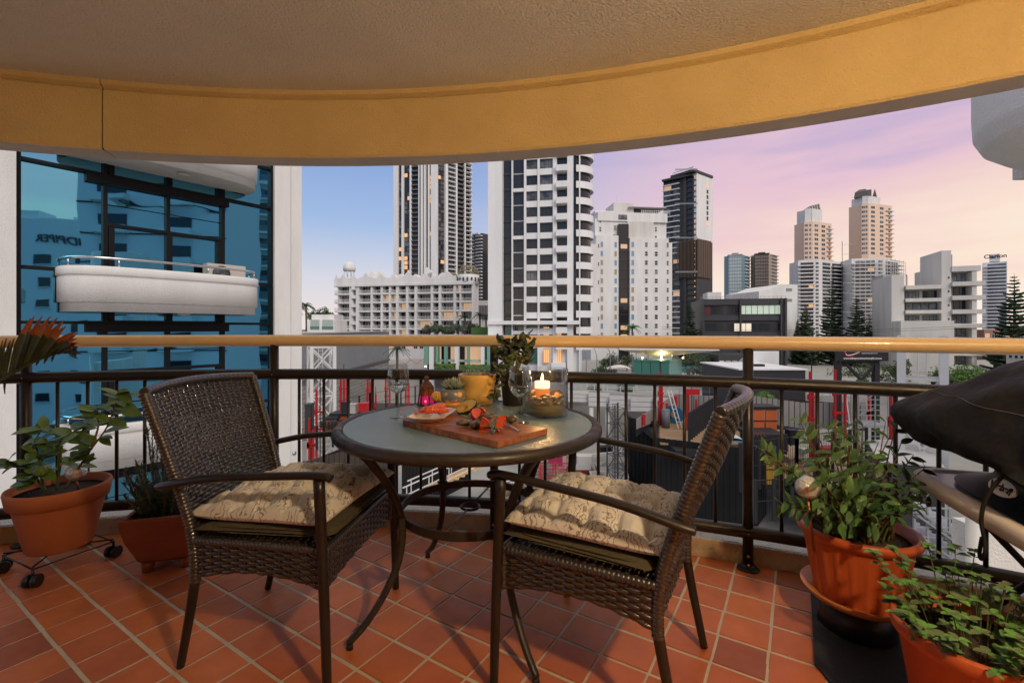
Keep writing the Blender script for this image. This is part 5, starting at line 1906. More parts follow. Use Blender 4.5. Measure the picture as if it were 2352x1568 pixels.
text_obj('SANDPIPER', 'lettering', g_dark, rt, 1.35, V((54.9, -26.1, 12.4)), (0, -1, 0), (0, 0, 1), bold=.02, extrude=.05)
MB().box(56, 60, -33, -30, 15.6, 16.9).box(58, 61, -27, -25, 15.6, 16.6).build('plant_room', white_r, rt)
refl_tower('bay_apartments', 'pale apartment block with bay balconies, right of our building', 44, -8.6, 14, 13.4, 30, white_r, 13, 3.1, 'bay')
refl_tower('balcony_tower', 'tall pale tower with a balcony on every floor, right of our building', 82, -6.4, 14, 9, 52, white_r, 19, 3.1, 'slab')
# the ground and the city
asph = mat('asphalt', (0.075, 0.075, 0.078), 0.9, var=(.15, (0.055, 0.055, 0.058), 0.3))
conc = mat('pale_concrete', (0.36, 0.35, 0.33), 0.9, var=(.5, (0.27, 0.26, 0.245), 0.3))
MB().box(-3000, 3000, -1500, 4000, GZ0 - 1, GZ0 - .02).build('ground', asph, kind='structure')
rc = random.Random(77)
def quoin(name, lab, F_, z1, wm, depth, x0=None, x1=None, group=None):
 """building with its front on facade F_"""
 t = thing(name, lab, 'building', (F_.A.x, F_.A.y, GZ0), 0, group)
 F_.box('wall', t, wm, F_.at(x0) if x0 else 0, F_.at(x1) if x1 else F_.L, GZ0, z1, -depth, 0)
 return t
# 1. tall white tower in the middle with dark window bands
T1 = Fac(1156, 88, 1330, 85.5)
z1 = 42.0
t = thing('white_window_tower', 'tall white apartment tower in the centre with dark window bands and curved corner balconies', 'building', (T1.A.x, T1.A.y, GZ0))
T1.box('wall', t, w_wall2, 0, T1.L, GZ0, z1, -24, -.5)
T1.box('blank_wing', t, w_wall2, T1.at(1124), T1.at(1156), GZ0, z1, -26, 1.2)
fz = 3.0 * 36.1 / 36.1
zr = T1.z(1240, 366 + 10.8)        # centre of one window row
rows = [zr - 3.02 * k for k in range(-5, 12)]
win3 = window_mesh(dframe, g_dark, 3, 1, .03)
win3m = window_mesh(dframe, g_mid, 3, 1, .03)
win2 = window_mesh(dframe, g_dark, 2, 2, .035)
win_l = window_mesh(dframe, g_litp, 3, 1, .03)
for x0, x1 in ((1175.5, 1178.5), (1204, 1209), (1235, 1240), (1270, 1279), (1303, 1317), (1330, 1333)):
 T1.box('pilaster', t, w_wall2, T1.at(x0), T1.at(x1), GZ0 + 5, z1, -.5, .35)
for i, z in enumerate(rows):
 T1.unit(win2, 'window', t, T1.at(1156.5), T1.at(1175), z - 1.35, z + 1.35, -.42)
 T1.box('floor_band', t, dframe, T1.at(1156.5), T1.at(1175), z + 1.36, z + 1.62, -.5, -.25)
 big = (i % 3 == 1)
 T1.unit(win2, 'window', t, T1.at(1179), T1.at(1203.5), z - (1.35), z + (.9 if big else 1.4), -.42)
 if big:
  T1.box('spandrel', t, w_wall2, T1.at(1178.8), T1.at(1203.8), z + .95, z + 1.6, -.5, .15)
 for x0, x1 in ((1209.2, 1234.8), (1240.2, 1269.8)):
  m_ = win3m if rc.random() < .35 else (win_l if rc.random() < .03 else win3)
  T1.unit(m_, 'window', t, T1.at(x0), T1.at(x1), z - .90, z + .90, -.36)
  T1.box('spandrel', t, w_wall2, T1.at(x0), T1.at(x1), z + .92, z + 2.08, -.5, .12)
 T1.unit(window_mesh(dframe, g_dark, 2, 1, .03), 'window', t, T1.at(1280), T1.at(1302), z - .7, z + 1.0, -.45)
 par = T1.box('balcony', t, w_wall2, T1.at(1277.5), T1.at(1303.5), z - 1.85, z - .72, -.4, 1.15)
 T1.box('glass_guard', par, rail_glass, T1.at(1278.5), T1.at(1303), z - .715, z - .45, 1.05, 1.09)
 T1.unit(win2, 'window', t, T1.at(1317.3), T1.at(1330), z - 1.4, z + 1.4, -.4)
 T1.box('floor_band', t, dframe, T1.at(1317.3), T1.at(1330), z + 1.41, z + 1.6, -.5, -.2)
cc1 = T1.p(T1.at(1333), 0, -3.2)
def arcwall(c, r, z0, z1, a0, a1, th=.18, n=14, cap=True):
 mb = MB()
 vs = []
 for i in range(n + 1):
  a = a0 + (a1 - a0) * i / n
  d = T1.u * math.cos(a) + T1.n * math.sin(a)
  for rr_, z in ((r, z0), (r, z1), (r - th, z1), (r - th, z0)):
   vs.append(V((c.x, c.y, 0)) + d * rr_ + V((0, 0, z)))
 fs = [(i * 4 + j, i * 4 + (j + 1) % 4, i * 4 + 4 + (j + 1) % 4, i * 4 + 4 + j) for i in range(n) for j in range(4)]
 fs += [(0, 1, 2, 3), (n * 4 + 3, n * 4 + 2, n * 4 + 1, n * 4)]
 mb.add(vs, fs)
 vs2 = [vs[i * 4] + V((0, 0, .1)) for i in range(n + 1)] + [V((c.x, c.y, z0 + .1))]
 mb.add(vs2, [(i, i + 1, n + 1) for i in range(n)])
 return mb
bal_arc = arcwall(V((0, 0, 0)), 3.65, -.66, .62, -1.1, 1.45).mesh('balcony', w_wall2)
MB_ = arcwall(V((0, 0, 0)), 3.05, -1.5, 1.5, -1.1, 1.45)
glass_arc = MB_.mesh('glazed_corner', g_dark)
for i, z in enumerate(rows):
 inst(glass_arc, 'glazed_corner', t, Matrix.Translation((cc1.x - T1.u.x * 1.2, cc1.y - T1.u.y * 1.2, z)))
 inst(bal_arc, 'balcony', t, Matrix.Translation((cc1.x - T1.u.x * 1.2, cc1.y - T1.u.y * 1.2, z - 1.3)))
zt = T1.z(1240, 742)
T1.box('podium_slab', t, w_wall2, T1.at(1124), T1.at(1333), zt - .25, zt + .45, -.5, 1.6)
tealw = window_mesh(dframe, g_teal, 4, 1, .02)
litw = window_mesh(dframe, g_lit, 3, 1, .03)
for (a, b, m_) in ((1160, 1183, tealw), (1190, 1210, tealw), (1216, 1234, tealw), (1248, 1262, litw), (1276, 1290, litw)):
 T1.unit(m_, 'window', t, T1.at(a), T1.at(b), T1.z(1240, 775), T1.z(1240, 750), .02)
for (a, b, m_) in ((1157, 1165, tealw), (1205, 1238, tealw), (1248, 1262, litw), (1276, 1290, litw)):
 T1.unit(m_, 'window', t, T1.at(a), T1.at(b), T1.z(1240, 834), T1.z(1240, 800), .02)
T1.box('balcony', t, w_wall2, T1.at(1268), T1.at(1300), T1.z(1280, 846), T1.z(1280, 832), -.3, 1.6)
for (a, b) in ((1303, 1314),):
 T1.unit(win2, 'window', t, T1.at(a), T1.at(b), T1.z(1310, 838), T1.z(1310, 795), .02)
# 2. very tall dark and white tower behind
T2 = Fac(905, 300, 1006, 292)
T2b = Fac(1006, 292, 1080, 310)
t = thing('striped_skyscraper', 'very tall slim tower with white fins, dark glass and balconies behind the ornate hotel', 'building', (T2.A.x, T2.A.y, GZ0))
zt2 = 170
T2.box('core', t, g_dark, 0, T2.L, GZ0, zt2, -14, -.6)
T2b.box('core', t, g_dark, 0, T2b.L, GZ0, zt2, -14, -.6)
for x0, x1, pr in ((905, 915.7, .8), (923, 928, .6), (942, 946, .8), (962, 964.5, .8), (967.5, 972, .9), (975, 979, .9), (984, 987.5, .9), (991, 1005.8, 1.0)):
 T2.box('fin', t, w_wall2, T2.at(x0), T2.at(x1), GZ0, zt2, -.6, pr)
T2.box('fin', t, char, T2.at(964.6), T2.at(967.4), GZ0, zt2, -.6, .5)
for x0, x1 in ((1020.6, 1026.5), (1044.5, 1048), (1064.3, 1067)):
 T2b.box('fin', t, w_wall2, T2b.at(x0), T2b.at(x1), GZ0, zt2, -.6, 1.4)
T2b.box('fin', t, w_wall2, T2b.at(1079.2), T2b.at(1080.4), GZ0, zt2, -2, 1.5)
pit = 10.5 * 300 / F
slab_d = mat('dark_balcony_slab', (0.10, 0.10, 0.105), 0.6)
z = T2.z(950, 640)
k = 0
while z < 112:
 par = T2.box('balcony', t, slab_d, T2.at(946.5), T2.at(961.5), z, z + .8, -.5, 1.0)
 T2b.box('balcony', t, w_wall2, T2b.at(1027), T2b.at(1044), z, z + .45, -.5, 1.8)
 T2b.box('glass_guard', t, rail_glass, T2b.at(1027.3), T2b.at(1043.8), z + .46, z + 1.3, 1.7, 1.75)
 T2b.box('balcony', t, slab_d, T2b.at(1048.5), T2b.at(1064), z - .3, z + .9, -.5, 1.2)
 T2b.box('balcony', t, w_wall2, T2b.at(1067), T2b.at(1080), z, z + .4, -3.0, 2.6)
 T2b.box('floor_band', t, char, T2b.at(1006), T2b.at(1020.5), z, z + .5, -.5, -.2)
 for (x0, x1, pr_, F_) in ((916, 922.7, .25, T2), (928.5, 935, .45, T2), (935.3, 941.7, .45, T2), (987.8, 991, .35, T2), (1006.5, 1013, .12, T2b), (1013.3, 1020, .12, T2b)):
  r = rc.random()
  m_ = g_lit if r < pr_ * .26 else (g_mid if r < .62 else g_dark)
  F_.box('window', t, m_, F_.at(x0), F_.at(x1), z + .35, z + pit - .25, -.6, -.45 if m_ is g_dark else -.35)
 z += pit
 k += 1
# 2b tower just right of it
T3 = Fac(1080.5, 330, 1107.5, 322)
t = quoin('dark_balcony_tower', 'dark balconied tower peeking out right of the striped skyscraper', T3, T3.z(1094, 538), g_dark, 20)
z = T3.z(1094, 545)
while z > GZ0 + 10:
 T3.box('balcony', t, w_wall2, T3.at(1081), T3.at(1090), z, z + .5, 0, 1.6)
 T3.box('balcony', t, w_wall2, T3.at(1096), T3.at(1108.5), z, z + .5, 0, 1.9)
 T3.box('window', t, g_mid if rc.random() < .5 else g_dark, T3.at(1090.5), T3.at(1095.5), z + .6, z + 2.0, 0, .2)
 z -= 7.4 * 326 / F
T3.box('roof_slab', t, w_wall2, T3.at(1080.5), T3.at(1103), T3.z(1094, 540), T3.z(1094, 537), -20, 2)
T3c = Fac(1093, 260, 1130, 260)
t = quoin('louvred_block', 'low grey block with dark vertical louvres between hotel and white tower', T3c, T3c.z(1110, 690), mat('beige_panel', (0.40, 0.38, 0.35), .8), 30)
for i in range(9):
 T3c.pbox('louvre', t, char, 1096 + i * 3.6, 1098 + i * 3.6, 701, 733, 0, .5)
# 3. ornate white hotel
T4 = Fac(769, 160, 1088, 150)
ZR = lambda y: T4.z(930, y)
t = thing('ornate_hotel', 'long low white hotel with wavy parapets, little domes and X-railed balconies', 'building', (T4.A.x, T4.A.y, GZ0))
T4.box('wall', t, w_wall, 0, T4.L, GZ0, ZR(640), -6, -2.2)
cols4 = [(769.5, 776), (778, 803), (810, 818), (826, 852), (857, 875), (880, 894), (899, 910), (916.5, 933), (939, 952.5), (959, 990), (995.5, 1008), (1014, 1042), (1048, 1056), (1060, 1084)]
pil = [(776, 778), (803, 811), (818, 826), (852, 857), (875, 880), (894, 899), (910, 916.5), (933, 939), (952.5, 959), (990, 995.5), (1008, 1014), (1042, 1048), (1056, 1060), (1084, 1088.5)]
for a, b in pil:
 T4.box('pier', t, w_wall, T4.at(a), T4.at(b), GZ0, ZR(648), -2.2, .25)
pit4 = 20.4 * 155 / F
xrail = MB()
for a in ((0, 0, 0, 1, 0, 1), (1, 0, 0, 0, 0, 1)):
 xrail.bar((a[0], 0, a[2]), (a[3], 0, a[5]), .035, .06)
for z_ in (0, 1):
 xrail.bar((0, 0, z_), (1, 0, z_), .05, .09)
for x_ in (0, .5, 1):
 xrail.bar((x_, 0, 0), (x_, 0, 1), .03, .05, up=(0, 1, 0))
xr_me = xrail.mesh('balustrade', w_wall)
prail = MB()
for z_ in (.05, .95):
 prail.bar((0, 0, z_), (1, 0, z_), .05, .10)
for i in range(13):
 prail.bar((i / 12, 0, .05), (i / 12, 0, .95), .018, .05, up=(0, 1, 0))
pr_me = prail.mesh('balustrade', w_wall)
for r in range(7):
 zf = ZR(672.5 + 20.4 * r)      # slab top of this floor
 for i, (a, b) in enumerate(cols4):
  narrow = i == 2
  if narrow:
   T4.box('awning', t, w_wall, T4.at(a + .5), T4.at(b - .5), zf + 1.3, zf + 2.4, -1.0, .9)
   T4.box('window', t, g_dark, T4.at(a + 1.5), T4.at(b - 1.5), zf + .0, zf + .9, -2.2, -2.0)
   continue
  x_ = rc.random()
  gm = g_litp if x_ < .10 else (g_lit if x_ < .14 else (g_mid if x_ < .45 else g_dark))
  T4.unit(window_mesh(wframe, gm, max(2, int((b - a) / 6)), 1, .025), 'window', t, T4.at(a), T4.at(b), zf, zf + pit4 - .55, -2.15)
  T4.box('slab', t, w_wall, T4.at(a) - .05, T4.at(b) + .05, zf - .42, zf, -2.2, .15 if i in (0,) else .5)
  xr = i in (4, 5, 10, 12)
  T4.unit(xr_me if xr else pr_me, 'balustrade', t, T4.at(a), T4.at(b), zf + .05, zf + 1.05, .4)
seg = [(769, 778, 640), (778, 803, 638), (803, 826, 641), (826, 857, 637), (857, 895, 640), (895, 918, 643), (918, 958, 637), (958, 995, 641), (995, 1012, 644), (1012, 1048, 638), (1048, 1089, 650)]
for a, b, y in seg:
 ka, kb = T4.at(a), T4.at(b)
 pts = []
 n = 14
 for i in range(n + 1):
  q = i / n
  pts.append((ka + (kb - ka) * q, ZR(y) + 1.4 * math.sin(PI * q) ** 1.5 + .35 * math.cos(4 * PI * q)))
 vs = [T4.p(k_, ZR(655), n_) for n_ in (.5, -.1) for k_ in (ka, kb)]
 front = [T4.p(k_, z_, .5) for k_, z_ in pts] + [T4.p(kb, ZR(652), .5), T4.p(ka, ZR(652), .5)]
 back = [q - T4.n * .6 for q in front]
 m_ = len(front)
 MB().add(front + back, [tuple(range(m_)), tuple(range(m_, 2 * m_))[::-1]] + [(i, (i + 1) % m_, m_ + (i + 1) % m_, m_ + i) for i in range(m_)]).build('parapet', w_wall, t)
T4.box('cornice', t, w_wall, T4.at(769), T4.at(1088), ZR(656), ZR(652.5), -2.2, .8)
for a, b, y0, nn in ((826, 858, 622, -6), (868, 905, 628, -8), (905, 945, 630, -7), (951, 1012, 626, -9), (1030, 1052, 632, -5)):
 ka, kb = T4.at(a), T4.at(b)
 pts = [(ka + (kb - ka) * i / 16, ZR(y0 + 6) + (1.8 * abs(math.sin(PI * 2 * i / 16)) if i not in (0, 16) else 0)) for i in range(17)]
 front = [T4.p(k_, z_, nn) for k_, z_ in pts] + [T4.p(kb, ZR(650), nn), T4.p(ka, ZR(650), nn)]
 back = [q - T4.n * 3 for q in front]
 m_ = len(front)
 MB().add(front + back, [tuple(range(m_)), tuple(range(m_, 2 * m_))[::-1]] + [(i, (i + 1) % m_, m_ + (i + 1) % m_, m_ + i) for i in range(m_)]).build('roof_pavilion', w_wall, t)
q = [T4.p(T4.at(949), ZR(640), -9), T4.p(T4.at(966), ZR(640), -9), T4.p(T4.at(971), ZR(619), -9), T4.p(T4.at(955), ZR(606), -9)]
MB().add(q + [v - T4.n * 1.2 for v in q], [(0, 1, 2, 3), (7, 6, 5, 4), (0, 4, 5, 1), (1, 5, 6, 2), (2, 6, 7, 3), (3, 7, 4, 0)]).build('sail_wall', w_wall, t)
dc = T4.p(T4.at(790), ZR(636), -3.5)
dome = MB()
dome.lathe([(2.1, 0), (2.1, .5), (1.9, .6)], 20, dc)
dome.lathe([(2.1, 3.0), (2.15, 3.9), (2.1, 4.3), (1.9, 5.0), (1.35, 5.8), (.6, 6.2), (.0001, 6.3)], 20, dc)
o = dome.build('dome', w_wall, t)
for k in range(8):
 a = 2 * PI * k / 8
 MB().tube([dc + V((1.7 * math.cos(a), 1.7 * math.sin(a), .5)), dc + V((1.7 * math.cos(a), 1.7 * math.sin(a), 3.1))], .16, 8).build('column', w_wall, o)
lattice = mat('gilded_lattice', (0.30, 0.24, 0.15), 0.5, metal=0.3)
for (x, y, r, nn) in ((1070, 633, 3.6, -3), (1029, 637, 1.9, -4), (1050, 640, 1.3, -9)):
 c = T4.p(T4.at(x), ZR(y), nn)
 o = MB().lathe([(r, -3.2), (r, 0), (r * .9, .1)], 24, c).build('drum', w_wall, t)
 mb = MB()
 for k in range(12):
  a = 2 * PI * k / 12
  for sg in (-1, 1):
   mb.tube([c + V((r * math.cos(e) * math.cos(a + sg * e * .8), r * math.cos(e) * math.sin(a + sg * e * .8), r * math.sin(e) * .95)) for e in [PI / 2 * i / 8 for i in range(9)]], .07, 4)
 for e in (.05, .5, .95):
  mb.tube([c + V((r * math.cos(e) * math.cos(a), r * math.cos(e) * math.sin(a), r * math.sin(e) * .95)) for a in [2 * PI * i / 20 for i in range(20)]], .08, 4, closed=True)
 mb.build('lattice_dome', lattice, o)
 for k in range(9):
  a = -PI + PI * k / 8
  inst(cube(char), 'niche', o, frame_M(c + V((r * math.cos(a) * 1.0, r * math.sin(a) * 1.0, -1.6)), (.5, 0, 0), (0, .5, 0), (0, 0, 1.2)))
# 4. mid white stepped tower
T5 = Fac(1447, 150, 1551, 152)
t = thing('stepped_white_tower', 'white stepped tower with a dark vertical glass strip and small coloured windows', 'building', (T5.A.x, T5.A.y, GZ0))
ZR = lambda y: T5.z(1447, y)
T5.box('wall', t, w_wall, T5.at(1447), T5.at(1536), GZ0, ZR(546), -20, 0)
T5.box('wall', t, w_wall, T5.at(1536.5), T5.at(1552), GZ0, ZR(552), -20, -2.5)
T5.box('wall', t, w_wall, T5.at(1372), T5.at(1424), GZ0, ZR(540), -22, -1.2)
T5.box('wall', t, w_wall, T5.at(1359), T5.at(1372.2), GZ0, ZR(561), -22, -.9)
T5.box('wall', t, w_wall, T5.at(1372), T5.at(1509), ZR(546), ZR(500), -20, -2.6)
T5.box('wall', t, w_wall, T5.at(1509), T5.at(1540), ZR(552), ZR(495), -20, -3.0)
T5.box('grey_panel', t, cream_wall, T5.at(1447), T5.at(1508), ZR(545.9), ZR(505), -2.7, -2.2)
T5.box('parapet', t, w_wall, T5.at(1378), T5.at(1540), ZR(505), ZR(484), -19, -2.2)
T5.box('plant_room', t, cream_wall, T5.at(1424), T5.at(1472), ZR(485), ZR(455), -14, -6)
T5.box('plant_room', t, char, T5.at(1466), T5.at(1532), ZR(486), ZR(469), -14, -6.5)
T5.box('roof_canopy', t, grey_wall, T5.at(1458), T5.at(1545), ZR(466.5), ZR(465), -15, -4.5)
T5.box('plant_room', t, w_wall, T5.at(1378), T5.at(1424), ZR(485), ZR(477), -15, -5)
T5.box('mast', t, rail_steel, T5.at(1436), T5.at(1436.5), ZR(455), ZR(432), -8, -7.9)
mb = MB()
for y in (478, 482):
 mb.bar(T5.p(T5.at(1480), ZR(y), -2.4), T5.p(T5.at(1545), ZR(y), -2.4), .1)
for i in range(14):
 k_ = T5.at(1480 + i * 5)
 mb.bar(T5.p(k_, ZR(486), -2.4), T5.p(k_, ZR(476), -2.4), .1)
mb.build('roof_railing', wframe, t)
T5.box('glass_strip', t, g_dark, T5.at(1424.3), T5.at(1446.8), GZ0, ZR(513), -8, -1.0)
T5.box('window', t, g_mid, T5.at(1426), T5.at(1446), ZR(501), ZR(490), -2.6, -2.1)
wv = window_mesh(wframe, g_dark, 1, 2, .09)
wv2 = window_mesh(wframe, g_mid, 1, 2, .09)
wb = window_mesh(wframe, g_blue, 1, 1, .05)
wt = window_mesh(wframe, g_tan, 1, 1, .05)
for r in range(12):
 y = 555 + 20.8 * r
 for x0, x1 in ((1481, 1488), (1503.5, 1511)):
  T5.unit(wv if r % 3 else wv2, 'window', t, T5.at(x0), T5.at(x1), ZR(y + 12), ZR(y), .0)
 T5.unit(wv2, 'window', t, T5.at(1531), T5.at(1536), ZR(y + 12), ZR(y), .0)
 if y < 790:
  T5.unit(rc.choice((wb, wt, wb)), 'window', t, T5.at(1450), T5.at(1456.5), ZR(y + 13), ZR(y), .0)
 T5.box('floor_band', t, char, T5.at(1424.3), T5.at(1446.8), ZR(y + 1.5), ZR(y), -1.0, -.8)
 if rc.random() < .4:
  T5.box('window', t, g_litp if r != 10 else g_lit, T5.at(1428), T5.at(1443), ZR(y + 15), ZR(y + 5), -1.0, -.85)
 for x0, x1, n_ in ((1414, 1420, -1.2), (1382, 1388, -1.2)):
  T5.unit(rc.choice((wb, wt, wt)), 'window', t, T5.at(x0), T5.at(x1), ZR(y + 13), ZR(y), n_)
 if r % 2 == 0:
  T5.unit(wv, 'window', t, T5.at(1376), T5.at(1379), ZR(y + 15), ZR(y + 5), -1.2)
for r in range(3):
 y = 493 + 20.8 * r
 T5.unit(wt, 'window', t, T5.at(1414 + 2 * (2 - r)), T5.at(1420 + 2 * (2 - r)), ZR(y + 13), ZR(y), -2.6 if r < 3 else -1.2)
 T5.unit(wv2, 'window', t, T5.at(1382), T5.at(1387), ZR(y + 13 + 4), ZR(y + 4), -2.6)
 T5.unit(wv2, 'window', t, T5.at(1513), T5.at(1518), ZR(y + 13), ZR(y), -3.0)
# 5. black and white tower
T6 = Fac(1523, 262, 1600, 250)
T6b = Fac(1600, 250, 1644, 262)
t = thing('black_white_tower', 'tall tower half black half white with a brown screen and a roof frame', 'building', (T6.A.x, T6.A.y, GZ0))
ZR = lambda y: T6.z(1600, y)
T6.box('core', t, char, 0, T6.L, GZ0, ZR(400), -14, -.5)
T6b.box('white_wall', t, w_wall2, 0, T6b.L - 3, ZR(550), ZR(397), -14, 0)
T6b.box('dark_base', t, char, 0, T6b.L - 3, GZ0, ZR(550), -14, -.3)
T6.box('roof_eave', t, char, T6.at(1523), T6.at(1590), ZR(403), ZR(398.5), -14, 2)
T6b.box('roof_eave', t, char, T6b.at(1592), T6b.at(1636), ZR(396.5), ZR(391), -14, .5)
T6.box('dark_spine', t, char, T6.at(1571), T6.at(1577), GZ0, ZR(396), -.5, .8)
pit6 = 12.5 * 252 / F
for r in range(30):
 z = ZR(412) - pit6 * r
 if z < GZ0 + 2:
  break
 T6.box('slab', t, w_wall2 if not (14 <= r <= 19) else slab_d, T6.at(1523), T6.at(1561), z - .45, z, -.5, .9)
 for a, b in ((1525, 1541), (1546, 1560)):
  T6.box('window', t, g_mid if rc.random() < .6 else (g_litp if rc.random() < .2 else g_dark), T6.at(a), T6.at(b), z + .1, z + pit6 - .6, -.5, -.3)
 T6.box('window', t, g_dark, T6.at(1578), T6.at(1598), z + .2, z + pit6 - .7, -.5, -.35)
 T6.box('slab', t, char, T6.at(1577), T6.at(1599), z - .35, z, -.5, .4)
 if rc.random() < .75:
  T6.box('gallery_light', t, g_lit, T6.at(1595.5), T6.at(1597.5), z + 1.2, z + 1.9, .4, .5)
 if r < 9 and r > 0:
  T6b.box('window', t, g_lit if r in (1, 8) else g_dark, T6b.at(1623), T6b.at(1626.5), z + .2, z + 2.2, .0, .15)
 T6b.box('side_balcony', t, w_wall2, T6b.L - 3, T6b.L - .4, z, z + .7, -12, -2)
for i in range(14):
 x = 1558 + i * 3.1
 T6.box('brown_fin', t, mat('brown_screen', (0.105, 0.075, 0.055), .7), T6.at(x), T6.at(x + 1.3), ZR(636), ZR(551), .9, 1.6)
for i in range(12):
 x = 1600.5 + i * 2.6
 T6b.box('brown_fin', t, MATS['brown_screen'], T6b.at(x), T6b.at(x + 2.2), ZR(636), ZR(548), .0, .5 + .15 * (i % 2))
mb = MB()
for y in (377, 384, 391):
 mb.bar(T6.p(T6.at(1541), ZR(y + 5), -3), T6.p(T6.at(1588), ZR(y), -3), .25)
 mb.bar(T6.p(T6.at(1588), ZR(y), -3), T6b.p(T6b.at(1612), ZR(y + 2), -8), .25)
for i in range(13):
 x = 1541 + i * 4
 mb.bar(T6.p(T6.at(x), ZR(400), -3), T6.p(T6.at(x), ZR(382 - i * .4), -3), .22)
mb.build('roof_frame', rail_steel, t)
# 6, 7. two distant towers
for (nm, lab, xa, xb, y0, gm, col2) in (('teal_tower', 'distant teal glass tower left of the bronze one', 1673.5, 1722, 585, mat('teal_facade_glass', (0.20, 0.31, 0.35), 0.15, spec=.8), w_wall2),
          ('bronze_tower', 'distant bronze brown glass tower', 1735, 1785, 583, mat('bronze_facade_glass', (0.23, 0.19, 0.165), 0.2, spec=.7), grey_wall)):
 FF = Fac(xa, 424, xa + (xb - xa) * .62, 420)
 FG = Fac(xa + (xb - xa) * .62, 420, xb, 432)
 z1_ = FF.z(xa + 20, y0)
 t = thing(nm, lab, 'building', (FF.A.x, FF.A.y, GZ0))
 FF.box('glazed_front', t, gm, 0, FF.L, GZ0, z1_, -16, 0)
 FG.box('glazed_side', t, gm, 0, FG.L, GZ0, z1_, -16, 0)
 z = z1_ - 1
 while z > GZ0 + 20:
  FF.box('floor_band', t, col2 if nm == 'teal_tower' else char, 0, FF.L, z, z + .45, 0, .25)
  FG.box('balcony', t, col2, FG.L * .35, FG.L + .8, z, z + .6, -3, 1.4)
  z -= 3.15
 for i in range(1, 8):
  FF.box('mullion', t, col2 if nm == 'teal_tower' else char, FF.L * i / 8 - .1, FF.L * i / 8 + .1, GZ0, z1_, 0, .2)
 FF.box('roof_frame', t, col2 if nm == 'teal_tower' else char, -.6, FF.L + .6, z1_, z1_ + .6, -14, 1)
 FF.box('plant_room', t, char, FF.L * .3, FF.L * .8, z1_ + .6, z1_ + 2.4, -12, -5)
# 8, 9. two peach towers on white podium blocks
peach = mat('peach_render', (0.80, 0.60, 0.46), 0.8, var=(.05, (0.74, 0.54, 0.41), 0.3))
slate = mat('slate_roof', (0.12, 0.11, 0.105), 0.7)
def peach_tower(name, lab, xs, y_top, y_cream, y_bot, D, roof):
 x0, x1, x2 = xs
 FA = Fac(x0, D + 2, x1, D)
 FB = Fac(x1, D, x2, D + 8)
 t = thing(name, lab, 'building', (FA.A.x, FA.A.y, GZ0))
 ZR = lambda y: FA.z(x1, y)
 FA.box('wall', t, peach, 0, FA.L, GZ0, ZR(y_cream), -14, 0)
 FB.box('wall', t, peach, 0, FB.L, GZ0, ZR(y_cream), -14, 0)
 FA.box('cream_crown', t, w_wall, .6, FA.L, ZR(y_cream), ZR(y_top), -12, -.8)
 FB.box('cream_crown', t, w_wall, 0, FB.L * .55, ZR(y_cream), ZR(y_top), -12, -.8)
 ww = window_mesh(wframe, g_mid, 2, 1, .06)
 ww2 = window_mesh(wframe, g_dark, 2, 1, .06)
 y = y_cream + 6
 while y < y_bot - 6:
  for k_, w_ in ((.25, 2.0), (.7, 1.2)):
   FA.unit(ww, 'window', t, FA.L * k_ - w_ / 2, FA.L * k_ + w_ / 2, ZR(y + 6), ZR(y), .0)
  for k_, w_ in ((.18, 4.4), (.55, 4.2), (.88, 2.4)):
   FB.unit(ww if rc.random() < .5 else ww2, 'window', t, FB.L * k_ - w_ / 2, FB.L * k_ + w_ / 2, ZR(y + 6.5), ZR(y), .0)
  FB.box('balcony', t, w_wall if y < y_cream + 30 else peach, FB.L * .72, FB.L + 1.0, ZR(y + 8), ZR(y + 6.2), -3, 1.0)
  y += 10.5
 roof(t, FA, FB, ZR)
 return t
def roof_a(t, FA, FB, ZR):
 a, b, c = FA.p(.6, ZR(478), -1), FB.p(FB.L * .55, ZR(494), -1), FB.p(FB.L * .55, ZR(462), -3)
 d, e = FA.p(.6, ZR(478), -9), FB.p(FB.L * .55, ZR(462), -10)
 l = FA.p(.6, ZR(493), -1)
 MB().add([l, b, c, a, d, e], [(0, 1, 2, 3), (3, 2, 5, 4)]).build('slanted_roof', slate, t)
 for i in range(6):
  q = i / 6
  MB().bar(b.lerp(l, q), c.lerp(a, q), .35).build('roof_rib', w_wall, t)
def roof_b(t, FA, FB, ZR):
 c = FB.p(FB.L * .1, ZR(449), -6)
 MB().lathe([(6.2, 0), (5.4, 4), (2.5, 6), (.2, 6.3)], 4, c, smooth=False).build('mansard_roof', slate, t)
 FA.box('roof_block', t, slate, FA.L * .2, FA.L * 1.6, ZR(449), ZR(432), -10, -5)
 MB().lathe([(2.0, 0), (1.9, .2), (.05, 6.6)], 4, FB.p(FB.L * .42, ZR(449), -2.6), smooth=False).build('spire', slate, t)
peach_tower('peach_tower', 'peach coloured tower with a slanted crown, the left and lower of the pair', (1847, 1867, 1910), 478, 508, 600, 330, roof_a)
peach_tower('peach_tower', 'taller peach coloured tower with a slate roof and little spire, right of the pair', (1979, 1995, 2049), 449, 466, 590, 330, roof_b)
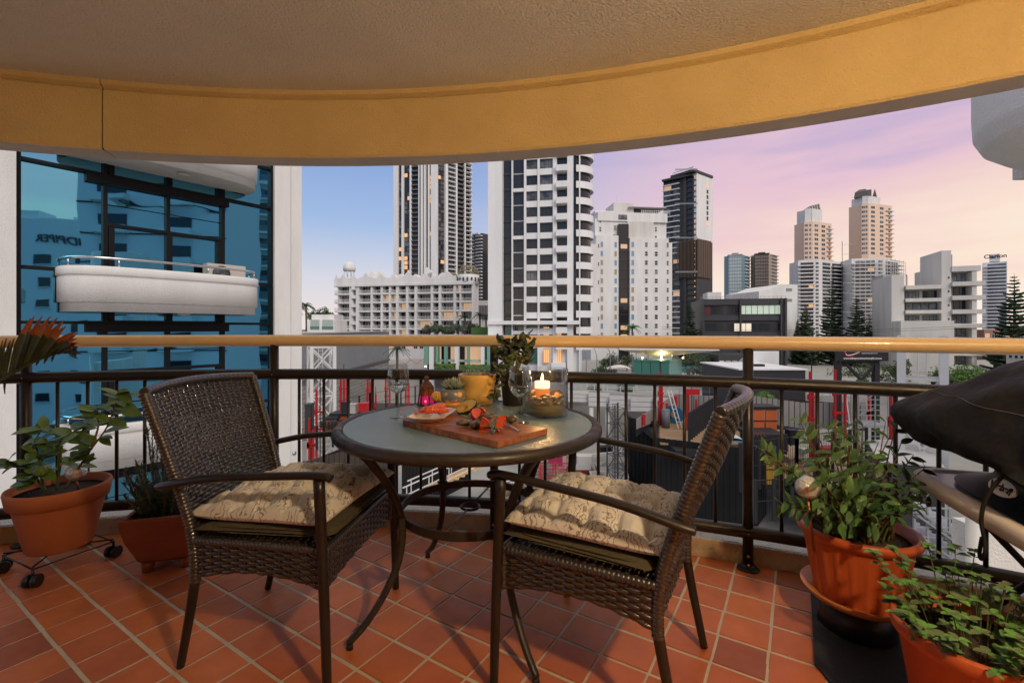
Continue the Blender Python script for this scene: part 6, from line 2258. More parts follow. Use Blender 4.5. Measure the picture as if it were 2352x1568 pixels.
for (nm, lab, xa, xm, xb, y0, D, scaf) in (('white_balcony_block', 'white balconied block standing in front of the left peach tower', 1833, 1882, 1939, 596, 240, False),
             ('scaffolded_block', 'white block wrapped in scaffolding in front of the right peach tower', 1956, 2030, 2064, 592, 235, True)):
 FF, FG = Fac(xa, D + 3, xm, D), Fac(xm, D, xb, D + 10)
 ZR = lambda y, FF=FF, xm=xm: FF.z(xm, y)
 t = thing(nm, lab, 'building', (FF.A.x, FF.A.y, GZ0))
 FF.box('wall', t, w_wall, 0, FF.L, GZ0, ZR(y0), -16, 0)
 FG.box('wall', t, w_wall, 0, FG.L, GZ0, ZR(y0), -16, 0)
 y = y0 + 6
 while y < 800:
  FF.box('window', t, g_dark if rc.random() < .7 else g_mid, FF.L * .12, FF.L * .72, ZR(y + 5.5), ZR(y), 0, .12)
  if rc.random() < .06:
   FF.box('window', t, g_lit, FF.L * .5, FF.L * .7, ZR(y + 5.5), ZR(y), 0, .2)
  FF.box('balcony', t, w_wall, -.4, FF.L * .76, ZR(y + 8.4), ZR(y + 6), -.5, 1.8)
  FF.unit(window_mesh(wframe, g_dark, 2, 1, .06), 'window', t, FF.L * .82, FF.L * .97, ZR(y + 5), ZR(y), .0)
  FG.box('window', t, g_dark if rc.random() < .5 else g_mid, FG.L * .12, FG.L * .42, ZR(y + 6), ZR(y), 0, .12)
  FG.box('window', t, g_dark, FG.L * .50, FG.L * .95, ZR(y + 6), ZR(y), 0, .12)
  FG.box('balcony', t, w_wall, FG.L * .45, FG.L + 1.2, ZR(y + 8.4), ZR(y + 6.6), -4, 1.8)
  y += 8.75
 if scaf:
  mb = MB()
  for F_ in (FF, FG):
   n = int(F_.L / 2.4)
   for i in range(n + 1):
    k_ = F_.L * i / n
    mb.bar(F_.p(k_, GZ0, 3.0), F_.p(k_, ZR(y0 + 2 + 4 * (i % 2)), 3.0), .14)
   for j in range(46):
    z = ZR(y0 + 6) - j * 1.0
    mb.bar(F_.p(0, z, 3.0), F_.p(F_.L, z, 3.0), .10)
   for j in range(22):
    z = ZR(y0 + 6) - j * 2.0
    mb.bar(F_.p(0, z, 2.6), F_.p(F_.L, z, 2.6), .8, .1)
  for i in range(10):
   mb.bar(FF.p(-5, GZ0, 1.5), FF.p(-5, ZR(552), 1.5), .16)
   z = ZR(560) - i * 5
   mb.bar(FF.p(-5, z, 1.5), FF.p(0, z, 3.0), .13)
  mb.build('scaffold', wframe, t, kind='stuff')
# 10. grey-white apartment block at the right
T7 = Fac(2076, 103, 2256, 98)
ZR = lambda y: T7.z(2164, y)
t = thing('grey_apartments', 'pale grey apartment block at the right with wide curtained windows and a tall stair tower', 'building', (T7.A.x, T7.A.y, GZ0))
T7.box('wall', t, cream_wall, T7.at(2076), T7.at(2166), GZ0, ZR(655), -14, -1.5)
T7.box('wall', t, cream_wall, T7.at(2166), T7.at(2240), GZ0, ZR(611), -14, -1.5)
T7.box('stair_tower', t, cream_wall, T7.at(2161), T7.at(2183), GZ0, ZR(576), -10, .3)
T7.box('stair_tower', t, grey_wall, T7.at(2183), T7.at(2193), GZ0, ZR(584), -9, -1.0)
T7.box('side_wing', t, cream_wall, T7.at(2047), T7.at(2076), GZ0, ZR(628), -12, .2)
T7.box('side_wing', t, grey_wall, T7.at(2052), T7.at(2092), ZR(655), ZR(620), -14, -6)
T7.box('low_wing', t, cream_wall, T7.at(2050), T7.at(2167), GZ0, ZR(737), -3, 4.5)
wc = window_mesh(dframe, mat('curtain', (0.36, 0.38, 0.38), .8, var=(2, (.13, .14, .14), .15)), 4, 1, .03)
wd = window_mesh(dframe, g_dark, 3, 1, .03)
for j, y in enumerate((628, 659.5, 691, 722.5, 754, 785.5, 817)):
 T7.unit(wc if j not in (1, 2) else wd, 'window', t, T7.at(2185), T7.at(2226), ZR(y + 19), ZR(y), -1.45)
 T7.box('slab_band', t, cream_wall, T7.at(2183.2), T7.at(2259), ZR(y + 30), ZR(y + 20.5), -1.5, .9)
 T7.box('side_wall', t, cream_wall, T7.at(2229), T7.at(2240), ZR(y + 20), ZR(y - 1), -1.5, .6)
 T7.box('stair_window', t, g_dark, T7.at(2176), T7.at(2179), ZR(y + 12), ZR(y + 8), .3, .4)
for j, y in enumerate((666, 693.5, 723)):
 T7.unit(wc, 'window', t, T7.at(2085), T7.at(2118 if j != 1 else 2159), ZR(y + 17), ZR(y), -1.45)
 if j != 1:
  T7.unit(wc if j else wd, 'window', t, T7.at(2126), T7.at(2159), ZR(y + 17), ZR(y), -1.45)
 T7.box('slab_band', t, cream_wall, T7.at(2078), T7.at(2161), ZR(y + 26), ZR(y + 18), -1.5, .6)
T7.box('parapet', t, cream_wall, T7.at(2078), T7.at(2161), ZR(663), ZR(654), -14, .8)
T7.box('parapet', t, cream_wall, T7.at(2183.5), T7.at(2250), ZR(625), ZR(613), -14, .5)
mb = MB()
mb.tube(curve_pts([T7.p(T7.at(2096), ZR(655), -3), T7.p(T7.at(2096), ZR(630), -3), T7.p(T7.at(2094), ZR(624), -3)], 5), .12, 6)
mb.build('roof_pipe', rail_steel, t)
# 11. far right white tower with lettering
T8 = Fac(2256, 262, 2313, 255)
ZR = lambda y: T8.z(2285, y)
t = quoin('lettered_white_tower', 'white tower at the far right with dark lettering on its roof block', T8, ZR(602), w_wall2, 16)
T8.box('sign_block', t, w_wall2, T8.at(2272), T8.at(2297), ZR(600), ZR(583), -10, -1)
text_obj('Clarion', 'lettering', g_dark, t, 3.0, T8.p(T8.at(2286), ZR(592), -.9), T8.u, (0, 0, 1), bold=.08, extrude=.1)
for j in range(24):
 y = 606 + 8.0 * j
 T8.box('window_band', t, mat('blue_grey_glass', (.09, .12, .16), .12), T8.at(2268), T8.at(2311), ZR(y + 4.5), ZR(y), 0, .1)
 T8.box('balcony', t, w_wall2, T8.at(2258), T8.at(2292), ZR(y + 7.5), ZR(y + 5), 0, 1.6)
 T8.box('floor_band', t, w_wall2, T8.at(2292), T8.at(2313), ZR(y + 7.5), ZR(y + 5.4), 0, .5)
# 12. charcoal office block with the white wall behind
T9 = Fac(1743, 122, 1832, 124)
ZR = lambda y: T9.z(1760, y)
t = thing('white_gable_building', 'plain white block with a sloping roofline behind the charcoal office', 'building', (T9.A.x, T9.A.y, GZ0))
vs = [T9.p(k_, z_, n_) for n_ in (0, -14) for k_, z_ in ((0, GZ0), (T9.L, GZ0), (T9.L, ZR(652)), (T9.at(1795), ZR(652)), (T9.at(1770), ZR(663)), (0, ZR(669)))]
MB().add(vs, [(0, 1, 2, 3, 4, 5), (11, 10, 9, 8, 7, 6)] + [(i, i + 6, (i + 1) % 6 + 6, (i + 1) % 6) for i in range(6)]).build('wall', w_wall, t)
for y in (662, 686):
 for i in range(4):
  T9.pbox('vent_slat', t, grey_wall, 1806, 1819, y + i * 1.6, y + i * 1.6 + 1, 0, .15)
T10 = Fac(1612, 112, 1808, 108)
ZR = lambda y: T10.z(1700, y)
t = quoin('charcoal_office', 'charcoal low-rise office with three rows of window bands right of centre', T10, ZR(686), char, 16)
T10.box('plinth_tank', t, w_wall, T10.at(1631), T10.at(1664), ZR(686), ZR(668), -9, -3)
for y0, y1, lit_ in ((701, 722, 1), (742, 761, 2), (782, 800, 0), (822, 842, 0)):
 for i in range(13):
  x0 = 1619 + i * 13.4
  gm = g_dark
  if lit_ == 1 and i >= 6:
   gm = mat('lit_office_window', (0.3, 0.36, 0.3), .3, emit=((.72, .85, .68), .35))
  if lit_ == 2 and i in (5, 6, 7):
   gm = mat('lit_office_window_warm', (0.4, 0.36, 0.3), .3, emit=((1, .85, .65), .5))
  if lit_ == 1 and i == 0:
   gm = mat('red_blind', (0.10, 0.015, 0.015), .6)
  T10.unit(window_mesh(dframe, gm, 1, 1, .03), 'window', t, T10.at(x0), T10.at(x0 + 13.2), ZR(y1), ZR(y0), .0)
for y in (694, 730, 770, 810):
 T10.box('band', t, char, T10.at(1612), T10.at(1800), ZR(y + 6), ZR(y - 4), 0, .5)
for x in (1612, 1697, 1790, 1800):
 T10.box('pier', t, char, T10.at(x), T10.at(x + 4), GZ0, ZR(686), .5, .9)
mb = MB()
mb.bar(T10.p(0, ZR(681), -1), T10.p(T10.L, ZR(681), -1), .08)
for i in range(22):
 mb.bar(T10.p(T10.L * i / 21, ZR(686), -1), T10.p(T10.L * i / 21, ZR(681), -1), .06)
mb.build('roof_railing', rail_steel, t)
# left: low white pavilion and concrete wall building
T11 = Fac(706, 78, 768, 78)
ZR = lambda y: T11.z(740, y)
t = quoin('white_pavilion', 'small white octagonal pavilion roof with two window strips left of the hotel', T11, ZR(735), w_wall, 6)
T11.box('lantern', t, w_wall, T11.at(712), T11.at(764), ZR(742), ZR(722), -5, -.6)
for a, b in ((713, 734), (740, 766)):
 for i in range(7):
  x = a + (b - a) * i / 7
  T11.pbox('window', t, mat('pale_green_glass', (.35, .42, .40), .3), x + .4, x + (b - a) / 7 - .4, 734, 757, 0, .1)
 T11.pbox('window_band', t, g_teal, a, b, 749.5, 755, .1, .16)
# building site, podium gardens, trees
red = mat('red_painted_steel', (0.46, 0.008, 0.011), 0.4, var=(1.5, (0.40, 0.01, 0.014), 0.3))
white_steel = mat('white_crane_steel', (0.66, 0.66, 0.65), 0.5, var=(.8, (0.56, 0.56, 0.55), 0.3))
blk = mat('black_site_steel', (0.014, 0.014, 0.016), 0.55)
galv = mat('galvanised_tube', (0.36, 0.38, 0.39), 0.45, metal=0.5)
timber = mat('site_timber', (0.34, 0.22, 0.13), 0.9, var=(1.4, (0.25, 0.16, 0.09), 0.3))
ribblk = mat('black_ribbed_sheet', (0.009, 0.0092, 0.010), 0.8, spec=.25, var=(.5, (0.018, 0.018, 0.019), 0.3))
ribbrn = mat('brown_ribbed_sheet', (0.085, 0.068, 0.052), 0.6, var=(.5, (0.062, 0.05, 0.04), 0.3))
zinc = mat('grey_corrugated_sheet', (0.30, 0.28, 0.27), 0.6, var=(.7, (0.24, 0.225, 0.215), 0.3))
white_pan = mat('white_site_panel', (0.60, 0.59, 0.57), 0.6, var=(.6, (0.50, 0.49, 0.47), 0.3))
orange_p = mat('orange_form_panel', (0.52, 0.12, 0.03), 0.6)
yellow_p = mat('yellow_form_panel', (0.55, 0.30, 0.035), 0.6)
rs = random.Random(33)
gx = lambda px, d: (px - CX) / F * d
def gp(px, d, z=GZ0):
 return V((gx(px, d), d, z))
zat = lambda y, d: H + (CY - y) / F * d
mb = MB()
mb.add([V((-40, -20, GZ0)), V((55, -20, GZ0)), V((55, 66, GZ0)), V((-28, 66, GZ0))], [(0, 1, 2, 3)])  # yard; near unseen part stretched in pale concrete to bounce light up
mb.build('site_yard_and_bounce', conc, kind='structure')
def ribbed_wall(name, lab, pts, m, depth=.25, pitch=.6, group=None):
 """profiled sheet wall: pts = (x, y, ztop, zbot) corners; each sheet rib is a piece"""
 t = thing(name, lab, 'fence', (pts[0][0], pts[0][1], pts[0][3]), 0, group)
 n_ = 0
 for (xa, ya, za, ba), (xb, yb, zb, bb) in zip(pts, pts[1:]):
  A, B = V((xa, ya, 0)), V((xb, yb, 0))
  L_ = (B - A).length
  u = (B - A).normalized()
  nn = V((u.y, -u.x, 0))
  if nn.y > 0 and abs(nn.y) > .2:
   nn = -nn
  k = max(1, round(L_ / pitch))
  for i in range(k):
   q0, q1 = i / k, (i + 1) / k
   zt_, zb_ = za + (zb - za) * (q0 + q1) / 2, ba + (bb - ba) * (q0 + q1) / 2
   c = A + u * L_ * (q0 + q1) / 2
   inst(cube(m), 'sheet', t, frame_M(V((c.x, c.y, (zt_ + zb_) / 2)), u * (L_ / k * .86), nn * .06, V((0, 0, zt_ - zb_))))
  ca = (A + B) / 2 - nn * .06
  inst(cube(blk), 'backing', t, frame_M(V((ca.x, ca.y, (za + zb + ba + bb) / 4)), u * L_, nn * .05, V((0, 0, (za + zb - ba - bb) / 2 - .06))))
 return t
def P4(px, d, yt, yb):
 return (gx(px, d), d, zat(yt, d), zat(yb, d))
# grey warehouse wall along the left side
t = thing('grey_warehouse', 'long grey panelled building with a block wall base along the left of the site', 'building', (-28, 60, GZ0))
bw = mat('grey_block_wall', (0.30, 0.285, 0.27), 0.9)
t_ = bw.node_tree
tc = t_.nodes.new('ShaderNodeTexCoord')
mpn = t_.nodes.new('ShaderNodeMapping')
mpn.inputs['Rotation'].default_value = (0, PI / 2, 0)
bk = t_.nodes.new('ShaderNodeTexBrick')
sx = t_.nodes.new('ShaderNodeSeparateXYZ')
cx_ = t_.nodes.new('ShaderNodeCombineXYZ')
t_.links.new(tc.outputs['Object'], sx.inputs[0])
t_.links.new(sx.outputs[1], cx_.inputs[0])
t_.links.new(sx.outputs[2], cx_.inputs[1])
t_.links.new(cx_.outputs[0], bk.inputs['Vector'])
bk.inputs['Scale'].default_value = 1.0
bk.inputs['Brick Width'].default_value = 1.6
bk.inputs['Row Height'].default_value = .62
bk.inputs['Mortar Size'].default_value = .045
bk.inputs['Color1'].default_value = (0.36, 0.345, 0.325, 1)
bk.inputs['Color2'].default_value = (0.29, 0.28, 0.265, 1)
bk.inputs['Mortar'].default_value = (0.15, 0.145, 0.14, 1)
t_.links.new(bk.outputs[0], t_.nodes['Principled BSDF'].inputs['Base Color'])
MB().box(-60, -28, 50, 104, GZ0, -5.9).build('block_wall', bw, t)
panel_g = mat('grey_wall_panel', (0.27, 0.285, 0.30), 0.7, var=(.35, (0.22, 0.235, 0.25), 0.3))
for i in range(9):
 y0 = 50 + i * 6
 MB().box(-60, -27.95, y0 + .04, y0 + 5.96, -5.88, .15 + (i % 2) * .05).build('wall_panel', panel_g, t)
MB().box(-61, -27.8, 49.8, 104.2, .22, .42).build('coping', grey_wall, t)
MB().box(-28, -27.7, 50, 104, -6.2, -5.86).build('flashing', mat('dark_flashing', (0.10, 0.11, 0.12), .6), t)
# cranes
def lattice_mast(name, lab, c, w, z0, z1, bay, m, leg, br, cat='crane mast', rot=.6, ladder=True, xb=True):
 t = thing(name, lab, cat, (c.x, c.y, z0), rot)
 R = ROOTM[t.name]
 P = lambda x, y, z: R @ V((x, y, z - z0))
 cs = [(-w / 2, -w / 2), (w / 2, -w / 2), (w / 2, w / 2), (-w / 2, w / 2)]
 for (x, y) in cs:
  MB().bar(P(x, y, z0), P(x, y, z1), leg, leg, up=(math.cos(rot), math.sin(rot), 0)).build('leg', m, t)
 k = int((z1 - z0) / bay)
 br_ = MB()
 for i in range(k + 1):
  z = z0 + i * bay
  for a in range(4):
   p, q = cs[a], cs[(a + 1) % 4]
   if z > z1:
    continue
   br_.bar(P(*p, z), P(*q, z), br)
   if z + bay <= z1 + .1:
    if xb:
     br_.bar(P(*p, z), P(*q, z + bay), br)
     br_.bar(P(*q, z), P(*p, z + bay), br)
    else:
     aa, bb = (p, q) if (i + a) % 2 else (q, p)
     br_.bar(P(*aa, z), P(*bb, z + bay), br)
 br_.build('bracing', m, t, kind='stuff')
 if ladder:
  l = MB()
  for x in (-.22, .22):
   l.bar(P(x, w * .2, z0), P(x, w * .2, z1), .05)
  zz = z0
  while zz < z1:
   l.bar(P(-.22, w * .2, zz), P(.22, w * .2, zz), .04)
   zz += .35
  l.build('ladder', m, t)
 return t
lattice_mast('crane_mast', 'white lattice crane mast before the grey warehouse at the left', gp(738, 50), 2.3, GZ0, .3, 2.6, white_steel, .34, .13, rot=.55)
lattice_mast('crane_mast', 'large white lattice crane mast left of the covered barbecue', gp(2118, 30), 2.05, -8.2, .6, 3.0, white_steel, .42, .15, rot=-.73)
lattice_mast('hoist_mast', 'dark steel lattice hoist mast standing by the skip bins', gp(1416, 40), 1.15, GZ0, zat(927, 40), 1.35, mat('dark_galvanised', (0.10, 0.105, 0.11), .5, metal=.5), .09, .05, rot=.4, cat='hoist mast', xb=False)
# red jacking masts
masts = [('front pair at the far left, glowing base', 35, (711, 719), 960, 1075), ('pair with a collar left of the front white crane', 40, (727, 744), 893, 1060),
   ('triple mast left of centre before the block wall', 56, (782.5, 790, 797), 855, 975), ('pair behind the left wine glass stem', 62, (844, 852), 862, 958), ('short single mast right of that pair', 60, (863,), 905, 960),
   ('far pair behind the left wine glass', 66, (886, 895), 860, 950), ('far pair beside the lantern', 70, (932, 939), 865, 945),
   ('wide single mast left of the green lift house corner', 42, (1515, 1520.5), 853, 985), ('gantry pair joined by a crossbeam right of centre', 40, (1579, 1599), 893, 1025),
   ('mast between the orange panels and the billboard', 36, (1861, 1867), 853, 1050), ('mast at the left billboard post', 38, (1918, 1941), 848, 1030), ('mast left of the large white crane', 36, (2046, 2051), 905, 1030),
   ('rear mast behind the scaffold tower', 48, (1996, 2012), 905, 980), ('slim mast at the orange panels', 44, (1700,), 890, 960)]
for lab, d, xs, yt, yb in masts:
 c = gp(sum(xs) / len(xs), d)
 zt_, zb_ = zat(yt, d), zat(yb, d)
 t = thing('jacking_mast', 'red steel jacking mast, the ' + lab, 'mast', (c.x, c.y, zb_), 0, 'red jacking masts')
 w_ = .19 if d > 45 else .15
 for i, x in enumerate(xs):
  X_ = gx(x, d)
  MB().box(X_ - w_ / 2, X_ + w_ / 2, d - w_ / 2, d + w_ / 2, zb_, zt_ - (i % 2) * .9).build('tube', red, t)
 x0_, x1_ = gx(min(xs), d) - .18, gx(max(xs), d) + .18
 for zz in (zt_ - 2.0, zb_ + (zt_ - zb_) * .45):
  MB().box(x0_ + .04, x1_ - .04, d - .12, d + .12, zz - .08, zz + .08).box(x0_ + .02, x0_ + .2, d - .13, d + .13, zz - .22, zz + .22).build('collar', red, t)
 MB().box((x0_ + x1_) / 2 - .03, (x0_ + x1_) / 2 + .03, d - .03, d + .03, zb_, zt_ + 1.0).build('rod', blk, t)
 if len(xs) > 1 and 'gantry' in lab:
  MB().box(x0_ - .05, x1_ + .05, d - .2, d + .2, zt_ - .5, zt_).build('crossbeam', red, t)
# black sheeted core walls of the new building and its deck
ribbed_wall('black_hoarding', 'tall black ribbed sheet wall hanging below the timber deck, nearest and widest', [P4(1506, 36, 1004, 1190), P4(1734, 32.6, 1032, 1215), P4(1760, 36, 1008, 1180)], ribblk, pitch=.40)
ribbed_wall('black_hoarding', 'black ribbed sheet wall left of the widest one, its top a little higher', [P4(1442, 44, 958, 1115), P4(1506, 42, 968, 1130)], ribblk, pitch=.40)
ribbed_wall('brown_hoarding', 'brown black ribbed wall low at the left behind the armchair', [P4(655, 27.5, 1070, 1160), P4(790, 33, 1036, 1115), P4(935, 40, 1010, 1062)], ribbrn, pitch=.55)
ribbed_wall('dark_hoarding', 'dark ribbed wall seen under the table top', [P4(925, 33, 1040, 1190), P4(1080, 42, 985, 1110)], ribblk, pitch=.40)
ribbed_wall('grey_hoarding', 'grey corrugated screen with red props on the raised deck', [P4(1462, 38, 962, 985), P4(1549, 52, 906, 950), P4(1640, 50, 909, 958)], zinc, pitch=.5)
ribbed_wall('grey_hoarding', 'long grey corrugated screen behind the orange panels at the right', [P4(1700, 47, 905, 962), P4(1850, 46, 925, 985), P4(1990, 44, 922, 985)], zinc, pitch=.5)
for x, y0, y1, d in ((1477, 950, 975, 39.5), (1513, 935, 962, 45), (1530, 925, 955, 48), (1551, 908, 950, 50.5)):
 o = MB().box(gx(x, d) - .14, gx(x, d) + .14, d - .3, d - .02, zat(y1, d), zat(y0, d)).build('red_prop', red)
 tag(o, 'short red prop against the grey corrugated screen, %s along it' % {1477: 'first', 1513: 'second', 1530: 'third', 1551: 'last'}[x], 'prop', 'red props on the screen')
t = thing('timber_deck', 'raised timber plank deck inside the screens with black sheeting below', 'deck', gp(1570, 42, -7.9))
for i in range(22):
 y_ = 35.5 + i * .62
 MB().box(gx(1509, y_) + .3, gx(1700, y_), y_, y_ + .56, -7.98, -7.86 + rs.uniform(0, .04)).build('plank', timber, t)
MB().box(12.2, 18, 34, 50, -8.5, -8.0).build('joist_frame', blk, t)
o = MB().tube([gp(1529, 41, -7.8) + V((0, 0, 0)), gp(1529, 41, -6.2)], .36, 16).build('drum', mat('grey_pvc', (.13, .13, .14), .5))
tag(o, 'dark grey upright pipe on the timber deck', 'pipe')
t = thing('cable_reel', 'blue cable reel on the timber deck', 'reel', gp(1548, 43, -7.8))
for k in (-.3, .3):
 MB().tube([gp(1548, 43, -7.0) + V((-.03, k - .04, 0)), gp(1548, 43, -7.0) + V((.03, k + .04, 0))], .80, 24).build('flange', mat('blue_drum', (.02, .14, .24), .5), t)
MB().tube([gp(1548, 43, -7.0) + V((0, -.3, 0)), gp(1548, 43, -7.0) + V((0, .3, 0))], .35, 16).build('drum_core', timber, t)
t = thing('leaning_ladder', 'white ladder leaning over the blue cable reel', 'ladder', gp(1550, 41, -7.8))
a, b = gp(1562, 40.5, -7.8), gp(1537, 42, -4.6)
for k in (-.16, .16):
 MB().bar(a + V((k, 0, 0)), b + V((k, 0, 0)), .07).build('stile', white_steel, t)
for i in range(9):
 c = a.lerp(b, (i + .5) / 9)
 MB().bar(c - V((.16, 0, 0)), c + V((.16, 0, 0)), .05).build('rung', mat('orange_tape', (.55, .13, .04), .5) if i % 3 == 0 else white_steel, t)
def guard(lab, pts, h=1.1, step=2.0, m=blk, bars=0, name='guard_rail'):
 t = thing(name, lab, 'guard rail', pts[0], 0, 'site guard rails')
 mb = MB()
 for a, b in zip(pts, pts[1:]):
  a, b = V(a), V(b)
  n = max(1, round((b - a).length / step))
  for z in (.5 * h, h):
   mb.bar(a + V((0, 0, z)), b + V((0, 0, z)), .045)
  for i in range(n + 1):
   q = a.lerp(b, i / n)
   MB().box(q.x - .09, q.x + .09, q.y - .05, q.y + .05, q.z, q.z + h + .05).build('post', m, t)
  if bars:
   k = int((b - a).length / bars)
   for i in range(k):
    q = a.lerp(b, i / k)
    mb.bar(q, q + V((0, 0, h)), .014)
 mb.build('rails', m, t)
guard('black guard rail in front of the block wall at the left', [gp(770, 52, zat(975, 52)), gp(850, 58, zat(950, 58)), gp(985, 64, zat(925, 64))], 2.6, 2.0)
guard('black guard rail around the base of the left white crane', [gp(690, 38, zat(1040, 38)), gp(800, 40, zat(1020, 40))], 2.0, 1.2)
guard('black mesh fence before the yellow panel', [gp(1700, 30, zat(1130, 30)), gp(1830, 31, zat(1110, 31)), gp(1990, 33, zat(1085, 33))], 3.2, 1.5, bars=.16)
guard('black mesh fence low behind the armchair back', [gp(1735, 26, zat(1200, 26)), gp(1860, 27, zat(1190, 27))], 2.4, 1.5, bars=.16)
guard('dark angled panel rail inside the red gantry', [gp(1583, 36, -8), gp(1640, 44, -8)], 2.4, .8)
for (nm, lab, x0, x1, y0, y1, d, m_) in (('form_panel', 'large orange formwork panel in a black frame behind the railing post', 1729, 1786, 940, 992, 40, orange_p), ('form_panel', 'small orange panel left of the large orange one', 1690, 1712, 945, 966, 42, yellow_p),
           ('form_panel', 'yellow formwork panel at the right behind the mesh fence', 1759, 1802, 1043, 1112, 33, yellow_p), ('form_panel', 'orange formwork strip low at the left of the site', 760, 800, 955, 975, 46, orange_p),
           ('form_panel', 'orange formwork box beside the triple red mast', 745, 770, 965, 995, 45, orange_p)):
 t = thing(nm, lab, 'formwork', gp((x0 + x1) / 2, d, zat(y1, d)), 0, 'formwork panels')
 n = 2 if x1 - x0 > 30 else 1
 for i in range(n):
  a, b = gx(x0 + (x1 - x0) * i / n, d), gx(x0 + (x1 - x0) * (i + 1) / n, d)
  MB().box(a + .06, b - .06, d, d + .12, zat(y1, d), zat(y0, d)).build('panel', m_, t)
  MB().box(a + .02, b - .02, d - .05, d - .005, zat((y0 + y1) / 2 + 1, d), zat((y0 + y1) / 2 - 1, d)).build('waler', blk, t)
 MB().box(gx(x0, d) - .15, gx(x1, d) + .15, d - .1, d + 1.6, zat(y0, d) + .02, zat(y0, d) + .25).box(gx(x0, d) - .15, gx(x1, d) + .15, d - .2, d + 2, zat(y1, d) - .3, zat(y1, d) - .02).build('frame', blk, t)
o = MB().box(gx(1722, 38), gx(1800, 38), 37.4, 40.5, zat(1032, 38), zat(994, 38)).build('dark_banner', mat('black_banner', (.02, .02, .022), .7))
tag(o, 'black banner screen under the orange formwork', 'banner')
text_obj('SWL', 'lettering', mat('banner_lettering', (.14, .06, .05), .7), o, .6, V((gx(1745, 37.3), 37.35, zat(1003, 37.3))), (1, 0, 0), (0, 0, 1), bold=.01)
t = thing('plywood_floor', 'pale plywood working floor at the right behind the green shrub', 'deck', gp(1880, 38, zat(1060, 38)))
for i in range(9):
 for j in range(5):
  x_, y_ = gx(1800, 35) + j * 2.45, 33 + i * 1.25
  MB().box(x_, x_ + 2.4, y_, y_ + 1.2, -10.5, -10.36 + rs.uniform(0, .03)).build('plywood_sheet', mat('plywood', (0.42, 0.30, 0.20), .85, var=(.9, (.34, .235, .155), .3)), t)
MB().box(gx(1800, 35) - .3, gx(1800, 35) + 12.6, 32.8, 44.4, -11.2, -10.52).build('support', blk, t)
rows_ = [('hand_truck', 'black hand truck standing on the plywood floor', 1815, 1836, 990, 1025, 38, blk), ('generator', 'white generator box on the plywood floor', 1848, 1862, 1035, 1060, 37, white_pan), ('tool_chest', 'grey steel box beside the left white crane', 800, 816, 930, 952, 44, grey_wall),
   ('spoil_bin', 'red bin left of the table edge', 823, 842, 928, 948, 44, red), ('steel_box', 'dark box at the foot of the left crane', 783, 798, 925, 950, 45, blk), ('site_box', 'dark equipment box behind the left red mast', 700, 712, 930, 1000, 38, char)]
for nm, lab, x0, x1, y0, y1, d, m_ in rows_:
 t = thing(nm, lab, 'site equipment', gp((x0 + x1) / 2, d, zat(y1, d)))
 a, b, c, e = gx(x0, d), gx(x1, d), zat(y1, d), zat(y0, d)
 MB().box(a, b, d, d + .8, c + .1, e).build('body', m_, t)
 MB().box(a - .04, b + .04, d - .05, d + .85, e + .002, e + .07).build('lid', m_, t)
 for x in (a + .1, b - .1):
  MB().tube([V((x - .04, d + .1, c + .08)), V((x + .04, d + .1, c + .08))], .08, 10).build('wheel', blk, t)
for k, (px_, d, yb, w_, h_, m_, lab) in enumerate(((1822, 36, 1062, 1.2, .5, timber, 'stack of timber at the left of the plywood floor'), (1900, 37, 1045, 1.6, .7, red, 'stack of red frames on the plywood floor'), (1935, 40, 1005, 1.4, .9, white_pan, 'white crate below the billboard'),
             (2030, 36, 1060, 1.5, .6, orange_p, 'stack of orange frames left of the ribbed roof'), (1650, 44, 962, 1.2, .6, blk, 'black crates behind the chair back'), (1665, 41, 990, 1.0, .5, yellow_p, 'yellow frames behind the chair back'),
             (700, 44, 1000, 1.6, .8, timber, 'timber stack at the foot of the grey wall'), (755, 44, 985, 1.5, .8, blk, 'black frames between the left red masts'), (820, 50, 965, 1.8, .5, timber, 'timber stack in front of the triple red mast'),
             (1345, 52, 1015, 2.2, .6, galv, 'stack of tubes behind the boom lift'), (1210, 48, 1045, 2.6, .5, galv, 'stack of tubes behind the timber heap'), (1390, 50, 1040, 1.5, .8, blk, 'black bins behind the hoist mast'))):
 p = gp(px_, d, zat(yb, d))
 t = thing('material_stack', lab, 'material stack', p, .2 * (k % 5), 'material stacks on the site')
 R = ROOTM[t.name]
 for i in range(5):
  for j in range(3):
   c_ = R @ V(((i - 2) * w_ / 5, rs.uniform(-.1, .1), (j + .5) * h_ / 3))
   dx_ = R.to_3x3() @ V((w_ / 6.2, 0, 0))
   dy_ = R.to_3x3() @ V((0, .7 + rs.uniform(-.15, .15), 0))
   inst(cube(m_), 'bundle', t, frame_M(c_, dx_, dy_ * 1.4, V((0, 0, h_ / 3.4))))
for k, (x0, x1, y0, y1, d) in enumerate(((1560, 1700, 900, 955, 56), (1815, 1925, 880, 925, 60), (1000, 1110, 905, 950, 75))):
 t = thing('tube_scaffold', 'light tube scaffold frame %s' % ('behind the red gantry', 'behind the rightmost red masts', 'behind the yellow pot')[k], 'scaffold', gp((x0 + x1) / 2, d, zat(y1, d)), 0, 'tube scaffolds')
 mb = MB()
 for i in range(7):
  x = x0 + (x1 - x0) * i / 6
  for dd in (d, d + 1.4):
   mb.bar(gp(x, dd, zat(y1, d)), gp(x, dd, zat(y0 - 6 * (i % 2), d)), .07)
 for j in range(5):
  y = y1 + (y0 - y1) * j / 4
  for dd in (d, d + 1.4):
   mb.bar(gp(x0, dd, zat(y, d)), gp(x1, dd, zat(y, d)), .055)
 mb.build('tubes', galv, t, kind='stuff')
t = thing('scaffold_tower', 'galvanised tube scaffold tower between billboard and large white crane', 'scaffold', gp(1995, 40, zat(1020, 40)))
mb = MB()
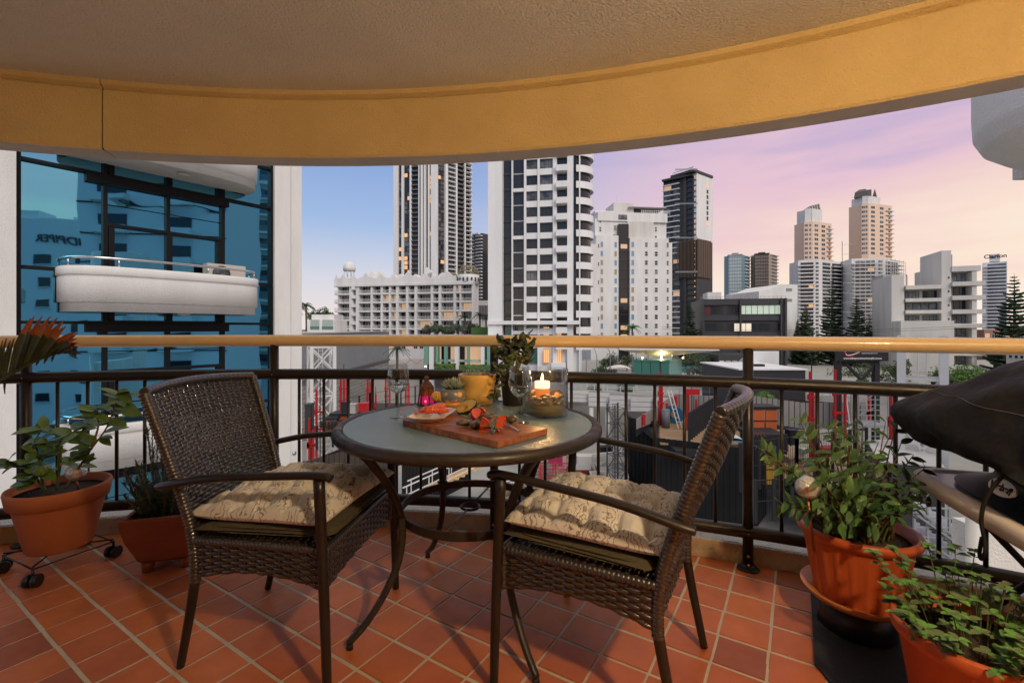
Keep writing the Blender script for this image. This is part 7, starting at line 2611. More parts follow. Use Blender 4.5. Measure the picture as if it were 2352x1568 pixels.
for x in (1955, 1972, 2010, 2040):
 for d in (39, 42):
  MB().bar(gp(x, d, zat(1030, d)), gp(x, d, zat(895, d)), .08).build('standard', galv, t)
for y in range(905, 1015, 12):
 for d in (39, 42):
  mb.bar(gp(1953, d, zat(y, d)), gp(2042, d, zat(y + 1, d)), .06)
for y in (905, 935, 965):
 mb.bar(gp(1955, 39, zat(y + 28, 39)), gp(2010, 39, zat(y, 39)), .05)
mb.build('ledgers', galv, t, kind='stuff')
MB().box(gx(1972, 40), gx(2040, 40), 39, 42, zat(975, 40) - .08, zat(975, 40)).build('walk_board', galv, t)
MB().bar(gp(1941, 38, zat(898, 38)), gp(1956, 38, zat(1010, 38)), .1).build('stay', white_steel, t)
t = thing('billboard', 'black builder billboard on two posts with white web address and red swoosh', 'billboard', gp(1980, 44, GZ0))
d = 44
MB().box(gx(1922.5, d), gx(2041, d), d, d + .3, zat(829, d), zat(793, d)).build('panel', blk, t)
for x in (1933, 2021):
 MB().box(gx(x, d) - .24, gx(x, d) + .24, d + .3, d + .75, GZ0 + 3, zat(829, d)).build('post', blk, t)
for a, b in (((1940, 833), (1976, 872)), ((2014, 833), (1980, 872))):
 MB().bar(gp(a[0], d + .5, zat(a[1], d)), gp(b[0], d + .5, zat(b[1], d)), .22).build('brace', blk, t)
MB().box(gx(1930, d), gx(2026, d), d + .32, d + .6, zat(834, d), zat(829.5, d)).build('bottom_rail', blk, t)
lw_ = mat('sign_white', (.75, .75, .75), .6)
text_obj('www.infinityconstructionsqld.com.au', 'lettering', lw_, t, .247, V((gx(1981.5, d), d - .004, zat(824.5, d))), (1, 0, 0), (0, 0, 1), bold=.006, extrude=.004)
text_obj('CONSTRUCTIONS QLD PTY LTD', 'lettering', lw_, t, .105, V((gx(1997, d), d - .004, zat(812, d))), (1, 0, 0), (0, 0, 1), bold=.003, extrude=.004)
for (m_, off, w_, nm) in ((red, 0, .075, 'red_swoosh'), (lw_, .085, .05, 'white_swoosh')):
 pts = curve_pts([V((gx(x, d), d - .01, zat(y, d) + off)) for x, y in ((1946, 804), (1941, 811), (1945, 817), (1955, 817), (1975, 810))], 6)
 MB().tube(pts, [w_ * (.4 + .6 * math.sin(PI * (i + 3) / (len(pts) + 4))) for i in range(len(pts))], 6, flat=.15, up=(0, 1, 0)).build(nm, m_, t)
# white hoarding panels and bridge
t = thing('white_parapet', 'long white panelled parapet of the podium driveway behind the table', 'wall', gp(1400, 62, zat(950, 62)))
pts = [(1305, 62, 893, 922), (1352, 61, 898, 932), (1400, 60, 905, 938), (1448, 59, 908, 944), (1500, 58, 910, 948), (1535, 57.5, 911, 950)]
for (x0, d0, a0_, b0_), (x1, d1, a1_, b1_) in zip(pts, pts[1:]):
 for r in range(3):
  q0, q1 = r / 3, (r + 1) / 3 - .03
  A, B = gp(x0, d0, 0), gp(x1, d1, 0)
  zt0_, zt1_ = zat(a0_, d0) - .15, zat(b0_, d0)
  c = (A + B) / 2
  zc = (zt0_ + (zt1_ - zt0_) * (q0 + q1) / 2)
  inst(cube(white_pan), 'panel', t, frame_M(V((c.x, c.y, zc)), (B - A) * .985, V((0, .2, 0)), V((0, 0, (zt0_ - zt1_) * (q1 - q0)))))
MB().bar(gp(1305, 62.3, zat(907, 62)), gp(1535, 57.8, zat(931, 58)), .12, 2.0).build('backing', grey_wall, t)
mb = MB()
for y in (885, 889):
 mb.bar(gp(1300, 63, zat(y, 63)), gp(1660, 60, zat(y + 8, 60)), .06)
for i in range(12):
 x = 1305 + i * 30
 mb.bar(gp(x, 63 - i * .25, zat(898 + i * .6, 62)), gp(x, 63 - i * .25, zat(884 + i * .6, 62)), .12)
mb.build('handrail', white_pan, t)
for i in range(8):
 x0 = 1312 + i * 38
 q = [gp(x0, 62.9, zat(898, 62)), gp(x0 + 34, 62.6, zat(898, 62)), gp(x0 + 34, 62.6, zat(878, 62)), gp(x0, 62.9, zat(878, 62))]
 MB().add(q, [(0, 1, 2, 3)]).build('glass_panel', rail_glass, t)
for x in (1358, 1395):
 MB().tube([gp(x, 61, GZ0), gp(x, 61, zat(935, 61))], .3, 12).build('column', white_pan, t)
# podium deck, green lift house, pool
PZ = -8.3
MB().box(-8, 90, 63.5, 92, PZ - 1.2, PZ).box(-80, 140, 92, 135, PZ - 1.2, PZ - .02).build('podium_deck', conc, kind='structure')
MB().box(-8, 90, 63.6, 64, GZ0, PZ - 1.2).box(-80, -8, 92, 92.4, GZ0, PZ - 1.2).build('podium_wall', grey_wall, kind='structure')
greeng = mat('green_glass_cladding', (0.055, 0.20, 0.155), 0.25, spec=.7, var=(.6, (.045, .165, .13), .3))
greenl = mat('pale_green_glass_cladding', (0.13, 0.30, 0.27), 0.2, spec=.7)
LA, LB = Fac(1454, 76, 1537, 73), Fac(1537, 73, 1566, 79)
t = thing('lift_house', 'green glass lift house with an up-lit inverted white canopy on the podium', 'building', (LA.A.x, LA.A.y, PZ))
zt_, zb_ = LA.z(1537, 828), PZ + .02
LA.box('core', t, char, 0, LA.L, zb_, zt_, -4.5, -.1)
for i in range(4):
 LA.box('glass_panel', t, greeng, LA.L * i / 4 + .05, LA.L * (i + 1) / 4 - .05, zb_, zt_ - .3, -.1, .03)
for i in range(6):
 LB.box('glass_panel', t, greenl, LB.L * i / 6 + .05, LB.L * (i + 1) / 6 - .05, zb_, zt_ - .3, -.1, .03)
LA.box('coping', t, greeng, -.1, LA.L + .1, zt_ - .28, zt_, -4.6, .12)
LB.box('coping', t, greenl, 0, LB.L, zt_ - .28, zt_ - .003, -4.6, .12)
ctr = (LA.A + LB.B) / 2
ctr.z = 0
can = mat('white_canopy', (.66, .62, .55), .6)
cz = LA.z(1500, 812)
MB().add([ctr + V((-7, -2.2, cz + .55)), ctr + V((9, -3.2, cz + .5)), ctr + V((11, 4.5, cz + .6)), ctr + V((-6, 4.5, cz + .6)), ctr + V((.3, .2, cz - .75))] + [ctr + V((-7, -2.2, cz + .75)), ctr + V((9, -3.2, cz + .7)), ctr + V((11, 4.5, cz + .8)), ctr + V((-6, 4.5, cz + .8))],
   [(1, 0, 4), (2, 1, 4), (3, 2, 4), (0, 3, 4), (5, 6, 7, 8), (0, 1, 6, 5), (1, 2, 7, 6), (2, 3, 8, 7), (3, 0, 5, 8)]).build('canopy', can, t)
for x, y in ((-4, -1.2), (-2.4, -1.6), (1.8, -1.8), (4.0, -1.0), (6.0, 1.5), (-4.2, 2.5)):
 MB().tube([ctr + V((x, y, zt_)), ctr + V((x, y, cz + .2))], .09, 8).build('column', rail_steel, t)
MB().lathe([(.0001, 0), (.16, 0), (.05, .9), (.0001, 1.2)], 12, ctr + V((.2, -1.2, zt_ + .02))).build('uplight', mat('warm_uplight', (1, .7, .4), .5, emit=((1, .55, .2), 14)), t)
for x, y in ((-3, -1.3), (3.8, -1.2)):
 MB().ball(ctr + V((x, y, zt_ + .25)), .13, 8).build('small_light', MATS['warm_uplight'], t)
ul = bpy.data.lights.new('canopy_uplight', 'POINT')
ul.energy = 420
ul.color = (1, .55, .22)
ul.shadow_soft_size = .2
uo = bpy.data.objects.new('canopy_uplight', ul)
COL.objects.link(uo)
uo.location = ctr + V((.2, -1.4, zt_ + .9))
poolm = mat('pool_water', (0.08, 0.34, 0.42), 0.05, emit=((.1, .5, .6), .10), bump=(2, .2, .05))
MB().add([gp(1565, 112, PZ + .12), gp(1655, 112, PZ + .12), gp(1655, 98, PZ + .12), gp(1565, 98, PZ + .12)], [(0, 1, 2, 3)]).build('pool_water', poolm, kind='structure')
MB().box(gx(1560, 97), gx(1660, 97), 97, 97.8, PZ, PZ + .5).build('pool_edge', greeng, kind='structure')
o = thing('tensile_canopy', 'white tensile fabric canopy in the podium garden', 'canopy', gp(1418, 90, PZ))
def tens(i, j):
 x = -3.6 + 7.2 * i
 y = -2 + 4 * j
 return gp(1418, 90, PZ + .9) + V((x, y, 1.25 * math.sin(PI * i) * (1 - .3 * abs(2 * j - 1)) - .3 * math.sin(2 * PI * i) * .3))
MB().grid(tens, 14, 6).build('fabric', mat('white_fabric', (.72, .70, .66), .8), o)
for x in (-3.5, 3.5):
 MB().bar(gp(1418, 90, PZ) + V((x, 0, 0)), gp(1418, 90, PZ + .9) + V((x, 0, 0)), .12).build('mast', rail_steel, o)
for px_, d in ((1345, 84), (1369, 85), (1400, 88), (1451, 86), (1487, 84)):
 t = thing('curved_mast', 'slim curved grey mast in the podium garden, %s from the left' % {1345: 'first', 1369: 'second', 1400: 'third', 1451: 'fourth', 1487: 'fifth'}[px_], 'mast', gp(px_, d, PZ), 0, 'curved garden masts')
 b = gp(px_, d, PZ)
 MB().tube(curve_pts([b, b + V((.15, 0, 2.5)), b + V((.1, 0, 4.3)), b + V((-.35, 0, 5.6))], 5), [.13 - .005 * i for i in range(16)], 8).build('pole', rail_steel, t)
T12 = Fac(975, 88, 1130, 86)
ZR = lambda y: T12.z(1050, y)
t = thing('podium_wing', 'low glazed podium wing with white columns and green fins left of the white tower', 'building', (T12.A.x, T12.A.y, GZ0))
T12.box('roof_slab', t, w_wall2, 0, T12.L, ZR(776), ZR(771), -16, .8)
for i in range(14):
 a = T12.L * i / 14
 T12.box('window', t, g_dark if rs.random() < .8 else g_litp, a + .06, a + T12.L / 14 - .06, ZR(870), ZR(776), -2, -1.5)
for a, b in ((986.6, 997), (1045, 1054), (1105, 1113)):
 T12.box('column', t, w_wall2, T12.at(a), T12.at(b), GZ0, ZR(776), -.5, .3)
for a, b, y1 in ((976.6, 985.5, 836), (1003, 1009, 833), (1022.5, 1028, 836), (1074.5, 1079, 837), (1120, 1126, 836)):
 T12.box('green_fin', t, mat('green_fin', (.16, .34, .27), .4), T12.at(a), T12.at(b), ZR(y1), ZR(777), -.3, .7)
T12.box('terrace_band', t, mat('pale_green_band', (.36, .46, .40), .5), T12.at(997), T12.at(1130), ZR(831), ZR(826), -1, -.4)
T12.box('terrace_slab', t, char, T12.at(975), T12.at(1130), ZR(870), ZR(858), -2, .2)
T13 = Fac(1640, 70, 1720, 60)
t = thing('white_ramp_wall', 'white stepped ramp wall right of the pool', 'wall', (T13.A.x, T13.A.y, GZ0))
vs = [(0, T13.z(1640, 905)), (T13.L, T13.z(1720, 905)), (T13.L, T13.z(1720, 806)), (T13.at(1690), T13.z(1690, 836)), (T13.at(1690), T13.z(1690, 832)), (0, T13.z(1640, 868))]
n = len(vs)
MB().add([T13.p(k, z, m_) for m_ in (0, -4) for k, z in vs], [tuple(range(n)), tuple(range(2 * n - 1, n - 1, -1))] + [(i, i + n, (i + 1) % n + n, (i + 1) % n) for i in range(n)]).build('wall', w_wall2, t)
t = thing('white_shed', 'flat white roofed shed with two small black vents behind the railing post', 'building', gp(1780, 52, -10))
MB().box(gx(1700, 50), gx(1850, 50), 50, 60, -10, zat(850, 50)).build('body', char, t)
MB().box(gx(1700, 50) - .2, gx(1850, 50) + .2, 49.8, 60.2, zat(850, 50) + .003, zat(850, 50) + .15).build('roof', w_wall2, t)
for x in (1734, 1745):
 MB().box(gx(x, 53), gx(x, 53) + .6, 53, 53.6, zat(850, 50) + .15, zat(850, 50) + .42).build('vent', blk, t)
# site yard objects
t = thing('red_cage', 'red mesh crane cage standing on the concrete yard', 'cage', gp(1276, 42))
cx0, cx1, cy0, cy1, cz0, cz1 = gx(1242, 42), gx(1310, 42), 42, 44.6, GZ0 + .05, GZ0 + 2.7
mb = MB()
for z in (cz0, (cz0 + cz1) / 2, cz1):
 for a, b in (((cx0, cy0), (cx1, cy0)), ((cx1, cy0), (cx1, cy1)), ((cx1, cy1), (cx0, cy1)), ((cx0, cy1), (cx0, cy0))):
  mb.bar(V((*a, z)), V((*b, z)), .07)
for x in (cx0, (cx0 + cx1) / 2, cx1):
 for y in (cy0, cy1):
  mb.bar(V((x, y, cz0)), V((x, y, cz1)), .07)
mb.build('frame', red, t)
mb = MB()
for i in range(26):
 x = cx0 + (cx1 - cx0) * i / 26
 mb.bar(V((x, cy0, cz0)), V((x, cy0, cz1)), .018)
 mb.bar(V((x, cy1, cz0)), V((x, cy1, cz1)), .018)
mb.build('mesh', red, t, kind='stuff')
MB().box(cx0, cx1, cy0, cy1, cz0 - .04, cz0).build('floor', mat('faded_red_floor', (.34, .10, .08), .8), t)
def skip(lab, px_, d, w_, h_, rz=0):
 t = thing('skip_bin', lab, 'skip bin', gp(px_, d), rz, 'white skip bins')
 R = ROOTM[t.name]
 P = lambda x, y, z: R @ V((x, y, z))
 vs = []
 for z, k in ((.12, .84), (h_, 1.0)):
  vs += [P(-w_ / 2 * k, -.9, z), P(w_ / 2 * k, -.9, z), P(w_ / 2 * k, .9, z), P(-w_ / 2 * k, .9, z)]
 vs += [P(-w_ / 2 * .95, -.82, h_), P(w_ / 2 * .95, -.82, h_), P(w_ / 2 * .95, .82, h_), P(-w_ / 2 * .95, .82, h_)]
 vs += [P(-w_ / 2 * .82, -.8, .3), P(w_ / 2 * .82, -.8, .3), P(w_ / 2 * .82, .8, .3), P(-w_ / 2 * .82, .8, .3)]
 MB().add(vs, [(0, 1, 5, 4), (1, 2, 6, 5), (2, 3, 7, 6), (3, 0, 4, 7), (4, 5, 9, 8), (5, 6, 10, 9), (6, 7, 11, 10), (7, 4, 8, 11), (8, 9, 13, 12), (9, 10, 14, 13), (10, 11, 15, 14), (11, 8, 12, 15), (12, 13, 14, 15), (3, 2, 1, 0)]).build('bin', white_pan, t)
 mb = MB()
 for k in range(16):
  a = P(rs.uniform(-w_ * .4, w_ * .4), rs.uniform(-.7, .7), h_ - .2)
  mb.bar(a, a + V((rs.uniform(-.7, .7), rs.uniform(-.5, .5), rs.uniform(.05, .35))), rs.uniform(.06, .25), .08)
 mb.build('rubble', grey_wall, t, kind='stuff')
 th = h_ * .55
 o1 = text_obj('BIN', 'lettering', red, t, th, P(-w_ * .17, -.93, h_ * .28), R.to_3x3() @ V((1, 0, 0)), (0, 0, 1), bold=.025, extrude=.01)
 text_obj('GO', 'lettering', mat('navy_lettering', (.03, .05, .14), .6), t, th, P(w_ * .26, -.93, h_ * .28), R.to_3x3() @ V((1, 0, 0)), (0, 0, 1), bold=.025, extrude=.01)
skip('white skip bin with red and navy lettering, the rear one by the hoist mast', 1404, 46.5, 3.2, 1.2)
skip('white skip bin with red and navy lettering, the front one by the hoist mast', 1398, 43, 3.4, 1.4)
t = thing('boom_lift', 'white and red boom lift parked in the yard', 'boom lift', gp(1335, 46.5), 0)
b = gp(1335, 46.5)
for x in (-1.0, .85):
 for y in (-.9, .9):
  w = MB().tube([b + V((x, y - .16, .42)), b + V((x, y + .16, .42))], .42, 18).build('wheel', blk, t)
  MB().tube([b + V((x, y - .18, .42)), b + V((x, y + .18, .42))], .2, 12).build('rim', mat('yellow_rim', (.5, .33, .1), .5), w)
MB().box(b.x - 1.4, b.x + 1.2, b.y - .7, b.y + .7, b.z + .42, b.z + .85).build('chassis', mat('dark_red_chassis', (.20, .02, .025), .5), t)
MB().box(b.x - 1.3, b.x + .9, b.y - .65, b.y + .65, b.z + .87, b.z + 1.35).prism([(b.x - .5, b.y - .6), (b.x + .95, b.y - .6), (b.x + 1.1, b.y), (b.x + .95, b.y + .6), (b.x - .5, b.y + .6)], b.z + 1.36, b.z + 2.2).build('turret', white_pan, t)
MB().bar(b + V((-.9, 0, 2.0)), b + V((4.6, .4, 2.35)), .26, .3).bar(b + V((-1.1, 0, 1.3)), b + V((-.8, 0, 2.3)), .3).build('boom', white_pan, t)
MB().box(b.x + 4.4, b.x + 5.4, b.y + .1, b.y + .9, b.z + 1.9, b.z + 2.9).build('basket', rail_steel, t)
t = thing('timber_heap', 'untidy heap of timber offcuts and pipes in the yard', 'rubble heap', gp(1180, 42))
mb = MB()
for k in range(90):
 a = gp(1180 + rs.uniform(-42, 42), 42 + rs.uniform(-2.5, 2.5), GZ0 + rs.uniform(.05, .9))
 mb.bar(a, a + V((rs.uniform(-1.6, 1.6), rs.uniform(-1.4, 1.4), rs.uniform(-.2, .4))), rs.uniform(.06, .22), .06)
mb.mi = 0
mb.build('offcuts', timber, t, kind='stuff')
mb = MB()
for k in range(20):
 a = gp(1170 + rs.uniform(-30, 30), 41 + rs.uniform(-1.5, 1.5), GZ0 + .8)
 mb.tube([a, a + V((rs.uniform(-1.6, 1.6), rs.uniform(-.5, .5), .2))], .05, 5)
mb.build('pipes', white_steel, t, kind='stuff')
t = thing('tipping_skip', 'dark tipping skip beside the timber heap', 'skip bin', gp(1212, 38))
b = gp(1212, 38)
MB().add([b + V(q) for q in ((-.5, -.7, .1), (.5, -.7, .1), (.5, .7, .1), (-.5, .7, .1), (-1.1, -.8, 1.3), (.9, -.8, 1.5), (.9, .8, 1.5), (-1.1, .8, 1.3))], [(0, 1, 5, 4), (1, 2, 6, 5), (2, 3, 7, 6), (3, 0, 4, 7), (0, 3, 2, 1)]).build('hopper', char, t)
MB().tube([b + V((1.1, -.6, .3)), b + V((1.1, -.6, 1.6)), b + V((1.1, .6, 1.6))], .04, 6).build('handle', mat('blue_handle', (.03, .09, .25), .5), t)
o = MB().box(gx(1262, 50), gx(1292, 50), 50, 51.5, GZ0, GZ0 + 2.0).build('pink_crate', mat('magenta_tarp', (.36, .02, .12), .7))
tag(o, 'magenta tarpaulin covered crate behind the boom lift', 'crate')
t = thing('steel_stack', 'stack of steel frames left of the boom lift', 'rubble heap', gp(1262, 47))
mb = MB()
for k in range(40):
 a = gp(1262 + rs.uniform(-24, 24), 47 + rs.uniform(-2, 2), GZ0 + rs.uniform(.1, .8))
 mb.bar(a, a + V((rs.uniform(-2, 2), rs.uniform(-.6, .6), rs.uniform(-.1, .1))), .09)
mb.build('frames', rail_steel, t, kind='stuff')
t = thing('site_stair', 'temporary stair with timber treads and pale tube handrails under the table', 'stair', gp(1000, 30, -12))
A, B = gp(925, 29, zat(1160, 29)), gp(1150, 38, zat(1050, 38))
for off, zz in ((0, 1.1), (0, .2), (1.3, 1.1), (1.3, .2)):
 MB().bar(A + V((0, off, zz)), B + V((0, off, zz)), .07).build('handrail', white_steel, t)
for i in range(16):
 c = A.lerp(B, (i + .5) / 16)
 MB().box(c.x - .55, c.x + .25, c.y, c.y + 1.3, c.z - .03, c.z + .03).build('tread', mat('new_pine', (.62, .38, .17), .7), t)
 if i % 3 == 0:
  MB().bar(c, c + V((0, 0, 1.1)), .06).bar(c + V((0, 1.3, 0)), c + V((0, 1.3, 1.1)), .06).build('baluster', white_steel, t)
t = thing('portable_toilet', 'blue portable toilet with a white domed roof behind the armchair', 'portable toilet', gp(1683, 36, zat(1062, 36)))
x0_, x1_ = gx(1655, 36), gx(1708, 36)
MB().box(x0_, x1_, 36, 37.6, zat(1062, 36), zat(1013, 36)).build('cabin', mat('portaloo_blue', (.10, .28, .42), .5), t)
MB().grid(lambda i, j: V((x0_ - .05 + (x1_ - x0_ + .1) * i, 35.95 + 1.7 * j, zat(1013, 36) + .5 * math.sin(PI * i) ** .5 * math.sin(PI * (.1 + .8 * j)) ** .5)), 12, 8).build('roof', white_pan, t)
MB().box(x0_ + .3, x1_ - .4, 35.97, 36.0, zat(1062, 36) + .1, zat(1016, 36)).build('door', mat('portaloo_door', (.16, .36, .50), .5), t)
t = thing('ribbed_roof_shed', 'site shed with a white ribbed metal roof at the lower right', 'building', gp(2080, 30, -14))
q0, q1, q2, q3 = gp(1990, 33, zat(1012, 33)), gp(2120, 33, zat(1012, 33)), gp(2170, 26, zat(1075, 26)), gp(2020, 26, zat(1062, 26))
for i in range(26):
 a, b = i / 26, (i + .82) / 26
 s0, s1 = q0.lerp(q3, a), q0.lerp(q3, b)
 e0, e1 = q1.lerp(q2, a), q1.lerp(q2, b)
 up_ = V((0, 0, .08))
 MB().add([s0, e0, e1, s1, s0 + up_, e0 + up_, e1 + up_, s1 + up_], [(4, 5, 6, 7), (0, 1, 5, 4), (3, 2, 6, 7), (0, 4, 7, 3), (1, 2, 6, 5)]).build('roof_sheet', white_pan, t)
MB().add([q0 - V((0, 0, .05)), q1 - V((0, 0, .05)), q2 - V((0, 0, .05)), q3 - V((0, 0, .05))] + [V((q.x, q.y, -14)) for q in (q0, q1, q2, q3)], [(0, 3, 2, 1), (3, 2, 6, 7), (0, 3, 7, 4), (1, 2, 6, 5)]).build('walls', char, t)
t = thing('access_stair', 'galvanised scaffold stair tower with mesh panels at the lower right', 'scaffold', gp(2165, 15, -14))
for x in (2100, 2130, 2180, 2228):
 for d in (13.5, 15.5):
  MB().bar(gp(x, d, -8), gp(x, d, -4.2), .055).build('standard', galv, t)
mb = MB()
for k, y in enumerate(range(1165, 1330, 22)):
 for d in (13.5, 15.5):
  mb.bar(gp(2098, d, zat(y, d)), gp(2230, d, zat(y + 4, d)), .045)
for k in range(3):
 y = 1170 + k * 55
 for dy in (0, 12):
  mb.bar(gp(2106, 13.4, zat(y + dy, 13.4)), gp(2226, 13.4, zat(y + 85 + dy, 13.4)), .05)
 for i in range(9):
  f = i / 9
  mb.bar(gp(2106 + 120 * f, 13.4, zat(y + 85 * f + 8, 13.4)), gp(2106 + 120 * f, 14.4, zat(y + 85 * f + 8, 13.4)), .14, .03)
mb.build('flights', galv, t, kind='stuff')
for k in range(3):
 d = 16.0
 MB().box(gx(2096, d), gx(2232, d), d, d + .05, zat(1235 + k * 48, d), zat(1192 + k * 48, d)).build('mesh_panel', mat('dark_mesh', (.05, .055, .06), .7, alpha=.8), t)
# street beyond with cars, walls
def car(lab, p, m, rz=0, s=1.0):
 t = thing('parked_car', lab, 'car', p, rz, 'cars parked along the park')
 R = ROOTM[t.name]
 pr = [(-2.1, .35), (-2.15, .75), (-1.9, .95), (-1.2, 1.0), (-.75, 1.42), (.55, 1.45), (1.1, 1.02), (1.95, .85), (2.15, .6), (2.1, .3)]
 vs = [R @ V((x, y * (1 if z < 1.05 else .8), z)) for y in (-.85, .85) for x, z in pr]
 n = len(pr)
 MB().add(vs, [tuple(range(n))[::-1], tuple(range(n, 2 * n))] + [(i, (i + 1) % n, (i + 1) % n + n, i + n) for i in range(n)]).build('body', m, t)
 for y in (-.8, .8):
  sg = 1 if y > 0 else -1
  q = [(-1.05, 1.03), (-.68, 1.36), (.5, 1.38), (.95, 1.04)]
  MB().add([R @ V((x, y * (1.08 if z < 1.1 else .86), z)) for x, z in q], [(0, 1, 2, 3)]).build('side_window', g_dark, t)
 for x in (-1.3, 1.35):
  for y in (-.82, .82):
   MB().tube([R @ V((x, y - .08, .33)), R @ V((x, y + .08, .33))], .33, 14).build('wheel', blk, t)
silver = mat('silver_car_paint', (.42, .43, .44), .3, metal=.4)
car('white car parked by the park, the left of two', gp(1856, 150, zat(841, 150)), w_wall, .1)
car('silver white car parked by the park, the right of two', gp(1880, 150, zat(841, 150)), silver, .05)
MB().box(gx(1830, 165), gx(1950, 130), 120, 170, zat(842, 150) - .3, zat(842, 150)).build('street', asph, kind='structure')
o = MB().box(gx(1835, 128), gx(1905, 128), 128, 128.4, zat(862, 128), zat(851, 128)).build('low_street_wall', w_wall)
tag(o, 'low pale wall in front of the parked cars', 'wall')
o = MB().box(gx(923, 118), gx(972, 118), 118, 119, zat(842, 118), zat(823, 118)).build('pink_wall', mat('pinkish_wall', (.55, .46, .45), .8))
tag(o, 'pale pink street wall with a wavy line behind the left wine glass', 'wall')
MB().tube([gp(925 + i * 2.2, 117.95, zat(830 + 4 * math.sin(i * .55), 118)) for i in range(21)], .08, 5).build('wavy_line', grey_wall, o)
glow = mat('street_light_glow', (1, .9, .7), .5, emit=((1, .85, .6), 60))
for i, (x, y) in enumerate(((946, 853), (966, 845.5), (978, 842.5))):
 b = gp(x, 112, GZ0)
 t = thing('street_lamp', 'lit street lamp behind the table, %s of three' % ('left', 'middle', 'right')[i], 'street lamp', b, 0, 'street lamps behind the table')
 MB().tube([b, V((b.x, b.y, zat(y, 112) - .2))], .08, 8).build('pole', rail_steel, t)
 MB().ball(V((b.x, b.y, zat(y, 112))), .24, 10).build('lamp_head', glow, t)
T14 = Fac(2311, 60, 2420, 56)
t = quoin('cream_house', 'cream rendered house with small square windows at the right edge', T14, T14.z(2330, 800), mat('cream_render', (.58, .50, .42), .85), 14)
for y in (806, 832):
 for i in range(5):
  T14.unit(window_mesh(wframe, g_dark, 1, 2, .08), 'window', t, T14.at(2317 + i * 13), T14.at(2326 + i * 13), T14.z(2330, y + 18), T14.z(2330, y), .0)
t = thing('power_pole', 'slim power pole carrying two overhead wires at the right', 'power pole', gp(2322, 85, GZ0))
MB().tube([gp(2322, 85, GZ0), gp(2322, 85, zat(742, 85))], .12, 8).build('pole', rail_steel, t)
MB().bar(gp(2314, 85, zat(744, 85)), gp(2330, 85, zat(744, 85)), .12).build('crossarm', rail_steel, t)
for off in (0, 5):
 pts = curve_pts([gp(2322, 85, zat(744 + off, 85)), gp(2000, 84, zat(757 + off, 84)), gp(1700, 84, zat(757 + off, 84)), gp(1520, 86, zat(750 + off, 86))], 8)
 MB().tube(pts, .035, 4).build('wire', blk, t)
# vegetation
f_dark = mat('dark_pine_foliage', (0.045, 0.078, 0.038), 0.8, var=(.5, (0.09, 0.13, 0.065), 0.25))
f_mid = mat('garden_foliage', (0.045, 0.075, 0.03), 0.8, var=(.8, (0.085, 0.12, 0.045), 0.25))
f_bright = mat('bright_foliage', (0.085, 0.17, 0.035), 0.8, var=(1.2, (0.13, 0.24, 0.05), 0.25))
f_grey = mat('grey_green_foliage', (0.07, 0.085, 0.065), 0.8, var=(1, (0.11, 0.13, 0.10), 0.25))
bark = mat('bark', (0.10, 0.08, 0.065), 0.9)
def pine(h, w, seed):
 """a layered pine: trunk mesh and crown mesh"""
 r_ = random.Random(seed)
 tr = MB()
 tr.tube([(0, 0, 0), (0, 0, h * .5), (0, 0, h)], [h * .018, h * .012, .02], 8)
 cr = MB()
 z = h * .12
 k = 0
 while z < h * .985:
  f = 1 - (z / h)
  L_ = w * .5 * (f ** .75) * r_.uniform(.82, 1.1) + .12
  nb_ = 6 if z < h * .8 else 5
  for b in range(nb_):
   a = 2 * PI * b / nb_ + k * .7 + r_.uniform(-.2, .2)
   LL = L_ * r_.uniform(.55, 1.15)
   d = V((math.cos(a), math.sin(a), 0))
   sd = V((-d.y, d.x, 0))
   tr.tube([V((0, 0, z)), d * LL * .6 + V((0, 0, z + LL * .05)), d * LL + V((0, 0, z + LL * .22))], [.05, .035, .01], 4, cap=False)
   n = max(6, int(LL * 5.5))
   for i in range(n):
    q = (i + .6) / n
    c = d * LL * q + V((0, 0, z + LL * (.03 + .2 * q * q)))
    s_ = (.62 * (1 - q) + .30) * min(1, LL / 1.8) * r_.uniform(.7, 1.2)
    for sg in (-1, 1):
     e = c + sd * sg * s_ + d * s_ * .5 + V((0, 0, r_.uniform(-.02, .22) * s_))
     wd = .24 * min(1.2, .25 + LL / 2.5)
     cr.add([c - d * wd, c + d * wd, e + d * wd * .6, e - d * wd * .4], [(0, 1, 2, 3)])
     cr.add([c + V((0, 0, wd)), c - V((0, 0, wd)), e - V((0, 0, wd * .5)), e + V((0, 0, wd * .5))], [(0, 1, 2, 3)])
  z += h * .024 * (1 + .4 * f)
  k += 1
 return tr, cr
def leafy(h, w, seed, n=2600, trunk=.3, leaf=.22, flat=.8):
 r_ = random.Random(seed)
 tr = MB()
 tr.tube([(0, 0, 0), (.1, 0, h * .3), (0, .1, h * .6)], [h * .03, h * .022, .05], 7)
 cl = []
 for i in range(22):
  a, e = r_.uniform(0, 2 * PI), r_.uniform(-.4, 1.3)
  rr = r_.uniform(.35, .95)
  c = V((math.cos(a) * math.cos(e) * w * .5 * rr, math.sin(a) * math.cos(e) * w * .5 * rr, h * trunk + (h * (1 - trunk)) * (.35 + .55 * math.sin(e) * rr * flat)))
  cl.append((c, r_.uniform(.10, .24) * w))
  tr.tube([V((0, 0, h * .3)), c * .5 + V((0, 0, h * .2)), c], [h * .012, .04, .01], 4, cap=False)
 cr = MB()
 for i in range(n):
  c, rr = cl[i % len(cl)]
  d = V((r_.gauss(0, 1), r_.gauss(0, 1), r_.gauss(0, 1))).normalized()
  p = c + V((d.x, d.y, d.z * .8)) * rr * r_.uniform(.5, 1) ** .5
  u = V((r_.gauss(0, 1), r_.gauss(0, 1), r_.gauss(0, 1))).normalized() * leaf * r_.uniform(.6, 1.3)
  v = u.cross(d).normalized() * leaf * .55
  cr.add([p - u - v * .3, p + v, p + u, p - v], [(0, 1, 2, 3)])
 return tr, cr
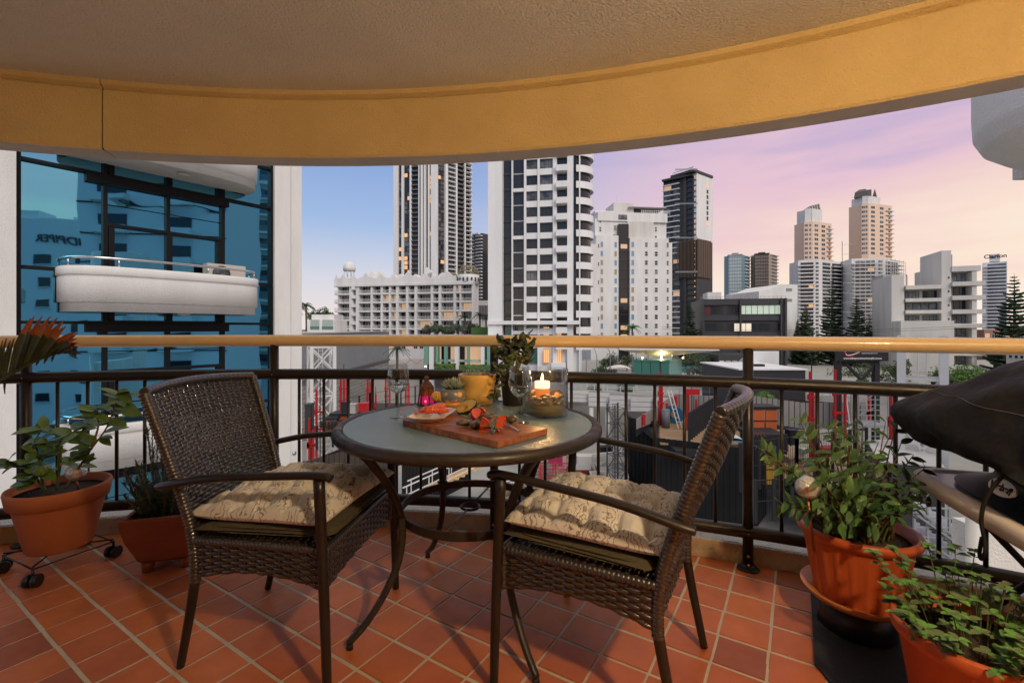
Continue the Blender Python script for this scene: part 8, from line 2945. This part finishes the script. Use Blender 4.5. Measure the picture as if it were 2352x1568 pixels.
def palm(h, w, seed, nfr=22):
 r_ = random.Random(seed)
 tr = MB()
 tr.tube([(0, 0, 0), (.05, 0, h * .5), (0, 0, h)], [.22, .16, .2], 10)
 cr = MB()
 for k in range(nfr):
  a = k * 2.4
  el = r_.uniform(-.15, 1.25)
  d = V((math.cos(a), math.sin(a), 0))
  L_ = w * .5 * r_.uniform(.8, 1.1)
  pts = [V((0, 0, h)) + d * L_ * q * math.cos(el * (1 - q * .5)) + V((0, 0, L_ * (math.sin(el) * q - .75 * q * q))) for q in [i / 9 for i in range(10)]]
  sd = V((-d.y, d.x, 0))
  cr.tube(pts, .025, 4, cap=False)
  for i in range(1, 10):
   for sg in (-1, 1):
    for s2 in (0, .5):
     c = pts[i - 1].lerp(pts[i], s2)
     e = c + sd * sg * L_ * .22 * (1 - .5 * abs(i / 9 - .4)) + d * L_ * .10 - V((0, 0, L_ * .10))
     cr.add([c - d * .05, c + d * .05, e], [(0, 1, 2)])
 return tr, cr
TREEM = {}
def tree(name, kind, lab, px_, d, ybase, ytop, wpx, fm, seed, cat='tree', group=None, **kw):
 zb_, zt_ = (zat(ybase, d), zat(ytop, d))
 h, w = zt_ - zb_, wpx * d / F
 tr, cr = {'pine': pine, 'leafy': leafy, 'palm': palm}[kind](h, w, seed, **kw)
 p = gp(px_, d, zb_)
 t = thing(name, lab, cat, p, 0, group)
 Mt = Matrix.Translation(p)
 inst(tr.mesh('trunk', bark), 'trunk', t, Mt)
 inst(cr.mesh('crown', fm), 'crown', t, Mt)
 return t
pines = [('dark pine left of the charcoal office', 1584, 116, 688, 72, 1), ('dark pine behind the left end of the charcoal office', 1606, 122, 712, 60, 2), ('tall thin pine before the white balcony block, tallest of that row', 1911, 118, 640, 78, 3), ('dark pine left of the tall thin one', 1851, 118, 700, 80, 4),
   ('dark pine before the scaffolded block', 1967, 112, 676, 84, 5), ('low dark pine at the left foot of the balcony block', 1832, 124, 732, 60, 6), ('large dark pine at the far right edge', 2330, 84, 628, 128, 7), ('broad dark pine right of the scaffolded block row', 1998, 116, 722, 70, 8)]
for lab, x, d, yt, w, sd in pines:
 tree('norfolk_pine', 'pine', lab, x, d, CY + (H - GZ0) * F / d, yt, w, f_dark, sd, group='norfolk pines')
gard = [('leafy tree behind the white pavilion', 'leafy', 735, 95, 790, 696, 70, f_mid, 11), ('palm at the left edge behind the pavilion', 'palm', 684, 90, 790, 706, 52, f_mid, 12), ('second palm beside the pavilion tree', 'palm', 703, 94, 790, 701, 44, f_mid, 13),
  ('leafy shrub tree at the hotel corner', 'leafy', 775, 110, 790, 742, 22, f_mid, 14)]
for lab, kd, x, d, yb, yt, w, fm, sd in gard:
 tree('garden_tree' if kd == 'leafy' else 'palm_tree', kd, lab, x, d, yb, yt, w, fm, sd)
roofg = [(985, 742, 34, 'leafy'), (1005, 738, 40, 'leafy'), (1030, 746, 36, 'leafy'), (1052, 738, 42, 'leafy'), (1068, 728, 40, 'palm'), (1086, 736, 34, 'leafy'), (1102, 722, 34, 'palm'), (1116, 726, 34, 'palm')]
nm_ = ['first', 'second', 'third', 'fourth', 'fifth', 'sixth', 'seventh', 'eighth']
for i, (x, yt, w, kd) in enumerate(roofg):
 d = 98 + (i % 3) * 4
 tree('roof_garden_plant', kd, 'roof garden %s before the hotel, %s from the left' % ('palm' if kd == 'palm' else 'shrub', nm_[i]), x, d, 779, yt, w, f_mid if i % 3 else f_grey, 30 + i, cat='palm' if kd == 'palm' else 'shrub', group='roof garden plants', **({'n': 700} if kd == 'leafy' else {}))
o = MB().box(gx(1083, 96), gx(1124, 96), 95, 99, zat(779, 96), zat(751, 96)).build('clipped_hedge', mat('hedge_leaf', (.04, .075, .025), .8, var=(3, (.08, .17, .03), .25), bump=(3, 1, .3)))
tag(o, 'bright clipped hedge on the roof garden by the white tower', 'hedge')
tree('palm_tree', 'palm', 'grey green palm behind the left wine glass', 912, 66, 925, 800, 62, f_grey, 51)
tree('palm_tree', 'palm', 'bright green palm just above the handrail left of the black and white tower', 1452, 100, 800, 752, 46, f_bright, 52)
pod = [(1265, 828, 42), (1288, 850, 30), (1380, 838, 40), (1402, 843, 34), (1462, 835, 30), (1345, 858, 30), (1405, 800, 50), (1440, 805, 46), (1590, 800, 56), (1575, 812, 40), (1618, 806, 40), (1395, 815, 40), (1600, 838, 60), (1365, 888, 44), (1440, 880, 40)]
for i, (x, yt, w) in enumerate(pod):
 d = 88 if yt > 820 else 100
 if yt > 870:
  d = 68
 yb = CY + (H - PZ) * F / d
 tree('podium_shrub', 'leafy', 'podium garden shrub %s' % ['by the tower balcony', 'low by the vase rim', 'right of the curved balconies', 'left of the tensile canopy', 'right of the tensile canopy', 'under the curved balcony', 'left behind the green lift house', 'close behind the green lift house', 'large dark one beside the pool', 'left of the pool steps', 'beyond the pool', 'behind the tensile canopy', 'between the pool and the ramp', 'behind the white parapet left', 'behind the white parapet right'][i],
   x, d, yb, yt, w, f_grey if i % 3 == 0 else f_mid, 60 + i, cat='shrub', group='podium shrubs', n=900, trunk=.05, leaf=.17)
for i, (x0, x1, y0, y1) in enumerate(((997, 1044, 836, 851), (1054, 1126, 839, 852))):
 d = 84
 o = MB().box(gx(x0, d), gx(x1, d), d, d + 1.5, zat(y1, d), zat(y0, d)).build('hedge', mat('hedge_leaf', (.04, .075, .025), .8))
 tag(o, 'clipped green hedge in front of the green finned podium, %s one' % ('left' if i == 0 else 'right'), 'hedge')
 bm = bmesh.new()
 bm.from_mesh(o.data)
 bmesh.ops.subdivide_edges(bm, edges=bm.edges, cuts=12, use_grid_fill=True)
 for v in bm.verts:
  v.co += V((noise.noise(v.co * 2.1), noise.noise(v.co * 2.3 + V((5, 0, 0))), noise.noise(v.co * 2.7))) * .22
 bm.to_mesh(o.data)
 bm.free()
mid = [('wide dark tree under the billboard', 1975, 90, 900, 832, 130, f_mid), ('dark tree left of the billboard', 1880, 140, 845, 795, 90, f_dark), ('dark spreading tree right of the billboard', 2060, 80, 910, 800, 60, f_mid), ('bright green shrub right of the shed', 1752, 48, 925, 896, 36, f_bright),
    ('bright green flat topped tree above the barbecue cover', 2215, 62, 905, 829, 104, f_bright), ('dark tree between crane and grey apartments', 2160, 60, 915, 835, 50, f_mid), ('dark street tree at the far right', 2290, 95, 850, 795, 50, f_dark), ('dark tree mass behind the cream house', 2340, 100, 850, 770, 70, f_dark),
    ('small bright shrub under the billboard braces', 1980, 60, 900, 862, 30, f_bright), ('dark tree at the foot of the black and white tower', 1640, 104, 860, 800, 60, f_dark), ('dark tree left of the parked cars', 1838, 170, 850, 798, 60, f_dark)]
for i, (lab, x, d, yb, yt, w, fm) in enumerate(mid):
 tree('street_tree', 'leafy', lab, x, d, yb, yt, w, fm, 90 + i, n=2200, trunk=.15, leaf=.2 if d < 100 else .3)
r_ = random.Random(5)
mb = MB()
for i in range(5200):
 X_ = r_.uniform(-260, 330)
 Y_ = r_.uniform(330, 420)
 z = GZ0 + r_.uniform(0, 9 + 3 * noise.noise(V((X_ * .02, Y_ * .02, 0))))
 u = V((r_.gauss(0, 1), r_.gauss(0, 1), r_.gauss(0, 1))).normalized() * 3
 v = u.orthogonal().normalized() * 2
 p = V((X_, Y_, z))
 mb.add([p - u, p + v, p + u, p - v], [(0, 1, 2, 3)])
o = mb.build('distant_trees', f_dark, kind='stuff')
tag(o, 'far mass of dark trees along the horizon', 'trees')
for i, (x0, x1, yt, d, m_, lab) in enumerate(((1130, 1180, 742, 200, w_wall, 'low pale roof block beyond the white tower'), (2260, 2352, 757, 150, mat('rust_roof', (.30, .14, .10), .8), 'low rust roofed house behind the far right pine'), (2000, 2060, 812, 110, w_wall, 'low pale block behind the large white crane'),
             (1880, 1960, 800, 190, cream_wall, 'low cream park building behind the cars'), (1650, 1740, 815, 96, char, 'dark annex below the charcoal office'), (893, 975, 780, 150, w_wall, 'white lower wing of the hotel above the palm'))):
 F_ = Fac(x0, d, x1, d)
 t = quoin('low_block', lab, F_, zat(yt, d), m_, 12)
 for k in range(6):
  F_.unit(window_mesh(wframe, g_dark if k % 3 else g_litp, 2, 1, .06), 'window', t, F_.L * (k + .15) / 6, F_.L * (k + .85) / 6, zat(yt, d) - 3.0, zat(yt, d) - 1.2, .0)
# our own building beside the balcony
t = thing('neighbour_balcony', 'rounded white corner of the balcony above at the upper right', 'balcony', (5.2, 4.6, 3))
def nbx(x, y, d):
 return W(x, y, d)
c = V((4.86, 3.5, 0))
prof_n = [(0.0001, 2.530), (.62, 2.530), (.80, 2.570), (.93, 2.670), (.99, 2.790), (1.0, 2.970), (1.0, 3.620), (1.012, 3.630), (1.012, 4.470)]
def nb_s(i, j):
 k = j * (len(prof_n) - 1)
 a = int(min(k, len(prof_n) - 2))
 f_ = k - a
 r = prof_n[a][0] + (prof_n[a + 1][0] - prof_n[a][0]) * f_
 z = prof_n[a][1] + (prof_n[a + 1][1] - prof_n[a][1]) * f_
 th = PI * (.5 + 1.0 * i)
 if i < .0001 or False:
  pass
 return c + V((math.cos(th) * r * .95, math.sin(th) * r * .95, z))
MB().grid(nb_s, 40, 32).build('rounded_parapet', stucco_white, t)
MB().box(c.x, c.x + 6, c.y - .94, c.y + .94, 2.533, 4.6).build('parapet', stucco_white, t)
MB().lathe([(.0001, -.10), (.10, -.08), (.13, -.02), (.13, .0)], 18, c + V((.05, -.4, 2.53))).build('soffit_fitting', grey_wall, t)
o = MB().box(4.95, 5.3, 4.0, 4.4, -14, 2.525).build('corner_column', stucco_white, kind='structure')
t = thing('flank_wall', 'white rendered flank wall of our building with a downpipe at the lower right', 'wall', (3.7, 3.4, -14))
MB().box(gx(2248, 3.3), gx(2248, 3.3) + 3.0, 3.3, 3.5, -14, zat(1150, 3.3) - .2).build('wall', stucco_white, t)
MB().tube([gp(2237, 3.25, -14), gp(2237, 3.25, zat(1140, 3.25))], .045, 14).build('downpipe', mat('white_pipe', (.6, .6, .59), .5), t)
